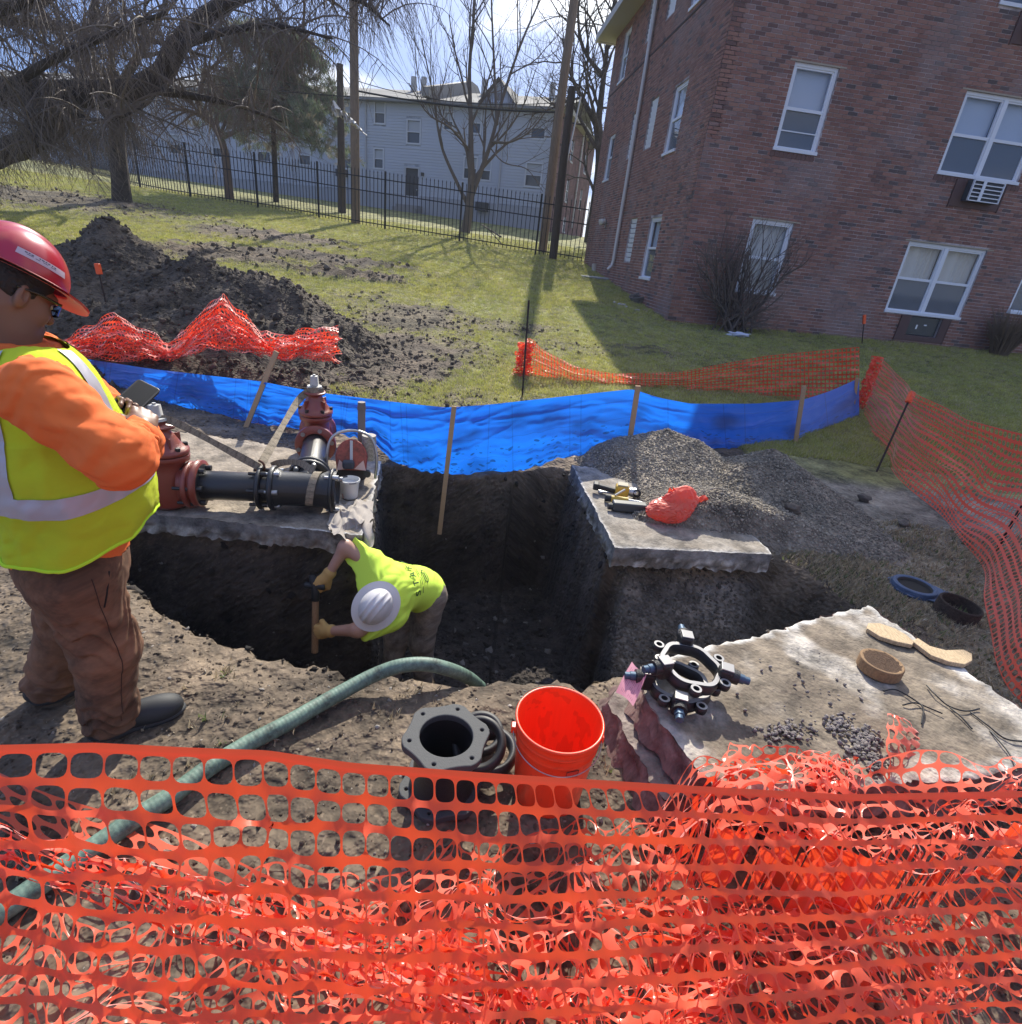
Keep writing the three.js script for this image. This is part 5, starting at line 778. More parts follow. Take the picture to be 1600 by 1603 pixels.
  const s3 = thing('lifting_strap', 'grey webbing strap wrapped over the tee at the right end of the pipe', 'strap'); { const c = P(lerp(jointAt, len, 0.74)); part('webbing', new MB().sheet(40, 2, (u, v) => { const a = lerp(-0.6, 2.9, u), r = 0.128; const q = W(c).addScaledVector(ax, (v - 0.5) * 0.05 + 0.07 * (u - 0.5)).addScaledVector(cr_, -Math.cos(a) * r * -1 * -1).add(V(0, Math.sin(a) * r, 0)); q.u = u * 3; q.v = v * 0.1; return q; }).geo(), strapM, s3); part('loose_tail', ribbon([W(c).add(V(-0.02, 0.128, -0.02)), W(c).add(V(-0.15, 0.15, -0.09)), W(c).add(V(-0.28, 0.13, -0.1)), W(c).add(V(-0.36, 0.09, -0.12))], 0.045, V(0, 0.3, 1)), strapM, s3); }
}
// ---------------------------------------------------------------- small things on the left slab
{
  const p = gp(552, 748, 0.05), t = thing('cut_off_saw', 'dusty red and white cut-off saw standing by the second valve', 'power saw', p); t.rotation.y = 0.25;
  const red = phy(C(0.36, 0.06, 0.035), { roughness: 0.5, map: at2(blotch, 4), clearcoat: 0.2 }); red.color.multiplyScalar(1.8); const pale = std(C(0.5, 0.46, 0.42), { roughness: 0.7, map: at2(blotch, 5) }); pale.color.multiplyScalar(1.6); const dk = std(C(0.035, 0.033, 0.032), { roughness: 0.7 });
  part('engine_block', joinG(bx(0.22, 0.13, 0.2, 0.03).translate(0, 0.075, 0), bx(0.12, 0.08, 0.24, 0.02).translate(0, 0.17, -0.03)), dk, t);
  const s = new THREE.Shape(); s.moveTo(-0.1, 0.1); s.lineTo(0.1, 0.1); s.lineTo(0.11, 0.2); s.quadraticCurveTo(0.09, 0.31, 0, 0.32); s.quadraticCurveTo(-0.09, 0.31, -0.11, 0.2); part('cover', new THREE.ExtrudeGeometry(s, { depth: 0.05, bevelSize: 0.012, bevelThickness: 0.012, bevelSegments: 3 }).rotateX(-0.35).translate(0, 0.02, 0.12), red, t);
  for (const q of [-1, 1]) { const w = new THREE.Shape(); w.moveTo(q * 0.02, 0.12); w.lineTo(q * 0.11, 0.11); w.lineTo(q * 0.09, 0.19); part('chevron', new THREE.ExtrudeGeometry(w, { depth: 0.006, bevelEnabled: false }).rotateX(-0.35).translate(0, 0.02, 0.184), std(C(0.62, 0.42, 0.36)), t); }
  part('cover_strip', bx(0.022, 0.17, 0.012).rotateX(-0.35).translate(0, 0.265, 0.11), std(C(0.5, 0.5, 0.5)), t);
  part('hoop_handle', tubeGeo([V(-0.18, 0.02, 0.1), V(-0.185, 0.2, 0.08), V(-0.14, 0.36, 0.05), V(0, 0.41, 0.03), V(0.14, 0.37, 0.05), V(0.19, 0.22, 0.08), V(0.18, 0.04, 0.1)], 0.011, 10, 50), MAT.steel, t);
  part('cutting_arm', joinG(bx(0.06, 0.3, 0.05, 0.02).rotateX(-0.25).translate(0.07, 0.42, -0.12), cyl(0.03, 0.035, 0.06, 14).translate(0.07, 0.56, -0.15)), std(C(0.16, 0.13, 0.12), { roughness: 0.6 }), t);
  part('air_filter', cyl(0.055, 0.06, 0.2, 18).translate(0.13, 0.26, -0.02), pale, t); part('fuel_cap', cyl(0.028, 0.028, 0.03, 14).rotateX(1.57).translate(0.12, 0.1, 0.15), dk, t); part('starter_grip', bx(0.09, 0.07, 0.06, 0.02).translate(-0.02, 0.18, 0.17), std(C(0.05, 0.055, 0.07)), t);
}
{
  const p = gp(548, 779, 0.05), cv = document.createElement('canvas'); cv.width = 256; cv.height = 128; const c = cv.getContext('2d'); c.fillStyle = '#cfcfca'; c.fillRect(0, 0, 256, 128); c.fillStyle = '#2b2b2e'; c.fillRect(60, 34, 34, 15); c.fillRect(98, 36, 16, 14); c.fillRect(120, 34, 20, 16); c.fillRect(66, 54, 26, 12); c.fillRect(100, 56, 30, 9); c.fillStyle = '#a33a34'; c.fillRect(64, 96, 74, 26); c.fillStyle = '#77777c'; c.fillRect(170, 40, 40, 10); c.fillRect(176, 58, 30, 8);
  const tx = new THREE.CanvasTexture(cv); tx.colorSpace = THREE.SRGBColorSpace; const t = thing('plastic_tub', 'small white plastic tub with dark print standing between the pipe end and rag', 'tub', p); t.rotation.y = 2.2;
  part('body', lathe([[0, 0.002], [0.05, 0.002], [0.054, 0.012], [0.068, 0.13], [0.075, 0.132], [0.076, 0.15], [0.07, 0.152], [0.066, 0.13], [0.05, 0.02], [0, 0.02]], 36), std(C(1, 1, 1), { map: tx, roughness: 0.45 }), t); part('contents', cyl(0.062, 0.062, 0.004, 28).translate(0, 0.118, 0), std(C(0.5, 0.5, 0.5)), t);
}
{
  const f = (u, v) => { const a = gp(lerp(514, 584, u), lerp(786, 836, v) + 6 * noise3(u * 4, v * 3, 1), 0.06), n = (1 - Math.abs(noise3(u * 1.6 + v, v * 2.4, 2))) * 0.055 * Math.sin(Math.PI * clamp(u * 1.1)) * Math.sin(Math.PI * clamp(v * 1.1)) + 0.012 * noise3(u * 6, v * 5, 5); a.y += Math.max(0.004, n) - 0.09 * ss(0.72, 1, v) * ss(0.25, 0.5, u); a.x += 0.012 * noise3(u * 5, v * 5, 8); a.z += 0.012 * noise3(u * 5, v * 5, 4); return a; };
  solo('dirty_rag', new MB().sheet(60, 50, f).geo(), std(C(0.36, 0.32, 0.28), { roughness: 0.95, side: THREE.DoubleSide, bumpMap: at2(weave, 10), bumpScale: 0.001 }), 'crumpled dirty cloth rag draped over the slab corner below the white tub', 'rag');
}
// ---------------------------------------------------------------- hose
{
  const px = [[752, 1075, -0.35], [728, 1058, -0.06], [700, 1047, 0.06], [668, 1040, 0.1], [630, 1042, 0.1], [590, 1055, 0.07], [520, 1092, 0.045], [450, 1132, 0.045], [385, 1166, 0.045], [320, 1207, 0.05], [268, 1246, 0.05], [214, 1280, 0.05], [165, 1314, 0.045], [112, 1350, 0.045], [60, 1386, 0.045], [0, 1428, 0.045], [-70, 1478, 0.045]];
  const pts = new THREE.CatmullRomCurve3(px.map(([x, y, Y]) => gp(x, y, Y)), false, 'centripetal').getSpacedPoints(640);
  const hm = phy(C(0.125, 0.2, 0.153), { roughness: 0.6, clearcoat: 0.08, clearcoatRoughness: 0.4, map: at2(blotch, 4) }); hm.color.multiplyScalar(2);
  solo('suction_hose', new MB().tube(pts, (u) => 0.0325 + 0.0003 * Math.sin(u * 640 * 1.5), 18).geo(), hm, 'ribbed green hose running from the near fence over the rim into the pit', 'hose');
}
// ---------------------------------------------------------------- adapter, rings, bucket
{
  const p = gp(690, 1238, 0.0), t = thing('pipe_sleeve', 'black cast iron pipe sleeve with six sided flanges standing upright left of the bucket', 'pipe fitting', p); t.rotation.y = 0.35; t.rotation.z = -0.02;
  const hexF = (R, ri, th, y, name) => { const s = new THREE.Shape(); for (let k = 0; k < 6; k++) { const a = k / 6 * 6.2832, a2 = (k + 1) / 6 * 6.2832, c = (q, r) => [Math.cos(q) * r, Math.sin(q) * r]; const w = 0.16; if (!k) s.moveTo(...c(a - w, R)); s.quadraticCurveTo(...c(a, R * 1.05), ...c(a + w, R)); s.quadraticCurveTo(...c((a + a2) / 2, R * 0.87), ...c(a2 - w, R)); } const h = new THREE.Path(); h.absarc(0, 0, ri, 0, 6.2832, true); s.holes.push(h); for (let k = 0; k < 6; k++) { const a = k / 6 * 6.2832, q = new THREE.Path(); q.absarc(Math.cos(a) * R * 0.87, Math.sin(a) * R * 0.87, 0.0105, 0, 6.2832, true); s.holes.push(q); } part(name, new THREE.ExtrudeGeometry(s, { depth: th, bevelSize: 0.004, bevelThickness: 0.004, bevelSegments: 2, curveSegments: 24 }).rotateX(-Math.PI / 2).translate(0, y, 0), MAT.blackPipe, t); };
  const gm = std(C(0.055, 0.058, 0.06), { roughness: 0.72, bumpMap: at2(fineBump, 8), bumpScale: 0.001 });
  hexF(0.15, 0.098, 0.02, 0.26, 'top_flange'); hexF(0.15, 0.098, 0.02, 0.02, 'bottom_flange'); t.children[0].material = gm; t.children[1].material = gm;
  part('barrel', lathe([[0.118, 0.02], [0.118, 0.06], [0.108, 0.09], [0.108, 0.2], [0.118, 0.24], [0.12, 0.272]], 40), MAT.blackPipe, t); part('bore', lathe([[0.1, 0.282], [0.1, 0.24], [0.09, 0.225], [0.088, 0.02]], 40), std(C(0.012, 0.012, 0.013), { roughness: 0.5, side: THREE.DoubleSide }), t);
}
{
  const rub = std(C(0.025, 0.025, 0.027), { roughness: 0.55 }), ring = (r, w, h) => lathe([[r - w, 0], [r, 0], [r + 0.004, h * 0.5], [r, h], [r - w * 0.6, h], [r - w, h * 0.6], [r - w, 0]], 48);
  const a = solo('gasket_ring', ring(0.1, 0.03, 0.05), rub, 'black rubber gasket ring leaning on the pipe sleeve', 'gasket', gp(752, 1168, 0.13)); a.rotation.set(0.5, 0, 0.2);
  const b = solo('gasket_ring', ring(0.1, 0.028, 0.05), rub, 'black gasket ring lying flat between the sleeve and the bucket', 'gasket', gp(769, 1184, 0.04)); b.rotation.set(0.12, 0, 0.15);
  const c = solo('gasket_ring', ring(0.094, 0.028, 0.035), rub, 'black gasket ring half hidden behind the pipe sleeve', 'gasket', gp(752, 1152, 0.05)); c.rotation.set(0.2, 0, 0.1);
}
{
  const t = thing('plastic_bucket', 'bright orange plastic bucket standing open before the pit', 'bucket', [0.258, 0, -1.505]); const scuff = tex(512, (x, y) => { const s = clamp(0.9 + 0.22 * (nBig(x, y) - 0.5) + 0.18 * (nFine(x, y * 0.3) - 0.5) - (nFine(x * 0.3, y) > 0.64 ? 0.14 : 0), 0.45, 1); return [s, s * 0.98, s * 0.95]; }, false, 1);
  const bm = phy(C(0.98, 0.07, 0.015), { map: scuff, roughness: 0.42, clearcoat: 0.35, clearcoatRoughness: 0.25, side: THREE.DoubleSide });
  part('body', lathe([[0, 0.004], [0.122, 0.004], [0.128, 0.012], [0.146, 0.28], [0.151, 0.282], [0.151, 0.292], [0.147, 0.294], [0.149, 0.318], [0.154, 0.32], [0.154, 0.33], [0.149, 0.332], [0.15, 0.358], [0.158, 0.36], [0.16, 0.366], [0.158, 0.372], [0.152, 0.372], [0.149, 0.366], [0.143, 0.28], [0.124, 0.02], [0, 0.016]], 64), bm, t);
  part('wire_handle', tubeGeo([...Array(17)].map((_, k) => { const a = Math.PI * (k / 16); return V(Math.cos(a) * 0.16, 0.3 - Math.sin(a) * 0.03, Math.sin(a) * 0.165); }), 0.0022, 6, 60), MAT.steel, t);
  for (const s of [-1, 1]) part('handle_lug', bx(0.02, 0.03, 0.03, 0.004).translate(s * 0.158, 0.3, 0), bm, t);
  part('label', new MB().sheet(12, 2, (u, v) => { const a = 1.05 + 0.3 * u, y = lerp(0.272, 0.242, v), r = 0.1425 + (y - 0.2) * 0.07 + 0.0012; return V(Math.cos(a) * r, y, Math.sin(a) * r); }).geo(), std(C(0.6, 0.05, 0.02), { side: THREE.DoubleSide }), t); part('label_border', tubeGeo([[1.05, 0.272], [1.35, 0.272], [1.35, 0.242], [1.05, 0.242], [1.05, 0.272]].map(([a, y]) => { const r = 0.1425 + (y - 0.2) * 0.07 + 0.001; return V(Math.cos(a) * r, y, Math.sin(a) * r); }), 0.0014, 5), std(C(0.06, 0.03, 0.03)), t);
}
// ---------------------------------------------------------------- restraint glands on the big slab
{
  const iron = phy(C(0.014, 0.014, 0.016), { roughness: 0.4, clearcoat: 0.2, bumpMap: at2(fineBump, 8), bumpScale: 0.0012 }), wornTop = std(C(0.36, 0.35, 0.34), { roughness: 0.45, metalness: 0.4 });
  const gland = (label, pos, rot, r, hous) => {
    const t = thing('restraint_gland', label, 'pipe fitting', pos, undefined); t.rotation.set(...rot);
    const wav = (a) => 1 + 0.035 * Math.cos(a * 6);
    part('ring', new MB().sheet(90, 8, (u, v) => { const a = u * 6.2832, q = v * 6.2832, w = 0.014, h = 0.03; return V(Math.cos(a) * (r * wav(a) + Math.cos(q) * w), Math.sin(q) * h, Math.sin(a) * (r * wav(a) + Math.cos(q) * w)); }).geo(), iron, t);
    part('ring_rim', new MB().sheet(90, 2, (u, v) => { const a = u * 6.2832; return V(Math.cos(a) * (r * wav(a) + lerp(-0.009, 0.009, v)), 0.031, Math.sin(a) * (r * wav(a) + lerp(-0.009, 0.009, v))); }).geo(), wornTop, t).material.side = THREE.DoubleSide;
    for (let k = 0; k < 6; k++) { const a = (k + 0.5) / 6 * 6.2832 + 0.1; for (const d of [0]) { const e = part('eyelet', lathe([[0.013, -0.014], [0.022, -0.014], [0.024, 0], [0.022, 0.016], [0.013, 0.016], [0.013, -0.014]], 22), iron, t); e.position.set(Math.cos(a + d) * (r + 0.03), 0.016, Math.sin(a + d) * (r + 0.03)); const f = part('eyelet_face', lathe([[0.013, 0.0168], [0.022, 0.0168]], 22), wornTop, t); f.position.copy(e.position); } }
    for (const a of hous) { const g = grp('wedge_housing', t, V(Math.cos(a) * (r + 0.012), 0.012, Math.sin(a) * (r + 0.012))); g.rotation.y = -a; part('housing', joinG(bx(0.06, 0.085, 0.062, 0.016).translate(0.008, 0.012, 0), cyl(0.03, 0.03, 0.05, 16).rotateX(Math.PI / 2).rotateY(Math.PI / 2).translate(0.035, 0.02, 0)), iron, g); part('housing_top', bx(0.05, 0.005, 0.05, 0.002).translate(0.008, 0.0565, 0), wornTop, g); part('bolt', joinG(cyl(0.02, 0.02, 0.022, 6).rotateZ(Math.PI / 2).translate(0.072, 0.02, 0), cyl(0.016, 0.016, 0.03, 6).rotateZ(Math.PI / 2).translate(0.09, 0.02, 0)), MAT.blueBolt, g); }
    return t;
  };
  const c = gp(1072, 1068, 0.28);
  // a pair, one on the other
  gland('lower black bolted gland ring lying on the broken slab under another ring', c.clone().add(V(-0.035, 0.0, 0.03)), [0, 0.5, 0], 0.116, [2.3, 3.6]);
  gland('upper black bolted gland ring with blue hex bolts resting on top of another ring', c.clone().add(V(0.0, 0.075, 0.0)), [0.05, 0, -0.06], 0.118, [0.25, 2.75, 4.75]);
  const q = [gp(964, 1084, 0.26), gp(990, 1033, 0.34), gp(1012, 1058, 0.34), gp(991, 1106, 0.26)];
  const cv = document.createElement('canvas'); cv.width = cv.height = 128; const x = cv.getContext('2d'); x.fillStyle = '#d596a2'; x.fillRect(0, 0, 128, 128); x.fillStyle = '#b3717f'; for (let k = 0; k < 11; k++) for (let j = 0; j < 4; j++) if ((k * 7 + j * 3) % 5) x.fillRect(10 + j * 28, 10 + k * 10, 12 + (k * j * 5) % 12, 3); const tx = new THREE.CanvasTexture(cv); tx.colorSpace = THREE.SRGBColorSpace;
  solo('paper_tag', new MB().sheet(10, 10, (u, v) => q[0].clone().lerp(q[1], u).lerp(q[3].clone().lerp(q[2], u), v).add(V(0, 0.012 * Math.sin(u * 4 + v * 3), 0))).geo(), std(C(1, 1, 1), { map: tx, roughness: 0.8, side: THREE.DoubleSide }), 'small pink printed paper tag at the slab corner beside the bolted ring', 'tag');
}
// ---------------------------------------------------------------- things on the big slab
{
  const top = (px, py) => { const p = gp(px, py, 0.235); p.y = SLABY(p.x, p.z) + 0.006; return p; };
  const t = thing('round_plug', 'round brown wooden plug lying on the broken slab', 'plug', top(1373, 1052)); const rim = std(C(0.3, 0.19, 0.1), { roughness: 0.85, map: at2(woodMap, 2) }), tp_ = std(C(0.25, 0.145, 0.085), { roughness: 0.95, map: at2(blotch, 6), bumpMap: at2(soilBump, 8), bumpScale: 0.02 }); tp_.color.multiplyScalar(1.8); rim.color.multiplyScalar(1.3);
  part('rim', lathe([[0.075, 0.055], [0.088, 0.06], [0.094, 0.054], [0.094, 0.006], [0.09, 0], [0, 0]], 40), rim, t); part('face', new MB().sheet(40, 10, (u, v) => { const a = u * 6.2832, r = 0.084 * (1 - v); return V(Math.cos(-a) * r, 0.057 + 0.005 * fbm(Math.cos(a) * r * 40, 1, Math.sin(a) * r * 40, 3), Math.sin(-a) * r); }).geo(), tp_, t);
  const wedge = (name, label, pts, th) => { const P = pts.map(([x, y]) => top(x, y)), o = P[0].clone(), s = new THREE.Shape(); P.forEach((p, k) => k ? s.lineTo(p.x - o.x, -(p.z - o.z)) : s.moveTo(0, 0)); const m = solo(name, new THREE.ExtrudeGeometry(s, { depth: th, bevelSize: 0.004, bevelThickness: 0.004, bevelSegments: 2 }).rotateX(-Math.PI / 2), pm, label, 'wood offcut', o.setY(o.y + 0.004)); return m; };
  const pm = std(C(0.56, 0.43, 0.27), { roughness: 0.8, map: at2(woodMap, 4) }); pm.color.multiplyScalar(1.35);
  wedge('wood_offcut', 'pale tapered wood offcut nearest the manhole ring', [[1356, 990], [1358, 982], [1375, 982], [1398, 990], [1414, 999], [1427, 1010], [1424, 1015], [1400, 1010], [1375, 1002]], 0.016);
  wedge('wood_offcut', 'pale curved wood offcut with a rounded end at the slab edge', [[1426, 1010], [1434, 1006], [1452, 1018], [1478, 1025], [1505, 1024], [1517, 1030], [1517, 1040], [1506, 1046], [1482, 1042], [1455, 1032]], 0.016);
  const wm = std(C(0.014, 0.014, 0.015), { roughness: 0.5 });
  for (const [label, pts] of [['black wire bent in a hook shape below the round plug', [[1381, 1085], [1400, 1085], [1430, 1100], [1441, 1112], [1440, 1138]]], ['short black wire curling to the right beside the hooked wire', [[1411, 1108], [1430, 1106], [1451, 1112], [1472, 1123]]], ['black wire curving from the slab middle toward the right', [[1449, 1076], [1460, 1091], [1481, 1108], [1498, 1117], [1515, 1117], [1530, 1115]]], ['short straight black wire branching downward from the curved one', [[1485, 1112], [1502, 1129], [1519, 1146]]], ['long black wire reaching the right edge of the slab', [[1517, 1119], [1545, 1144], [1570, 1161], [1605, 1168]]], ['black wire hanging over the front slab edge at far right', [[1547, 1149], [1574, 1185], [1585, 1206], [1586, 1216]]]]) solo('black_wire', tubeGeo(pts.map(([x, y], k) => top(x, y).add(V(0, 0.002 + 0.006 * (k % 2), 0))), 0.0035, 6, 30), wm, label, 'wire');
  const r = rng(41), list = []; for (const [px, py, sx, sy, n] of [[1345, 1165, 34, 30, 150], [1310, 1140, 26, 20, 70], [1230, 1150, 60, 22, 90], [1370, 1200, 24, 26, 80], [1250, 1080, 130, 70, 24]]) for (let k = 0; k < n; k++) { const p = top(px + (r() + r() - 1) * sx, py + (r() + r() - 1) * sy), v = 0.6 + 0.7 * r(); list.push({ x: p.x, y: p.y + 0.004, z: p.z, s: 0.008 + 0.014 * r(), c: C(0.33 * v, 0.29 * v, 0.27 * v) }); }
  scatter('slab_pebbles', rock(11, 1, 0.3), MAT.stone, list);
}
// ---------------------------------------------------------------- manhole ring and rusty ring in the shade
{
  const p = gp(1430, 921, 0.0), t = thing('valve_box_ring', 'blue painted round access ring set in the ground with a dark opening', 'manhole ring', p); t.position.y = -0.012; t.scale.set(0.9, 1, 0.9); const blue = std(C(0.085, 0.13, 0.22), { roughness: 0.7, map: at2(blotch, 5) }); blue.color.multiplyScalar(1.9);
  part('rim', lathe([[0.118, 0.0], [0.12, 0.035], [0.125, 0.045], [0.15, 0.045], [0.156, 0.038], [0.16, 0.0]], 48), blue, t); part('shaft', lathe([[0.12, 0.03], [0.118, 0.04], [0.117, 0.005]], 40), std(C(0.08, 0.07, 0.06), { side: THREE.DoubleSide }), t); part('opening', cyl(0.118, 0.118, 0.004, 36).translate(0, 0.018, 0), std(C(0.012, 0.011, 0.01)), t);
  const s = new THREE.Shape(); for (let k = 0; k <= 40; k++) { const a = k / 40 * 6.2832, q = 0.17 + 0.05 * fbm(Math.cos(a) * 2, Math.sin(a) * 2, 3, 3) + 0.12 * Math.pow(Math.max(0, Math.cos(a - 0.3)), 4); k ? s.lineTo(Math.cos(a) * q, -Math.sin(a) * q) : s.moveTo(q, 0); } part('spilled_paint', new THREE.ExtrudeGeometry(s, { depth: 0.004, bevelEnabled: false }).rotateX(-Math.PI / 2).translate(0, 0.012, 0), std(C(0.1, 0.14, 0.22), { roughness: 0.9 }), t);
  const q = gp(1494, 962, 0.0), rust = std(C(0.085, 0.055, 0.04), { roughness: 0.9, map: at2(blotch, 6), bumpMap: at2(soilBump, 6), bumpScale: 0.01, side: THREE.DoubleSide }); rust.color.multiplyScalar(1.7);
  solo('rusty_ring', lathe([[0.118, -0.03], [0.126, -0.03], [0.126, 0.085], [0.122, 0.09], [0.112, 0.09], [0.11, 0.085], [0.108, 0]], 44), rust, 'short rusty iron ring standing on dry grass beside the blue access ring', 'pipe ring', q).rotation.set(0.05, 0, -0.06);
}
// ---------------------------------------------------------------- bag and tools on the square slab
{
  const o = gp(1044, 812, 0.06), bagM = phy(C(0.86, 0.12, 0.055), { roughness: 0.55, transmission: 0.45, clearcoat: 0.6, clearcoatRoughness: 0.2, side: THREE.DoubleSide }); bagM.roughness = 0.8;
  const t = thing('plastic_bag', 'crumpled translucent orange plastic bag lying on the square slab', 'bag', o), r3 = (x, y, z, s) => { let v = 0, a = 1; for (let k = 0; k < 2; k++) { v += a * (1 - 2 * Math.abs(noise3(x * s + k, y * s, z * s))); a *= 0.5; s *= 2.1; } return v; };
  let g = mergeVertices(new THREE.IcosahedronGeometry(1, 11).deleteAttribute('normal').deleteAttribute('uv')); const P = g.attributes.position, r1 = rng(12), creases = [...Array(13)].map(() => [V(r1() - 0.5, r1() - 0.5, r1() - 0.5).normalize(), (r1() - 0.5) * 1.1, 0.02 + 0.07 * r1()]);
  for (let k = 0; k < P.count; k++) { const x = P.getX(k), y = P.getY(k), z = P.getZ(k), n = creases.reduce((s, [d, c, a]) => s - a * Math.abs(d.x * x + d.y * y + d.z * z - c), 1.3) + 0.02 * noise3(x * 4, y * 4, z * 4), el = 0.14 * Math.max(0, x * 0.8 + y * 0.9 - 0.75), el2 = 0.5 * Math.pow(Math.max(0, x * 0.15 + y - 0.82), 1), el3 = 0.16 * Math.max(0, -x * 0.95 - y * 0.25 + z * 0.3 - 0.85); P.setXYZ(k, x * 0.2 * n + 1.0 * el - 0.9 * el3 + 0.008 * r3(x, y, z, 5), Math.max(0.004, (y * 0.13 * n + 0.11) + 0.95 * el + 0.9 * el2), z * 0.15 * n - 0.4 * el + 0.008 * r3(z, x, y, 5)); }
  g = g.toNonIndexed(); g.computeVertexNormals(); g.setAttribute('uv', new THREE.Float32BufferAttribute(new Float32Array(g.attributes.position.count * 2), 2)); part('film', g, bagM, t); t.rotation.y = 0.15; t.scale.set(0.95, 0.78, 0.95);
  for (const [x, y, z, rx, rz] of [[0.02, 0.24, -0.05, 0.3, 0.2], [0.2, 0.2, -0.03, 0.1, -0.8]]) { const h = part('handle_flap', new MB().sheet(14, 14, (u, v) => V((u - 0.5) * 0.14 * (1 - 0.75 * v), v * 0.15, 0.02 * Math.sin(u * 9 + v * 5))).geo(), bagM, t); h.position.set(x, y - 0.05, z); h.rotation.set(rx, 0, rz); }
  const yel = phy(C(0.55, 0.36, 0.05), { roughness: 0.5 }), blk = std(C(0.02, 0.02, 0.022), { roughness: 0.6 });
  { const t = thing('impact_wrench', 'yellow and black impact wrench lying at the back of the square slab', 'power tool', gp(972, 778, 0.06)); part('handle', joinG(bx(0.17, 0.045, 0.05, 0.016).rotateZ(-0.12).translate(-0.13, 0.045, -0.03), bx(0.05, 0.06, 0.08, 0.012).translate(-0.22, 0.055, -0.03)), blk, t); part('body', bx(0.115, 0.1, 0.1, 0.02).translate(0, 0.055, -0.02), yel, t); part('body_cap', bx(0.09, 0.012, 0.085, 0.005).translate(0, 0.108, -0.02), std(C(0.42, 0.38, 0.28)), t); part('nose', cyl(0.034, 0.042, 0.06, 20).rotateZ(Math.PI / 2).translate(0.085, 0.05, -0.02), MAT.steel, t); part('socket', lathe([[0.018, 0], [0.032, 0], [0.034, 0.05], [0.02, 0.05]], 20).rotateX(Math.PI / 2 - 0.3).translate(0.125, 0.045, -0.03), blk, t); t.rotation.y = -0.1; }
  { const s = new THREE.Shape(); s.moveTo(0.02, -0.01); s.lineTo(0.17, -0.008); s.lineTo(0.17, 0.008); s.lineTo(0.02, 0.01); s.absarc(0, 0, 0.028, 0.4, 2.4, false); s.lineTo(-0.006, 0.004); s.lineTo(-0.006, -0.008); s.absarc(0, 0, 0.028, 3.9, 5.9, false); solo('spanner', new THREE.ExtrudeGeometry(s, { depth: 0.008, bevelSize: 0.002, bevelThickness: 0.002, bevelSegments: 1 }).rotateX(-Math.PI / 2), std(C(0.62, 0.62, 0.6), { roughness: 0.35, metalness: 0.7 }), 'bright steel open ended spanner lying in front of the black tool handle', 'spanner', gp(940, 770, 0.064)).rotation.y = -0.12; }
  { const t = thing('grinder', 'yellow cylindrical hand tool lying before the impact wrench', 'power tool', gp(962, 787, 0.06)); part('barrel', cyl(0.028, 0.03, 0.15, 20).rotateZ(Math.PI / 2).translate(0.03, 0.032, 0), yel, t); part('back_cap', cyl(0.033, 0.03, 0.05, 20).rotateZ(Math.PI / 2).translate(-0.06, 0.033, 0), blk, t); part('shaft', cyl(0.012, 0.02, 0.12, 14).rotateZ(-Math.PI / 2).translate(0.16, 0.034, 0.0), MAT.steel, t); part('lever', bx(0.1, 0.012, 0.018).rotateZ(0.5).rotateY(0.5).translate(0.03, 0.09, -0.02), std(C(0.4, 0.39, 0.36)), t); t.rotation.y = -0.08; }
  { const t = thing('tool_battery_case', 'long dark grey metal bar lying in front of the tools next to the bag', 'bar', gp(984, 800, 0.06)); part('bar', bx(0.28, 0.075, 0.085, 0.016).translate(0, 0.04, 0), std(C(0.055, 0.06, 0.062), { roughness: 0.5 }), t); part('end_knob', cyl(0.025, 0.025, 0.04, 16).rotateZ(Math.PI / 2).translate(-0.155, 0.03, 0.01), blk, t); t.rotation.y = 0.06; t.name = 'metal_bar'; }
}
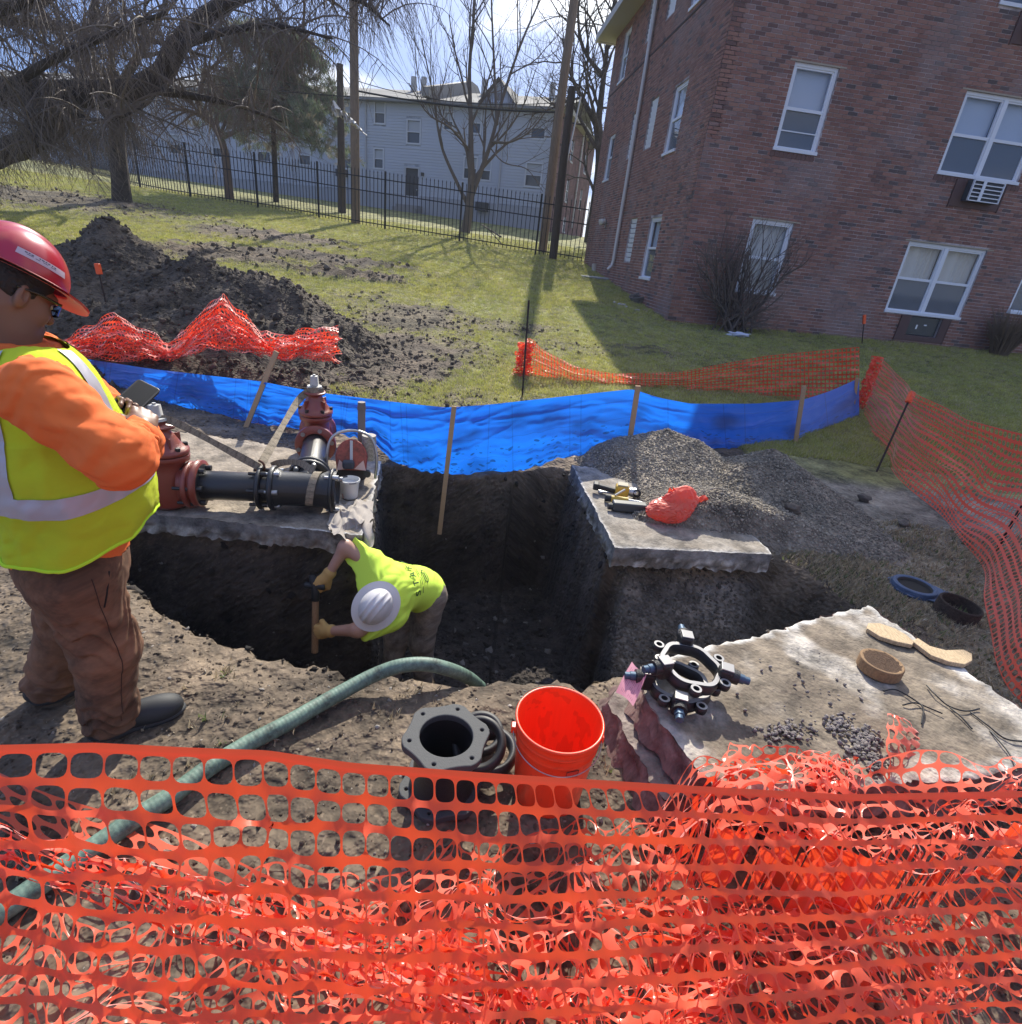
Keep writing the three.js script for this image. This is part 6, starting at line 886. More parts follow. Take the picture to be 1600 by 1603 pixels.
// ---------------------------------------------------------------- things by the building and stray stones
{
  const st = (label, px, py, s, seed, col, Y) => { const p = Y === undefined ? tp(px, py) : gp(px, py, Y), m = solo('stone', rock(seed, 2, 0.4), std(col, { roughness: 0.9, bumpMap: at2(fineBump, 2), bumpScale: 0.006 }), label, 'stone', p.add(V(0, s * 0.15, 0))); m.scale.set(s, s * 0.7, s * 0.85); m.rotation.y = seed; };
  st('pale flat stone lying behind the netting near the green hose', 250, 1336, 0.085, 2, C(0.36, 0.31, 0.26), 0.02); st('pinkish stone seen through the netting below the pale flat stone', 232, 1375, 0.1, 5, C(0.4, 0.33, 0.27), 0.02); st('brown dirt lump sitting on the shaded side of the darker gravel pile', 1338, 838, 0.17, 7, C(0.14, 0.115, 0.095), 0.04); st('brown clod at the top of the darker gravel pile', 1240, 800, 0.13, 9, C(0.16, 0.13, 0.1), 0.16); st('dark clod on the bare shaded path, right of the gravel', 1352, 782, 0.12, 12, C(0.13, 0.11, 0.09), 0.02); st('small clod beside the netting on the shaded path', 1413, 822, 0.1, 14, C(0.14, 0.12, 0.1), 0.02);
  { const p = tp(1155, 527), g = rock(6, 3, 0.7); const m = solo('crumpled_litter', g, std(C(0.62, 0.66, 0.78), { roughness: 0.7 }), 'white crumpled litter on the grass below the bare shrub', 'litter', p.add(V(0, 0.04, 0))); m.scale.set(0.42, 0.14, 0.25); }
  { const p = tp(1003, 474), t = thing('plant_pot', 'broken half buried stone plant pot by the brick corner', 'pot', p), pm = std(C(0.24, 0.22, 0.2), { roughness: 0.9, map: at2(blotch, 3), side: THREE.DoubleSide }); pm.color.multiplyScalar(1.8); part('shell', lathe([[0.16, 0], [0.24, 0.1], [0.27, 0.24], [0.285, 0.26], [0.25, 0.26], [0.2, 0.08]], 30), pm, t); part('soil', cyl(0.23, 0.2, 0.02, 24).translate(0, 0.18, 0), std(C(0.02, 0.017, 0.015)), t); t.rotation.set(0.15, 0, 0.3); t.position.y -= 0.05; }
  const r = rng(8); for (let k = 0; k < 7; k++) { const wh = ['first stone at the far end of the whitish row', 'second stone from the far end of the whitish row', 'third stone from the far end of the whitish row', 'middle stone of the whitish row', 'third stone from the plant pot in the whitish row', 'second stone from the plant pot in the whitish row', 'whitish stone nearest to the broken plant pot'][k], p = tp(962 + k * 6 + r() * 3, 474 + k * 2.2 + r() * 2), m = solo('edging_stone', rock(20 + k, 1, 0.4), std(C(0.38, 0.36, 0.34)), wh + ' on the shaded grass', 'stone', p, 'small edging stones beside the pot'); m.scale.setScalar(0.1 + 0.08 * r()); }
  { const p = tp(940, 437), m = solo('splash_block', bx(1.3, 0.05, 0.45, 0.01), std(C(0.3, 0.31, 0.32), { roughness: 0.85 }), 'grey splash board lying on the grass under the downspout', 'splash block', p.add(V(0, 0.03, 0))); m.rotation.set(0.05, BT, 0); }
  { const p = tp(930, 424), m = solo('pipe_stub', cyl(0.09, 0.1, 0.28, 14), std(C(0.5, 0.44, 0.38)), 'short pale pipe stub at the far base of the brick side wall', 'pipe', p.add(V(0, 0.1, 0))); m.rotation.z = 0.2; }
  { const a = tp(752, 372), b = tp(782, 396), t = thing('fallen_branch', 'thin fallen branch lying against the fence right of the centre tree', 'branch', a); part('stem', tubeGeo([V(0, 0.55, -0.4), b.clone().sub(a).multiplyScalar(0.5).setY(0.3), b.clone().sub(a).setY(0.04)], 0.035, 6, 12), MAT.bark, t); part('side_shoot', tubeGeo([b.clone().sub(a).multiplyScalar(0.4).setY(0.35), b.clone().sub(a).multiplyScalar(0.8).add(V(0.3, 0.2, 0.4))], 0.02, 5), MAT.bark, t); }
  { const a = zp(520, 168, -17), b = zp(548, 188, -17), c = zp(573, 211, -17), t = thing('plastic_strip', 'white strip of torn plastic caught on the drooping twigs', 'plastic scrap', a); part('film', new MB().sheet(40, 6, (u, v) => { const p = (u < 0.5 ? a.clone().lerp(b, u * 2) : b.clone().lerp(c, u * 2 - 1)).sub(a); p.y += (v - 0.5) * 0.22 * (1.1 - u) + 0.1 * noise3(u * 7, v * 2, 1) * (1 - u); p.z += 0.2 * noise3(u * 8, v * 3, 4); return p; }).geo(), std(C(0.7, 0.7, 0.68), { side: THREE.DoubleSide, roughness: 0.6 }), t); part('tip', tubeGeo([b.clone().sub(a), c.clone().sub(a)], (u) => 0.05 * (1 - 0.8 * u), 7), std(C(0.72, 0.71, 0.68)), t); }
}
// ---------------------------------------------------------------- people: bodies and clothes as smooth surfaces meshed from distance fields
function surfaceNet(f, lo, hi, h) {
  const nx = Math.ceil((hi.x - lo.x) / h) + 1, ny = Math.ceil((hi.y - lo.y) / h) + 1, nz = Math.ceil((hi.z - lo.z) / h) + 1, D = new Float32Array(nx * ny * nz), q = V();
  for (let k = 0, n = 0; k < nz; k++) for (let j = 0; j < ny; j++) for (let i = 0; i < nx; i++, n++) D[n] = f(q.set(lo.x + i * h, lo.y + j * h, lo.z + k * h));
  const id = new Int32Array(nx * ny * nz).fill(-1), P = [], I = [], at3 = (i, j, k) => (k * ny + j) * nx + i;
  const E = [[0, 1], [2, 3], [4, 5], [6, 7], [0, 2], [1, 3], [4, 6], [5, 7], [0, 4], [1, 5], [2, 6], [3, 7]];
  for (let k = 0; k < nz - 1; k++) for (let j = 0; j < ny - 1; j++) for (let i = 0; i < nx - 1; i++) {
    const c = []; let m = 0; for (let b = 0; b < 8; b++) { const v = D[at3(i + (b & 1), j + (b >> 1 & 1), k + (b >> 2))]; c.push(v); if (v < 0) m |= 1 << b; }
    if (m === 0 || m === 255) continue; let x = 0, y = 0, z = 0, n = 0;
    for (const [a, b] of E) if ((c[a] < 0) !== (c[b] < 0)) { const t = c[a] / (c[a] - c[b]); x += lerp(a & 1, b & 1, t); y += lerp(a >> 1 & 1, b >> 1 & 1, t); z += lerp(a >> 2, b >> 2, t); n++; }
    id[at3(i, j, k)] = P.length / 3; P.push(lo.x + (i + x / n) * h, lo.y + (j + y / n) * h, lo.z + (k + z / n) * h);
  }
  const quad = (a, b, c, d, flip) => { if (a < 0 || b < 0 || c < 0 || d < 0) return; flip ? I.push(a, c, b, a, d, c) : I.push(a, b, c, a, c, d); };
  for (let k = 1; k < nz - 1; k++) for (let j = 1; j < ny - 1; j++) for (let i = 1; i < nx - 1; i++) {
    const s = D[at3(i, j, k)] < 0;
    if (s !== D[at3(i + 1, j, k)] < 0) quad(id[at3(i, j - 1, k - 1)], id[at3(i, j, k - 1)], id[at3(i, j, k)], id[at3(i, j - 1, k)], !s);
    if (s !== D[at3(i, j + 1, k)] < 0) quad(id[at3(i - 1, j, k - 1)], id[at3(i - 1, j, k)], id[at3(i, j, k)], id[at3(i, j, k - 1)], !s);
    if (s !== D[at3(i, j, k + 1)] < 0) quad(id[at3(i - 1, j - 1, k)], id[at3(i, j - 1, k)], id[at3(i, j, k)], id[at3(i - 1, j, k)], !s);
  }
  const N = new Float32Array(P.length), U = new Float32Array(P.length / 3 * 2), e = h * 0.6, w = V();
  for (let k = 0; k < P.length; k += 3) {
    const g = V(f(w.set(P[k] + e, P[k + 1], P[k + 2])) - f(w.set(P[k] - e, P[k + 1], P[k + 2])), f(w.set(P[k], P[k + 1] + e, P[k + 2])) - f(w.set(P[k], P[k + 1] - e, P[k + 2])), f(w.set(P[k], P[k + 1], P[k + 2] + e)) - f(w.set(P[k], P[k + 1], P[k + 2] - e))).normalize();
    N.set([g.x, g.y, g.z], k); U.set([P[k] + P[k + 2] * 0.8, P[k + 1] + P[k + 2] * 0.3], k / 3 * 2);
  }
  const g = new THREE.BufferGeometry(); g.setAttribute('position', new THREE.Float32BufferAttribute(P, 3)); g.setAttribute('normal', new THREE.BufferAttribute(N, 3)); g.setAttribute('uv', new THREE.BufferAttribute(U, 2)); g.setIndex(I);
  return g;
}
const smin = (a, b, k) => { const h = Math.max(k - Math.abs(a - b), 0) / k; return Math.min(a, b) - h * h * k * 0.25; };
const cone = (a, b, ra, rb) => { const d = b.clone().sub(a), l2 = d.lengthSq(); return (p) => { const x = p.x - a.x, y = p.y - a.y, z = p.z - a.z, t = clamp((x * d.x + y * d.y + z * d.z) / l2); return Math.hypot(x - d.x * t, y - d.y * t, z - d.z * t) - lerp(ra, rb, t); }; };
const ell = (c, X, Y, Z, rx, ry, rz) => (p) => { const x = p.x - c.x, y = p.y - c.y, z = p.z - c.z, a = (x * X.x + y * X.y + z * X.z) / rx, b = (x * Y.x + y * Y.y + z * Y.z) / ry, d = (x * Z.x + y * Z.y + z * Z.z) / rz, k0 = Math.hypot(a, b, d), k1 = Math.hypot(a / rx, b / ry, d / rz); return k1 < 1e-6 ? -Math.min(rx, ry, rz) : k0 * (k0 - 1) / k1; };
const blend = (k, ...fs) => (p) => { let d = fs[0](p); for (let i = 1; i < fs.length; i++) d = smin(d, fs[i](p), k); return d; };
const YU = V(0, 1, 0);
// a hand: palm, four fingers of different lengths and a thumb from the side of the palm
function hand(wrist, dir, back, curl, s = 1, thick = 1, left = 1) {
  const d = dir.clone().normalize(), n = back.clone().addScaledVector(d, -back.dot(d)).normalize(), w = d.clone().cross(n).multiplyScalar(left), P = (a, b, c) => wrist.clone().addScaledVector(d, a * s).addScaledVector(n, b * s).addScaledVector(w, c * s), out = [];
  out.push(ell(P(0.048, 0, 0), d, n, w, 0.055 * s, 0.019 * s * thick, 0.043 * s), cone(P(-0.03, 0, 0), P(0.02, 0, 0), 0.028 * s, 0.027 * s));
  const L = [[0.043, 0.026, 0.02], [0.048, 0.03, 0.021], [0.044, 0.028, 0.02], [0.034, 0.021, 0.018]], off = [0.031, 0.0105, -0.0105, -0.031], st = [0.088, 0.094, 0.09, 0.08], rad = [0.0093, 0.0097, 0.0092, 0.0082], f = [];
  for (let k = 0; k < 4; k++) { let p = P(st[k] - 0.02, 0.002, off[k] * 0.9), a = curl * 0.35 + 0.05 * k; let q = P(st[k], 0.003, off[k]); f.push(cone(p, q, rad[k] * 1.15 * s * thick, rad[k] * 1.1 * s * thick)); for (let m = 0; m < 3; m++) { a += m ? curl * (1 + 0.06 * k) : curl * 0.45; const e = q.clone().addScaledVector(d, Math.cos(a) * L[k][m] * s).addScaledVector(n, -Math.sin(a) * L[k][m] * s).addScaledVector(w, (off[k] * 0.06) * s); f.push(cone(q, e, rad[k] * (1 - 0.08 * m) * s * thick, rad[k] * (0.93 - 0.1 * m) * s * thick)); q = e; } }
  const t0 = P(0.018, -0.004, 0.03), t1 = P(0.05, -0.016, 0.056), t2 = P(0.078, -0.032 - 0.012 * curl, 0.052), t3 = P(0.098, -0.046 - 0.014 * curl, 0.04);
  f.push(cone(t0, t1, 0.015 * s * thick, 0.0125 * s * thick), cone(t1, t2, 0.0115 * s * thick, 0.0105 * s * thick), cone(t2, t3, 0.0103 * s * thick, 0.009 * s * thick));
  const palm = blend(0.018 * s, ...out), fb = (p) => { let m = 1e9; for (const g of f) { const v = g(p); m = smin(m, v, 0.006 * s); } return m; };
  return (p) => p.distanceToSquared(wrist) > 0.06 ? wrist.distanceTo(p) - 0.2 : smin(palm(p), fb(p), 0.01 * s);
}
function headField(c, f, u, r) {                           // c: centre of the skull; f forward, u up, r right
  const P = (a, b, d) => c.clone().addScaledVector(f, a).addScaledVector(u, b).addScaledVector(r, d);
  const main = blend(0.04, ell(P(-0.012, 0.03, 0), f, u, r, 0.098, 0.09, 0.077), ell(P(0.03, -0.03, 0), f, u, r, 0.068, 0.082, 0.062), cone(P(0.045, -0.095, -0.018), P(0.045, -0.095, 0.018), 0.03, 0.03));
  const fine = [cone(P(0.09, 0.005, 0), P(0.115, -0.034, 0), 0.009, 0.0135), cone(P(0.088, 0.022, -0.035), P(0.088, 0.022, 0.035), 0.011, 0.011), ell(P(0.095, -0.066, 0), f, u, r, 0.012, 0.007, 0.024), ell(P(0.093, -0.078, 0), f, u, r, 0.012, 0.007, 0.02), ell(P(0.06, -0.035, 0.045), f, u, r, 0.03, 0.03, 0.02), ell(P(0.06, -0.035, -0.045), f, u, r, 0.03, 0.03, 0.02)];
  const ears = []; for (const s of [-1, 1]) { const e0 = ell(P(-0.008, -0.012, s * 0.079), f.clone().addScaledVector(r, s * -0.35).normalize(), u, r.clone().addScaledVector(f, s * 0.35).normalize(), 0.02, 0.033, 0.009), dent = ell(P(0.0, -0.008, s * 0.088), f, u, r, 0.011, 0.02, 0.007); ears.push((p) => Math.max(e0(p), -dent(p) + 0.001)); }
  return (p) => { let d = main(p); for (const g of fine) d = smin(d, g(p), 0.018); for (const g of ears) d = smin(d, g(p), 0.006); return d; };
}
const eyes = (t, c, f, u, r, off) => { for (const s of [-1, 1]) { const q = c.clone().addScaledVector(f, 0.083).addScaledVector(u, 0.002).addScaledVector(r, s * 0.031).sub(off); part('eye', new THREE.SphereGeometry(0.0125, 16, 12).translate(q.x, q.y, q.z), std(C(0.6, 0.58, 0.55), { roughness: 0.2 }), t); part('iris', new THREE.SphereGeometry(0.0065, 12, 10).translate(q.x + f.x * 0.0075, q.y + f.y * 0.0075, q.z + f.z * 0.0075), std(C(0.02, 0.012, 0.008), { roughness: 0.15 }), t); } };
const shoe = (heel, toe, up, s = 1) => { const d = toe.clone().sub(heel), l = d.length(); d.normalize(); const w = d.clone().cross(up).normalize(), P = (a, b, c = 0) => heel.clone().addScaledVector(d, a * l).addScaledVector(up, b).addScaledVector(w, c);
  const upper = blend(0.05, cone(P(0.14, 0.065), P(0.2, 0.12), 0.046, 0.05), ell(P(0.45, 0.055), d, up, w, 0.15, 0.055, 0.047), ell(P(0.76, 0.045), d, up, w, 0.075, 0.042, 0.052)), soleF = blend(0.03, ell(P(0.22, 0.02), d, up, w, 0.075, 0.03, 0.043), ell(P(0.5, 0.02), d, up, w, 0.12, 0.026, 0.044), ell(P(0.76, 0.02), d, up, w, 0.085, 0.028, 0.054));
  return [(p) => Math.max(upper(p), -(p.clone().sub(heel).dot(up) - 0.022)), (p) => Math.max(soleF(p), -(p.clone().sub(heel).dot(up) + 0.002), p.clone().sub(heel).dot(up) - 0.03)]; };
const fabric = (c, o = {}) => std(c, { roughness: 0.92, bumpMap: at2(weave, 26), bumpScale: 0.0006, ...o });
function dome(a, b, hgt, back = 1) { return (th, ph) => V(Math.cos(th) * Math.cos(ph) * a * (Math.cos(th) > 0 ? 1 : back), Math.sin(ph) * hgt, Math.sin(th) * Math.cos(ph) * b); }
function hardHat(t, c, f, u, r, col, o) {                  // c: centre of the rim plane
  const g = new THREE.Group(); g.name = 'hard_hat'; t.add(g); g.position.copy(c); g.quaternion.setFromRotationMatrix(new THREE.Matrix4().makeBasis(f, u, r));
  g.scale.setScalar(o.size); const D = dome(0.142, 0.113, 0.135, 0.98), ridge = (th, ph) => { const p = D(th, ph), z = p.z, front = p.x; let k = 0; for (const [zc, w, h] of o.ridges) k = Math.max(k, h * Math.exp(-Math.pow((z - zc) / w, 4)) * ss(0.15, 0.5, ph)); return p.multiplyScalar(1 + k); };
  part('shell', new MB().sheet(96, 30, (a, b) => ridge(-a * 6.28319, b * 1.5705)).geo(), col, g);
  part('brim', new MB().sheet(96, 6, (a, b) => { const th = a * 6.28319, pk_ = o.full ? 0.052 : 0.012 + 0.062 * Math.pow(Math.max(0, Math.cos(th)), 1.6), q = D(th, 0), l = Math.hypot(q.x, q.z), e = b * pk_; return V(q.x + q.x / l * e, 0.004 - (o.full ? 0.1 : 0.28) * e * (o.full ? 1 : Math.max(0.1, Math.cos(th))) - 0.004 * b, q.z + q.z / l * e); }).sheet(96, 2, (a, b) => { const th = a * 6.28319, pk_ = o.full ? 0.052 : 0.012 + 0.062 * Math.pow(Math.max(0, Math.cos(th)), 1.6), q = D(th, 0), l = Math.hypot(q.x, q.z), e = pk_ * (1 - b); return V(q.x + q.x / l * e, 0.0 - (o.full ? 0.1 : 0.28) * e * (o.full ? 1 : Math.max(0.1, Math.cos(th))) - 0.008, q.z + q.z / l * e); }).geo(), col, g);
  part('headband', new MB().sheet(60, 3, (a, b) => { const th = -a * 6.28319; return V(Math.cos(th) * 0.112 - 0.01, -0.045 + 0.05 * b, Math.sin(th) * 0.09); }).geo(), std(C(0.02, 0.02, 0.023), { roughness: 0.8, side: THREE.DoubleSide }), g);
  return g;
}
// ---------------------------------------------------------------- the man standing with a phone
{
  const heelR = gp(142, 1160, 0.0), toeR = gp(287, 1108, 0.01), F = toeR.clone().sub(heelR).setY(0).normalize(), Rt = V(-F.z, 0, F.x), heelL = gp(52, 1104, 0.0), toeL = heelL.clone().addScaledVector(F, 0.3).addScaledVector(Rt, -0.04);
  toeR.copy(heelR).addScaledVector(F, 0.315);
  const O = heelR.clone().lerp(heelL, 0.5).addScaledVector(F, 0.1).setY(0);
  const Pc = zp(113, 872, -1.6), hipR = Pc.clone().addScaledVector(Rt, 0.1).add(V(0, -0.03, 0)), hipL = Pc.clone().addScaledVector(Rt, -0.1).add(V(0, -0.03, 0));
  const anR = heelR.clone().addScaledVector(F, 0.075).setY(0.1), anL = heelL.clone().addScaledVector(F, 0.075).setY(0.1), knR = hipR.clone().lerp(anR, 0.5).addScaledVector(F, 0.035), knL = hipL.clone().lerp(anL, 0.5).addScaledVector(F, 0.03);
  const belly = zp(112, 745, -1.6), chest = zp(70, 668, -1.62), neck = zp(26, 548, -1.64), head = zp(16, 453, -1.645);
  const shR = zp(62, 618, -1.44), shL = shR.clone().addScaledVector(Rt, -0.42);
  const elR = zp(186, 714, -1.41), wrR = zp(219, 677, -1.6), elL = zp(215, 690, -1.98), wrL = zp(185, 640, -1.82);
  const ph0 = zp(193, 641, -1.74), ph1 = zp(231, 606, -1.86);
  const t = thing('person', 'person in red hard hat, yellow reflective vest and brown trousers looking down at a phone', 'person', O), L = (p) => p.clone().sub(O), loc = (f) => (p) => f(V(p.x + O.x, p.y + O.y, p.z + O.z));
  const mesh = (name, f, pts, pad, h, mat, label) => { const lo = V(9, 9, 9), hi = V(-9, -9, -9); for (const p of pts) { lo.min(L(p)); hi.max(L(p)); } const g = loc(f); return part(name, surfaceNet(g, lo.subScalar(pad), hi.addScalar(pad), h), mat, t, label); };
  const hh = V(0.37, 0, -0.929), hf = hh.clone().multiplyScalar(Math.cos(0.56)).addScaledVector(YU, -Math.sin(0.56)).normalize(), hr = V(-hh.z, 0, hh.x), hu = hr.clone().cross(hf).normalize();
  const skin = phy(C(0.2, 0.105, 0.068), { roughness: 0.5, sheen: 0.2 });
  const headF = headField(head, hf, hu, hr), neckF = blend(0.03, cone(neck.clone().add(V(0, -0.06, 0)), head.clone().addScaledVector(hu, -0.05).addScaledVector(hf, -0.02), 0.075, 0.062));
  const fR = wrR.clone().sub(elR).normalize(), handDirR = zp(224, 640, -1.7).sub(wrR).normalize(), hR = hand(wrR.clone().addScaledVector(fR, 0.02), handDirR, V(0.62, 0.45, 0.5), 1.0, 0.98, 1.05, -1), hL = hand(wrL.clone().add(V(0, -0.01, 0)), zp(196, 630, -1.8).sub(wrL), V(-0.5, 0.1, -0.6), 0.7, 0.95, 1, 1);
  const torso = blend(0.14, ell(chest, F, YU, Rt, 0.13, 0.19, 0.155), ell(belly, F, YU, Rt, 0.19, 0.2, 0.195), ell(Pc, F, YU, Rt, 0.15, 0.15, 0.18), cone(shR.clone().addScaledVector(Rt, -0.1), shL.clone().addScaledVector(Rt, 0.1), 0.06, 0.06));
  const arms = [cone(shR, elR, 0.055, 0.045), cone(elR, wrR, 0.045, 0.028), cone(shL, elL, 0.055, 0.045), cone(elL, wrL, 0.045, 0.028)];
  const legs = [cone(hipR, knR, 0.085, 0.06), cone(knR, anR, 0.06, 0.04), cone(hipL, knL, 0.085, 0.06), cone(knL, anL, 0.06, 0.04), cone(anR, heelR.clone().addScaledVector(F, 0.2).setY(0.05), 0.04, 0.03), cone(anL, heelL.clone().addScaledVector(F, 0.2).setY(0.05), 0.04, 0.03)];
  const slim = blend(0.12, ell(chest, F, YU, Rt, 0.11, 0.18, 0.15), ell(belly, F, YU, Rt, 0.15, 0.17, 0.16), ell(Pc, F, YU, Rt, 0.12, 0.13, 0.15));
  const bodyCore = blend(0.04, slim, ...arms, ...legs, neckF);
  // the body in one surface: fine cells where the head and hands are, coarser cells elsewhere, joined in one geometry
  { const coarse = (p) => bodyCore(p), all = [heelR, heelL, toeR, toeL, shR, shL, elR, elL, neck], g1 = (() => { const lo = V(9, 9, 9), hi = V(-9, -9, -9); for (const p of all) { lo.min(L(p)); hi.max(L(p)); } return surfaceNet(loc(coarse), lo.subScalar(0.12), hi.addScalar(0.12), 0.014); })();
    const hd = (p) => smin(headF(p), neckF(p), 0.035), g2 = surfaceNet(loc(hd), L(head).add(V(-0.2, -0.22, -0.2)), L(head).add(V(0.2, 0.2, 0.2)), 0.0042), g3 = surfaceNet(loc(hR), L(wrR).subScalar(0.2), L(wrR).addScalar(0.2), 0.0035), g4 = surfaceNet(loc(hL), L(wrL).subScalar(0.2), L(wrL).addScalar(0.2), 0.0042);
    part('body', mergeGeometries([g1, g2, g3, g4].map((g) => g)), skin, t); }
  eyes(t, head, hf, hu, hr, O);
  const hairF = (p) => Math.max(ell(head.clone().addScaledVector(hu, 0.026).addScaledVector(hf, -0.018), hf, hu, hr, 0.101, 0.094, 0.081)(p) - 0.0035 + 0.0025 * noise3(p.x * 160, p.y * 160, p.z * 160), (p.clone().sub(head).dot(hf)) - 0.03 + 0.6 * p.clone().sub(head).dot(hu) * -0.2, -(p.clone().sub(head).dot(hu) + 0.045 + 0.5 * p.clone().sub(head).dot(hf)));
  part('hair', surfaceNet(loc(hairF), L(head).subScalar(0.16), L(head).addScalar(0.16), 0.005), std(C(0.012, 0.01, 0.009), { roughness: 0.7 }), t);
  const H = hardHat(t, L(head).addScaledVector(hu, 0.052).addScaledVector(hf, -0.004), hf, hu, hr, phy(C(0.42, 0.014, 0.03), { roughness: 0.28, clearcoat: 0.6, clearcoatRoughness: 0.12, side: THREE.DoubleSide }), { size: 0.92, ridges: [[0, 0.026, 0.055]] });
  H.children[1].material = phy(C(0.5, 0.03, 0.028), { roughness: 0.6, transmission: 0.2, side: THREE.DoubleSide, clearcoat: 0.5 });
  { const cv = document.createElement('canvas'); cv.width = 256; cv.height = 48; const c = cv.getContext('2d'); c.fillStyle = '#b9a9b4'; c.fillRect(0, 0, 256, 48); c.fillStyle = '#4a4658'; for (const [x, y, w] of [[34, 8, 12], [50, 7, 9], [63, 9, 12], [100, 6, 8], [112, 7, 14], [130, 6, 10], [144, 8, 12], [164, 8, 9], [178, 10, 12], [44, 22, 30], [84, 24, 22], [120, 22, 26], [160, 24, 30]]) c.fillRect(x, y, w, y < 12 ? 10 : 5); const tx = new THREE.CanvasTexture(cv); tx.colorSpace = THREE.SRGBColorSpace;
    const D = dome(0.142, 0.113, 0.135, 0.98); part('name_sticker', new MB().sheet(24, 4, (u, v) => { const q = D(lerp(2.08, 0.98, u), lerp(0.42, 0.27, v)).multiplyScalar(1.012); q.u = u; q.v = 1 - v; return q; }).geo(), std(C(1, 1, 1), { map: tx, roughness: 0.4, side: THREE.DoubleSide }), H); }
  { const b = new MB(), Q = (a, c, d) => L(head).addScaledVector(hf, a).addScaledVector(hu, c).addScaledVector(hr, d); for (const s of [-1, 1]) b.tube([Q(-0.03, 0.004, s * 0.083), Q(0.03, 0.012, s * 0.085), Q(0.09, 0.012, s * 0.072)], 0.004, 6); b.sheet(20, 4, (u, v) => { const a = (u - 0.5) * 2.1; return Q(0.06 + Math.cos(a) * 0.058, 0.018 - 0.038 * v, Math.sin(a) * 0.085); }); part('safety_glasses', b.geo(), phy(C(0.02, 0.018, 0.014), { roughness: 0.12, side: THREE.DoubleSide }), t); }
  // clothes
  const wr = (p) => 0.007 * fbm(p.x * 7, p.y * 11, p.z * 7, 3) + 0.004 * Math.sin(p.y * 90 + 8 * noise3(p.x * 5, p.y * 3, p.z * 5)) * 0.6;
  const armFold = (p) => { const ua = p.clone().sub(shR).dot(elR.clone().sub(shR).normalize()); return armFold0(p) + 0.005 * Math.sin(ua * 48 + p.y * 30 + 5 * noise3(p.x * 5, p.y * 5, p.z * 5)) * ss(0.02, 0.14, ua) * ss(0.36, 0.24, ua) + 0.004 * Math.pow(Math.abs(noise3(p.x * 9, p.y * 14, p.z * 9)), 0.6); };
  const armFold0 = (p) => { const d = p.distanceTo(elR), d2 = p.distanceTo(wrR); return 0.006 * Math.sin(d2 * 130 + 5 * noise3(p.x * 9, p.y * 9, p.z * 9)) * Math.exp(-Math.pow((d2 - 0.07) / 0.08, 2)) + 0.005 * Math.sin(d * 85) * Math.exp(-d * d / 0.018); };
  const sleeves = blend(0.06, cone(shR, elR, 0.1, 0.076), cone(elR, wrR.clone().lerp(elR, 0.06), 0.074, 0.046), cone(shL, elL, 0.1, 0.074), cone(elL, wrL.clone().lerp(elL, 0.06), 0.074, 0.047));
  const collar = cone(neck.clone().addScaledVector(F, -0.03).add(V(0, -0.08, 0)), neck.clone().addScaledVector(F, 0.005).add(V(0, 0.025, 0)), 0.115, 0.088);
  const hem = Pc.y + 0.03, shirtF = (p) => { const d = smin(smin(torso(p) - 0.012, sleeves(p), 0.05), collar(p), 0.04) - wr(p) - armFold(p); const up_ = p.y - (neck.y + 0.03 + 0.25 * (p.clone().sub(neck).dot(F) * -0.5)); return Math.max(d, hem - p.y, up_ > 0.0 && p.distanceTo(neck) < 0.16 ? up_ : -1); };
  mesh('sweatshirt', shirtF, [shR, shL, elR, elL, wrR, Pc, neck, belly], 0.24, 0.0085, fabric(C(0.78, 0.155, 0.03), { bumpScale: 0.0004 }));
  const trou = blend(0.05, ell(Pc.clone().add(V(0, 0.0, 0)), F, YU, Rt, 0.165, 0.17, 0.2), cone(hipR, knR, 0.125, 0.1), cone(knR, anR.clone().setY(0.09), 0.1, 0.092), cone(hipL, knL, 0.125, 0.1), cone(knL, anL.clone().setY(0.09), 0.1, 0.092));
  const trF = (p) => { const low = Math.exp(-Math.pow((p.y - 0.13) / 0.09, 2)), kn = Math.exp(-Math.pow((p.y - 0.52) / 0.12, 2)); return Math.max(trou(p) - 0.007 * fbm(p.x * 6, p.y * 9, p.z * 6, 3) - 0.009 * low * Math.sin(p.y * 95 + 6 * noise3(p.x * 8, p.y * 4, p.z * 8)) - 0.007 * kn * Math.sin(p.y * 60 + 9 * noise3(p.x * 6, 2, p.z * 6) + p.x * 20), p.y - (Pc.y + 0.11), 0.05 - p.y); };
  mesh('trousers', trF, [hipR, hipL, anR, anL, Pc], 0.24, 0.0085, fabric(C(0.185, 0.092, 0.05), { map: at2(blotch, 1.1), bumpScale: 0.0005 })).material.color.multiplyScalar(2.0);
  // pocket seams on the trousers
  const cast = (f, c, d, off) => { const p = c.clone().addScaledVector(d, 0.6); for (let k = 0; k < 60; k++) { const v = f(p) - off; if (v < 0.0004) break; p.addScaledVector(d, -Math.max(v * 0.8, 0.0004)); } return p; };
  const seamM = std(C(0.05, 0.025, 0.016), { roughness: 0.9 });
  const legPt = (y, ang) => { const c = hipR.clone().lerp(knR, clamp((hipR.y - y) / (hipR.y - knR.y))); if (y < knR.y) c.copy(knR.clone().lerp(anR, (knR.y - y) / (knR.y - anR.y))); c.y = y; return cast(trF, c, Rt.clone().multiplyScalar(Math.sin(ang)).addScaledVector(F, Math.cos(ang)), 0.001); };
  part('side_seam', tubeGeo([...Array(30)].map((_, k) => L(legPt(lerp(Pc.y + 0.02, 0.12, k / 29), 1.2))), 0.0016, 5), seamM, t);
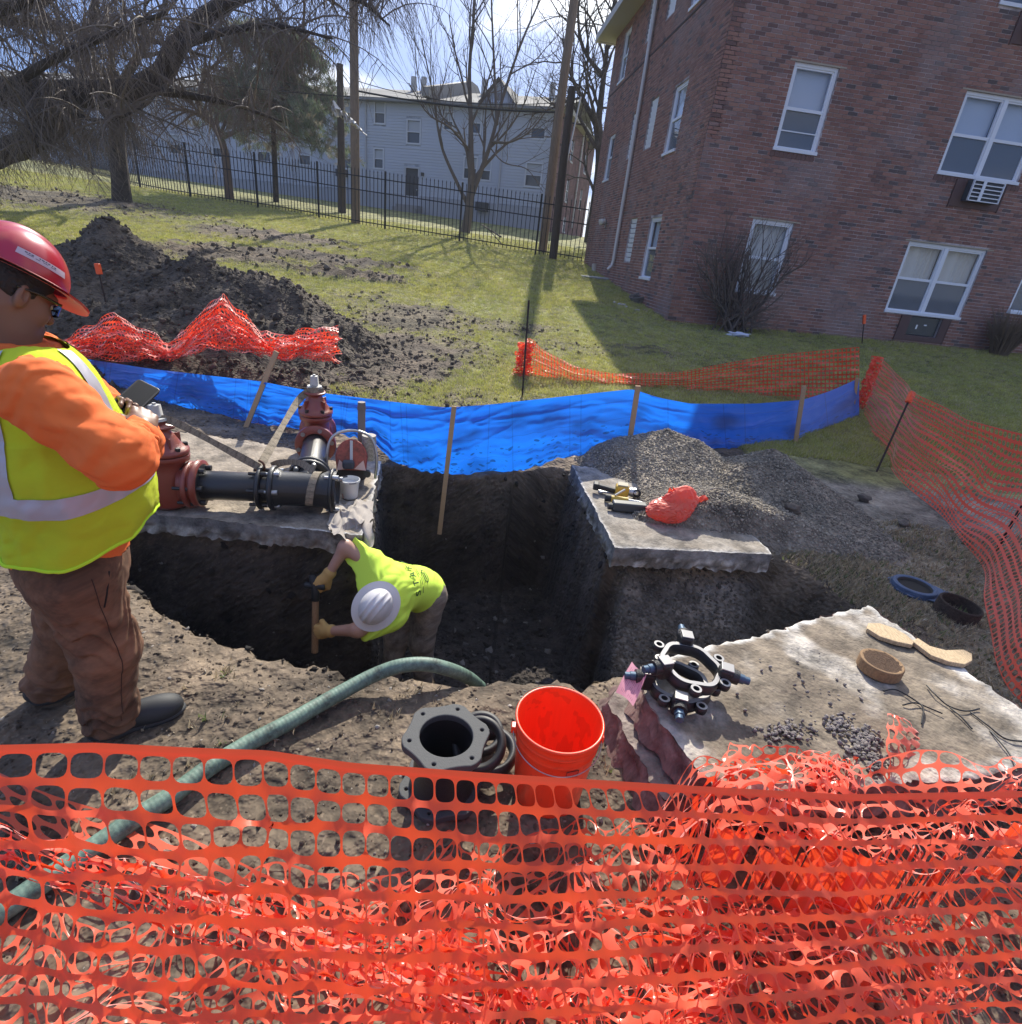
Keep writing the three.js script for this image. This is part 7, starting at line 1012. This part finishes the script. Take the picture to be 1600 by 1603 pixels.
  part('front_pocket', tubeGeo([[0.02, 0.75], [-0.06, 1.0], [-0.1, 1.12]].map(([y, a]) => L(legPt(Pc.y + y, a))), 0.003, 5, 20), std(C(0.01, 0.008, 0.007)), t);
  // vest wrapped round the torso
  const vt = (p) => smin(torso(p), ell(chest.clone().add(V(0, 0.03, 0)), F, YU, Rt, 0.12, 0.16, 0.145)(p), 0.08) - 0.02;
  const axis = (y) => y > chest.y ? chest.clone().setY(y) : (() => { const q = chest.clone().lerp(Pc, clamp((chest.y - y) / (chest.y - Pc.y))); q.y = y; return q; })();
  const hemV = Pc.y + 0.09;
  const vest = (th, v, off) => { const dir = F.clone().multiplyScalar(Math.cos(th)).addScaledVector(Rt, Math.sin(th)); if (v < 0.72) { const y = lerp(hemV + 0.012 * Math.sin(th * 3) + 0.075 * Math.max(0, Math.cos(th)), chest.y + 0.02, v / 0.72), c = axis(y), fl = 0.02 * ss(0.35, 0, v); return L(cast(vt, c, dir, off + fl + 0.01 * fbm(Math.cos(th) * 3, y * 7, Math.sin(th) * 3, 3) + 0.006 * Math.sin(th * 9 + y * 14) * ss(0.5, 0, v) + 0.004 * Math.pow(Math.abs(Math.sin(y * 26 + th * 3 + 4 * noise3(th, y * 3, 1))), 0.6))); }
    const e = (v - 0.72) / 0.28 * 1.12, c = chest.clone().setY(chest.y + 0.02); return L(cast(vt, c, dir.multiplyScalar(Math.cos(e)).addScaledVector(YU, Math.sin(e)), off + 0.004 * fbm(Math.cos(th) * 3, v * 8, Math.sin(th) * 3, 3))); };
  const lime = fabric(C(0.74, 0.88, 0.03), { bumpMap: at2(weave, 2.4), bumpScale: 0.004, side: THREE.DoubleSide, map: tex(256, (x, y) => 0.9 + 0.16 * (nBig(x, y) - 0.5) + 0.1 * (nFine(x, y) - 0.5), false, 0.12) });
  const vgeo = new MB().sheet(150, 80, (u, v) => { const q = vest(u * 6.2832, v, 0.012); q.u = u * 1.1 * 8; q.v = v * 0.75 * 8; return q; }).geo();
  part('vest', vgeo, lime, t);
  const silver = phy(C(0.42, 0.41, 0.46), { roughness: 0.38, metalness: 0.15, side: THREE.DoubleSide, clearcoat: 0.2, clearcoatRoughness: 0.4 });
  const strip = (a0, a1, v0, v1, nu, nv, off) => new MB().sheet(nu, nv, (u, v) => vest(lerp(a0, a1, u), lerp(v0(u), v1(u), v), off)).geo();
  part('reflective_stripe', strip(0, 6.2832, () => 0.33, () => 0.45, 140, 8, 0.016), silver, t);
  for (const [a, w] of [[0.75, 0.16], [2.1, 0.17], [-0.75, 0.16], [-2.1, 0.17]]) part('reflective_stripe', new MB().sheet(8, 60, (u, v) => { const vv = lerp(0.45, 0.985, v), s = 1 / (0.55 + 0.45 * Math.cos(Math.max(0, (vv - 0.72) / 0.28 * 1.12))); return vest(a + (u - 0.5) * 2 * w * s, vv, 0.0165); }).geo(), silver, t);
  part('hem_binding', tubeGeo([...Array(120)].map((_, k) => vest(k / 119 * 6.2832, 0.002, 0.013)), 0.006, 6), fabric(C(0.52, 0.8, 0.03)), t);
  // armhole binding: where the sleeve comes out of the vest
  { const axisD = elR.clone().sub(shR).normalize(), e1 = axisD.clone().cross(YU).normalize(), e2 = axisD.clone().cross(e1).normalize(), pts = []; for (let k = 0; k <= 60; k++) { const a = k / 60 * 6.2832, d = e1.clone().multiplyScalar(Math.cos(a)).addScaledVector(e2, Math.sin(a)); let best = null, was = false; for (let s = -0.04; s < 0.2; s += 0.004) { const q = shR.clone().addScaledVector(axisD, s); const p = q.clone().addScaledVector(d, lerp(0.1, 0.076, clamp(s / shR.distanceTo(elR))) + 0.006), v = vt(p) - 0.014; if (v < 0) was = true; else if (was) { best = p; break; } } if (best) pts.push(L(best)); } if (pts.length > 20) part('armhole_binding', tubeGeo(pts, 0.008, 6, 120), fabric(C(0.6, 0.85, 0.04)), t); }
  // boots
  for (const [h, to] of [[heelR, toeR], [heelL, toeL]]) { const [u, s] = shoe(h, to, YU); const b = new THREE.Group(); b.name = 'boot'; t.add(b); const lo = L(h).min(L(to)).addScalar(-0.1), hi = L(h).max(L(to)).addScalar(0.1).setY(0.22); part('upper', surfaceNet(loc(u), lo.clone().setY(-0.02), hi, 0.006), std(C(0.02, 0.022, 0.025), { roughness: 0.6, bumpMap: at2(weave, 14), bumpScale: 0.001 }), b); part('sole', surfaceNet(loc(s), lo.clone().setY(-0.03), hi.clone().setY(0.06), 0.005), std(C(0.035, 0.037, 0.04), { roughness: 0.8 }), b);
    const d = to.clone().sub(h).normalize(), w = V(-d.z, 0, d.x); part('toe_trim', tubeGeo([...Array(14)].map((_, k) => { const a = lerp(-1.5, 1.5, k / 13); return L(h).addScaledVector(d, 0.235 + 0.06 * Math.cos(a)).addScaledVector(w, 0.047 * Math.sin(a)).setY(0.062 + 0.008 * (1 - Math.cos(a))); }), 0.0045, 6), std(C(0.33, 0.34, 0.35), { roughness: 0.5 }), b); }
  // phone
  const lx = ph1.clone().sub(ph0).normalize(), lw0 = zp(247, 614, -1.85).sub(zp(218, 602, -1.84)), lw = lw0.addScaledVector(lx, -lw0.dot(lx)).normalize(), ln = lx.clone().cross(lw).normalize(), pc = ph0.clone().lerp(ph1, 0.5), tph = thing('phone', 'dark smartphone held in front of the person in the red hard hat', 'phone', pc);
  tph.quaternion.setFromRotationMatrix(new THREE.Matrix4().makeBasis(lw, lx, lw.clone().cross(lx)));
  { const s = new THREE.Shape(), w = 0.037, h = 0.076, q = 0.012; s.moveTo(-w + q, -h); s.lineTo(w - q, -h); s.quadraticCurveTo(w, -h, w, -h + q); s.lineTo(w, h - q); s.quadraticCurveTo(w, h, w - q, h); s.lineTo(-w + q, h); s.quadraticCurveTo(-w, h, -w, h - q); s.lineTo(-w, -h + q); s.quadraticCurveTo(-w, -h, -w + q, -h); part('case', new THREE.ExtrudeGeometry(s, { depth: 0.007, bevelSize: 0.0015, bevelThickness: 0.0015, bevelSegments: 2 }).translate(0, 0, -0.0035), std(C(0.012, 0.012, 0.014), { roughness: 0.4 }), tph); for (const z of [0.0056, -0.0056]) part('glass', new THREE.PlaneGeometry(0.066, 0.144).rotateY(z < 0 ? Math.PI : 0).translate(0, 0, z), phy(C(0.008, 0.009, 0.013), { roughness: 0.5, specularIntensity: 0.35 }), tph); }
}
// ---------------------------------------------------------------- the worker bending in the pit
{
  const F = V(-0.66, 0, 0.75).normalize(), Rt = V(-F.z, 0, F.x), FLOOR = -1.24;
  const Pc = zp(661, 925, -3.36), sh = zp(597, 921, -3.06), shR = zp(582, 884, -3.17), shL = zp(612, 966, -2.96), elR = zp(541, 856, -3.2), wrR = zp(512, 903, -3.14), elL = zp(560, 986, -2.83), wrL = zp(513, 988, -2.93), head = zp(590, 948, -2.92);
  const hipR = Pc.clone().addScaledVector(Rt, 0.1), hipL = Pc.clone().addScaledVector(Rt, -0.1), anR = gp(612, 1062, FLOOR + 0.1), anL = gp(664, 1062, FLOOR + 0.1), knR = hipR.clone().lerp(anR, 0.5).addScaledVector(F, 0.05), knL = hipL.clone().lerp(anL, 0.5).addScaledVector(F, 0.05);
  const O = anR.clone().lerp(anL, 0.5).setY(FLOOR), t = thing('person', 'worker in white hard hat and lime shirt bending down inside the pit with a tool', 'person', O), L = (p) => p.clone().sub(O), loc = (f) => (p) => f(V(p.x + O.x, p.y + O.y, p.z + O.z));
  const bd = sh.clone().sub(Pc).normalize(), bn = bd.clone().cross(Rt).normalize(); if (bn.y < 0) bn.negate();       // along the back, and out of the back
  const side = shR.clone().sub(shL).normalize(), nk = sh.clone().addScaledVector(bd, 0.06);
  const hf = V(-0.52, -0.7, 0.48).normalize(), hu0 = V(0.1, 0.5, 0.86).normalize(), hr = hf.clone().cross(hu0).normalize(), hu = hr.clone().cross(hf).normalize();
  const skin = phy(C(0.42, 0.23, 0.165), { roughness: 0.5, sheen: 0.2 });
  const headF = headField(head, hf, hu, hr), neckF = cone(nk.clone().addScaledVector(bd, -0.06), head.clone().addScaledVector(hu, -0.05), 0.068, 0.058);
  const mid = Pc.clone().lerp(sh, 0.5).addScaledVector(bn, 0.035), torso = blend(0.12, ell(sh.clone().addScaledVector(bd, -0.06), bd, bn, Rt, 0.16, 0.115, 0.175), ell(mid, bd, bn, Rt, 0.2, 0.12, 0.158), ell(Pc, bd, bn, Rt, 0.15, 0.135, 0.17), cone(shR, shL, 0.062, 0.062));
  const arms = [cone(shR, elR, 0.052, 0.043), cone(elR, wrR, 0.044, 0.028), cone(shL, elL, 0.052, 0.043), cone(elL, wrL, 0.044, 0.028)], legs = [cone(hipR, knR, 0.08, 0.06), cone(knR, anR, 0.06, 0.04), cone(hipL, knL, 0.08, 0.06), cone(knL, anL, 0.06, 0.04)];
  const slim = (p) => torso(p) + 0.03, core = blend(0.04, slim, ...arms, ...legs, neckF);
  { const lo = V(9, 9, 9), hi = V(-9, -9, -9); for (const p of [Pc, shR, shL, elR, elL, wrR, wrL, anR, anL, nk]) { lo.min(L(p)); hi.max(L(p)); } const g1 = surfaceNet(loc(core), lo.subScalar(0.18), hi.addScalar(0.18), 0.012), g2 = surfaceNet(loc((p) => smin(headF(p), neckF(p), 0.035)), L(head).subScalar(0.21), L(head).addScalar(0.21), 0.006); part('body', mergeGeometries([g1, g2]), skin, t); }
  eyes(t, head, hf, hu, hr, O);
  // gloved hands round the handle
  const tool0 = zp(493, 1021, -2.97), tool1 = zp(494, 938, -3.07), tool2 = zp(489, 918, -3.1), ta = tool1.clone().sub(tool0).normalize();
  const glove = fabric(C(0.5, 0.3, 0.1), { roughness: 0.95 });
  for (const [w, el, tgt, lf] of [[wrR, elR, zp(494, 921, -3.09), -1], [wrL, elL, zp(490, 990, -2.97), 1]]) { const d = tgt.clone().sub(w).normalize(), back = d.clone().cross(ta).multiplyScalar(lf); if (back.z < 0) back.negate(); const hd = hand(w.clone().addScaledVector(d, -0.005), d, back, 1.15, 1.12, 1.25, lf), cuff = cone(w.clone().addScaledVector(w.clone().sub(el).normalize(), -0.03), w.clone().addScaledVector(d, 0.02), 0.043, 0.034); part('glove', surfaceNet(loc((p) => smin(hd(p), cuff(p), 0.015)), L(w).subScalar(0.22), L(w).addScalar(0.22), 0.0045), glove, t); }
  const lime = fabric(C(0.62, 0.86, 0.085)), fold = (p) => { const a = p.clone().sub(shL).dot(bd), s = p.dot(side), w = ss(0.02, 0.16, Math.abs(a + 0.2)); return 0.004 * fbm(p.x * 5, p.y * 5, p.z * 5, 2) + 0.0022 * Math.sin(a * 70 + s * 48 + 5 * noise3(p.x * 6, p.y * 6, p.z * 6)) * w + 0.0035 * w * Math.pow(Math.abs(Math.sin(a * 22 + s * 17 + 3 * noise3(p.x * 4, p.y * 4, p.z * 4))), 0.7) + 0.004 * Math.exp(-Math.pow((a - 0.02) / 0.07, 2)) * Math.sin(s * 60 + a * 30); };
  const sl = blend(0.05, cone(shR, shR.clone().lerp(elR, 0.62), 0.078, 0.074), cone(shL, shL.clone().lerp(elL, 0.62), 0.078, 0.074)), along = (p) => p.clone().sub(Pc).dot(bd);
  const cutS = (p, s, e) => p.clone().sub(s).dot(e.clone().sub(s).normalize()) - s.distanceTo(e) * 0.93;
  const shirtF = (p) => { const sleeve = Math.max(sl(p), Math.min(cutS(p, shR, elR), 9), -9), a = Math.max(cone(shR, shR.clone().lerp(elR, 1), 0.085, 0.086)(p), cutS(p, shR, elR)), b = Math.max(cone(shL, shL.clone().lerp(elL, 1), 0.085, 0.084)(p), cutS(p, shL, elL)); return Math.max(smin(torso(p) - 0.016, Math.min(a, b), 0.05) - fold(p), -along(p) - 0.06, along(p) - sh.distanceTo(Pc) - 0.1); };
  { const lo = V(9, 9, 9), hi = V(-9, -9, -9); for (const p of [Pc, shR, shL, elR, elL, sh]) { lo.min(L(p)); hi.max(L(p)); } part('shirt', surfaceNet(loc(shirtF), lo.subScalar(0.2), hi.addScalar(0.2), 0.008), lime, t); }
  const khaki = fabric(C(0.24, 0.195, 0.155), { map: at2(blotch, 2) }); khaki.color.multiplyScalar(2);
  const tr = blend(0.05, ell(Pc, bd, bn, Rt, 0.15, 0.145, 0.182), cone(hipR, knR, 0.108, 0.085), cone(knR, anR, 0.085, 0.075), cone(hipL, knL, 0.108, 0.085), cone(knL, anL, 0.085, 0.075));
  { const lo = V(9, 9, 9), hi = V(-9, -9, -9); for (const p of [Pc, hipR, hipL, anR, anL]) { lo.min(L(p)); hi.max(L(p)); } part('trousers', surfaceNet(loc((p) => Math.max(tr(p) - 0.009 * fbm(p.x * 8, p.y * 9, p.z * 8, 3), along(p) - 0.1)), lo.subScalar(0.2), hi.addScalar(0.2), 0.01), khaki, t); }
  for (const a of [anR, anL]) { const h = a.clone().addScaledVector(F, -0.08).setY(FLOOR), to = a.clone().addScaledVector(F, 0.22).setY(FLOOR), [u, s] = shoe(h, to, YU), b = new THREE.Group(); b.name = 'boot'; t.add(b); const lo = L(h).min(L(to)).addScalar(-0.1), hi = L(h).max(L(to)).addScalar(0.1); part('upper', surfaceNet(loc(u), lo, hi.clone().setY(0.22), 0.008), std(C(0.05, 0.035, 0.025)), b); part('sole', surfaceNet(loc(s), lo, hi.clone().setY(0.08), 0.008), std(C(0.02, 0.02, 0.02)), b); }
  const H = hardHat(t, L(head).addScaledVector(hu, 0.05), hf, hu, hr, phy(C(0.6, 0.58, 0.58), { roughness: 0.4, clearcoat: 0.3, clearcoatRoughness: 0.3, side: THREE.DoubleSide }), { full: true, size: 0.86, ridges: [[0, 0.011, 0.05], [0.042, 0.009, 0.04], [-0.042, 0.009, 0.04]] });
  // print on the back of the shirt
  { const cv = document.createElement('canvas'); cv.width = 512; cv.height = 384; const c = cv.getContext('2d'); c.fillStyle = '#c4ea35'; c.clearRect(0, 0, 512, 384); c.fillStyle = '#274a1d'; c.font = 'bold 104px sans-serif'; c.textAlign = 'center'; 'STAFF'.split('').forEach((q, k) => { c.save(); c.translate(256 + (k - 2) * 92, 130 + Math.abs(k - 2) * Math.abs(k - 2) * 8); c.rotate((k - 2) * 0.14); c.fillText(q, 0, 0); c.restore(); }); c.lineWidth = 13; c.strokeStyle = '#274a1d'; c.beginPath(); c.ellipse(256, 290, 74, 34, 0, 0, 6.3); c.stroke(); c.fillRect(215, 280, 84, 20); c.fillRect(70, 200, 60, 12); c.fillRect(145, 192, 90, 12); c.fillRect(260, 192, 80, 12); c.fillRect(360, 200, 70, 12); const tx = new THREE.CanvasTexture(cv); tx.colorSpace = THREE.SRGBColorSpace;
    const c0 = Pc.clone().lerp(sh, 0.5), m = std(C(1, 1, 1), { map: tx, transparent: true, alphaTest: 0.5, roughness: 0.9, side: THREE.DoubleSide });
    const pn = bn.clone().multiplyScalar(0.8).addScaledVector(Rt, -0.6).normalize(), rt = Rt.clone().addScaledVector(pn, -Rt.dot(pn)).normalize(), g = new MB().sheet(36, 30, (u, v) => { const q = c0.clone().addScaledVector(bd, 0.15 - 0.25 * v).addScaledVector(rt, (u - 0.5) * 0.34 + 0.01), p = q.addScaledVector(pn, 0.4); for (let k = 0; k < 80; k++) { const s = shirtF(p) - 0.009; if (s < 0.0004) break; p.addScaledVector(pn, -Math.max(s * 0.7, 0.0004)); } const o = L(p); o.u = u; o.v = 1 - v; return o; }).geo(); part('shirt_print', g, m, t); }
  const th = thing('hand_tool', 'short tool with wooden handle and dark head gripped by the worker in the pit', 'tool', tool0); const W = (p) => p.clone().sub(tool0);
  part('handle', tubeGeo([W(tool0), W(tool1)], (u) => 0.019 + 0.003 * Math.pow(2 * u - 1, 2), 14), std(C(0.46, 0.27, 0.14), { map: at2(woodMap, 4), roughness: 0.7 }), th); part('head', tubeGeo([W(tool1).addScaledVector(ta, -0.01), W(tool1.clone().addScaledVector(ta, 0.05)), W(tool2.clone().addScaledVector(ta, 0.08))], 0.027, 12), std(C(0.03, 0.032, 0.034), { roughness: 0.5, metalness: 0.5 }), th); part('grip', tubeGeo([W(tool1.clone().addScaledVector(ta, 0.09)).add(V(-0.07, 0, 0)), W(tool1.clone().addScaledVector(ta, 0.09)).add(V(0.06, 0, 0))], 0.022, 12), std(C(0.03, 0.032, 0.034), { roughness: 0.5, metalness: 0.5 }), th);
}
scene.fog = new THREE.FogExp2(new THREE.Color(0.82, 0.88, 0.97), 0.0009);
renderer.render(scene, camera);
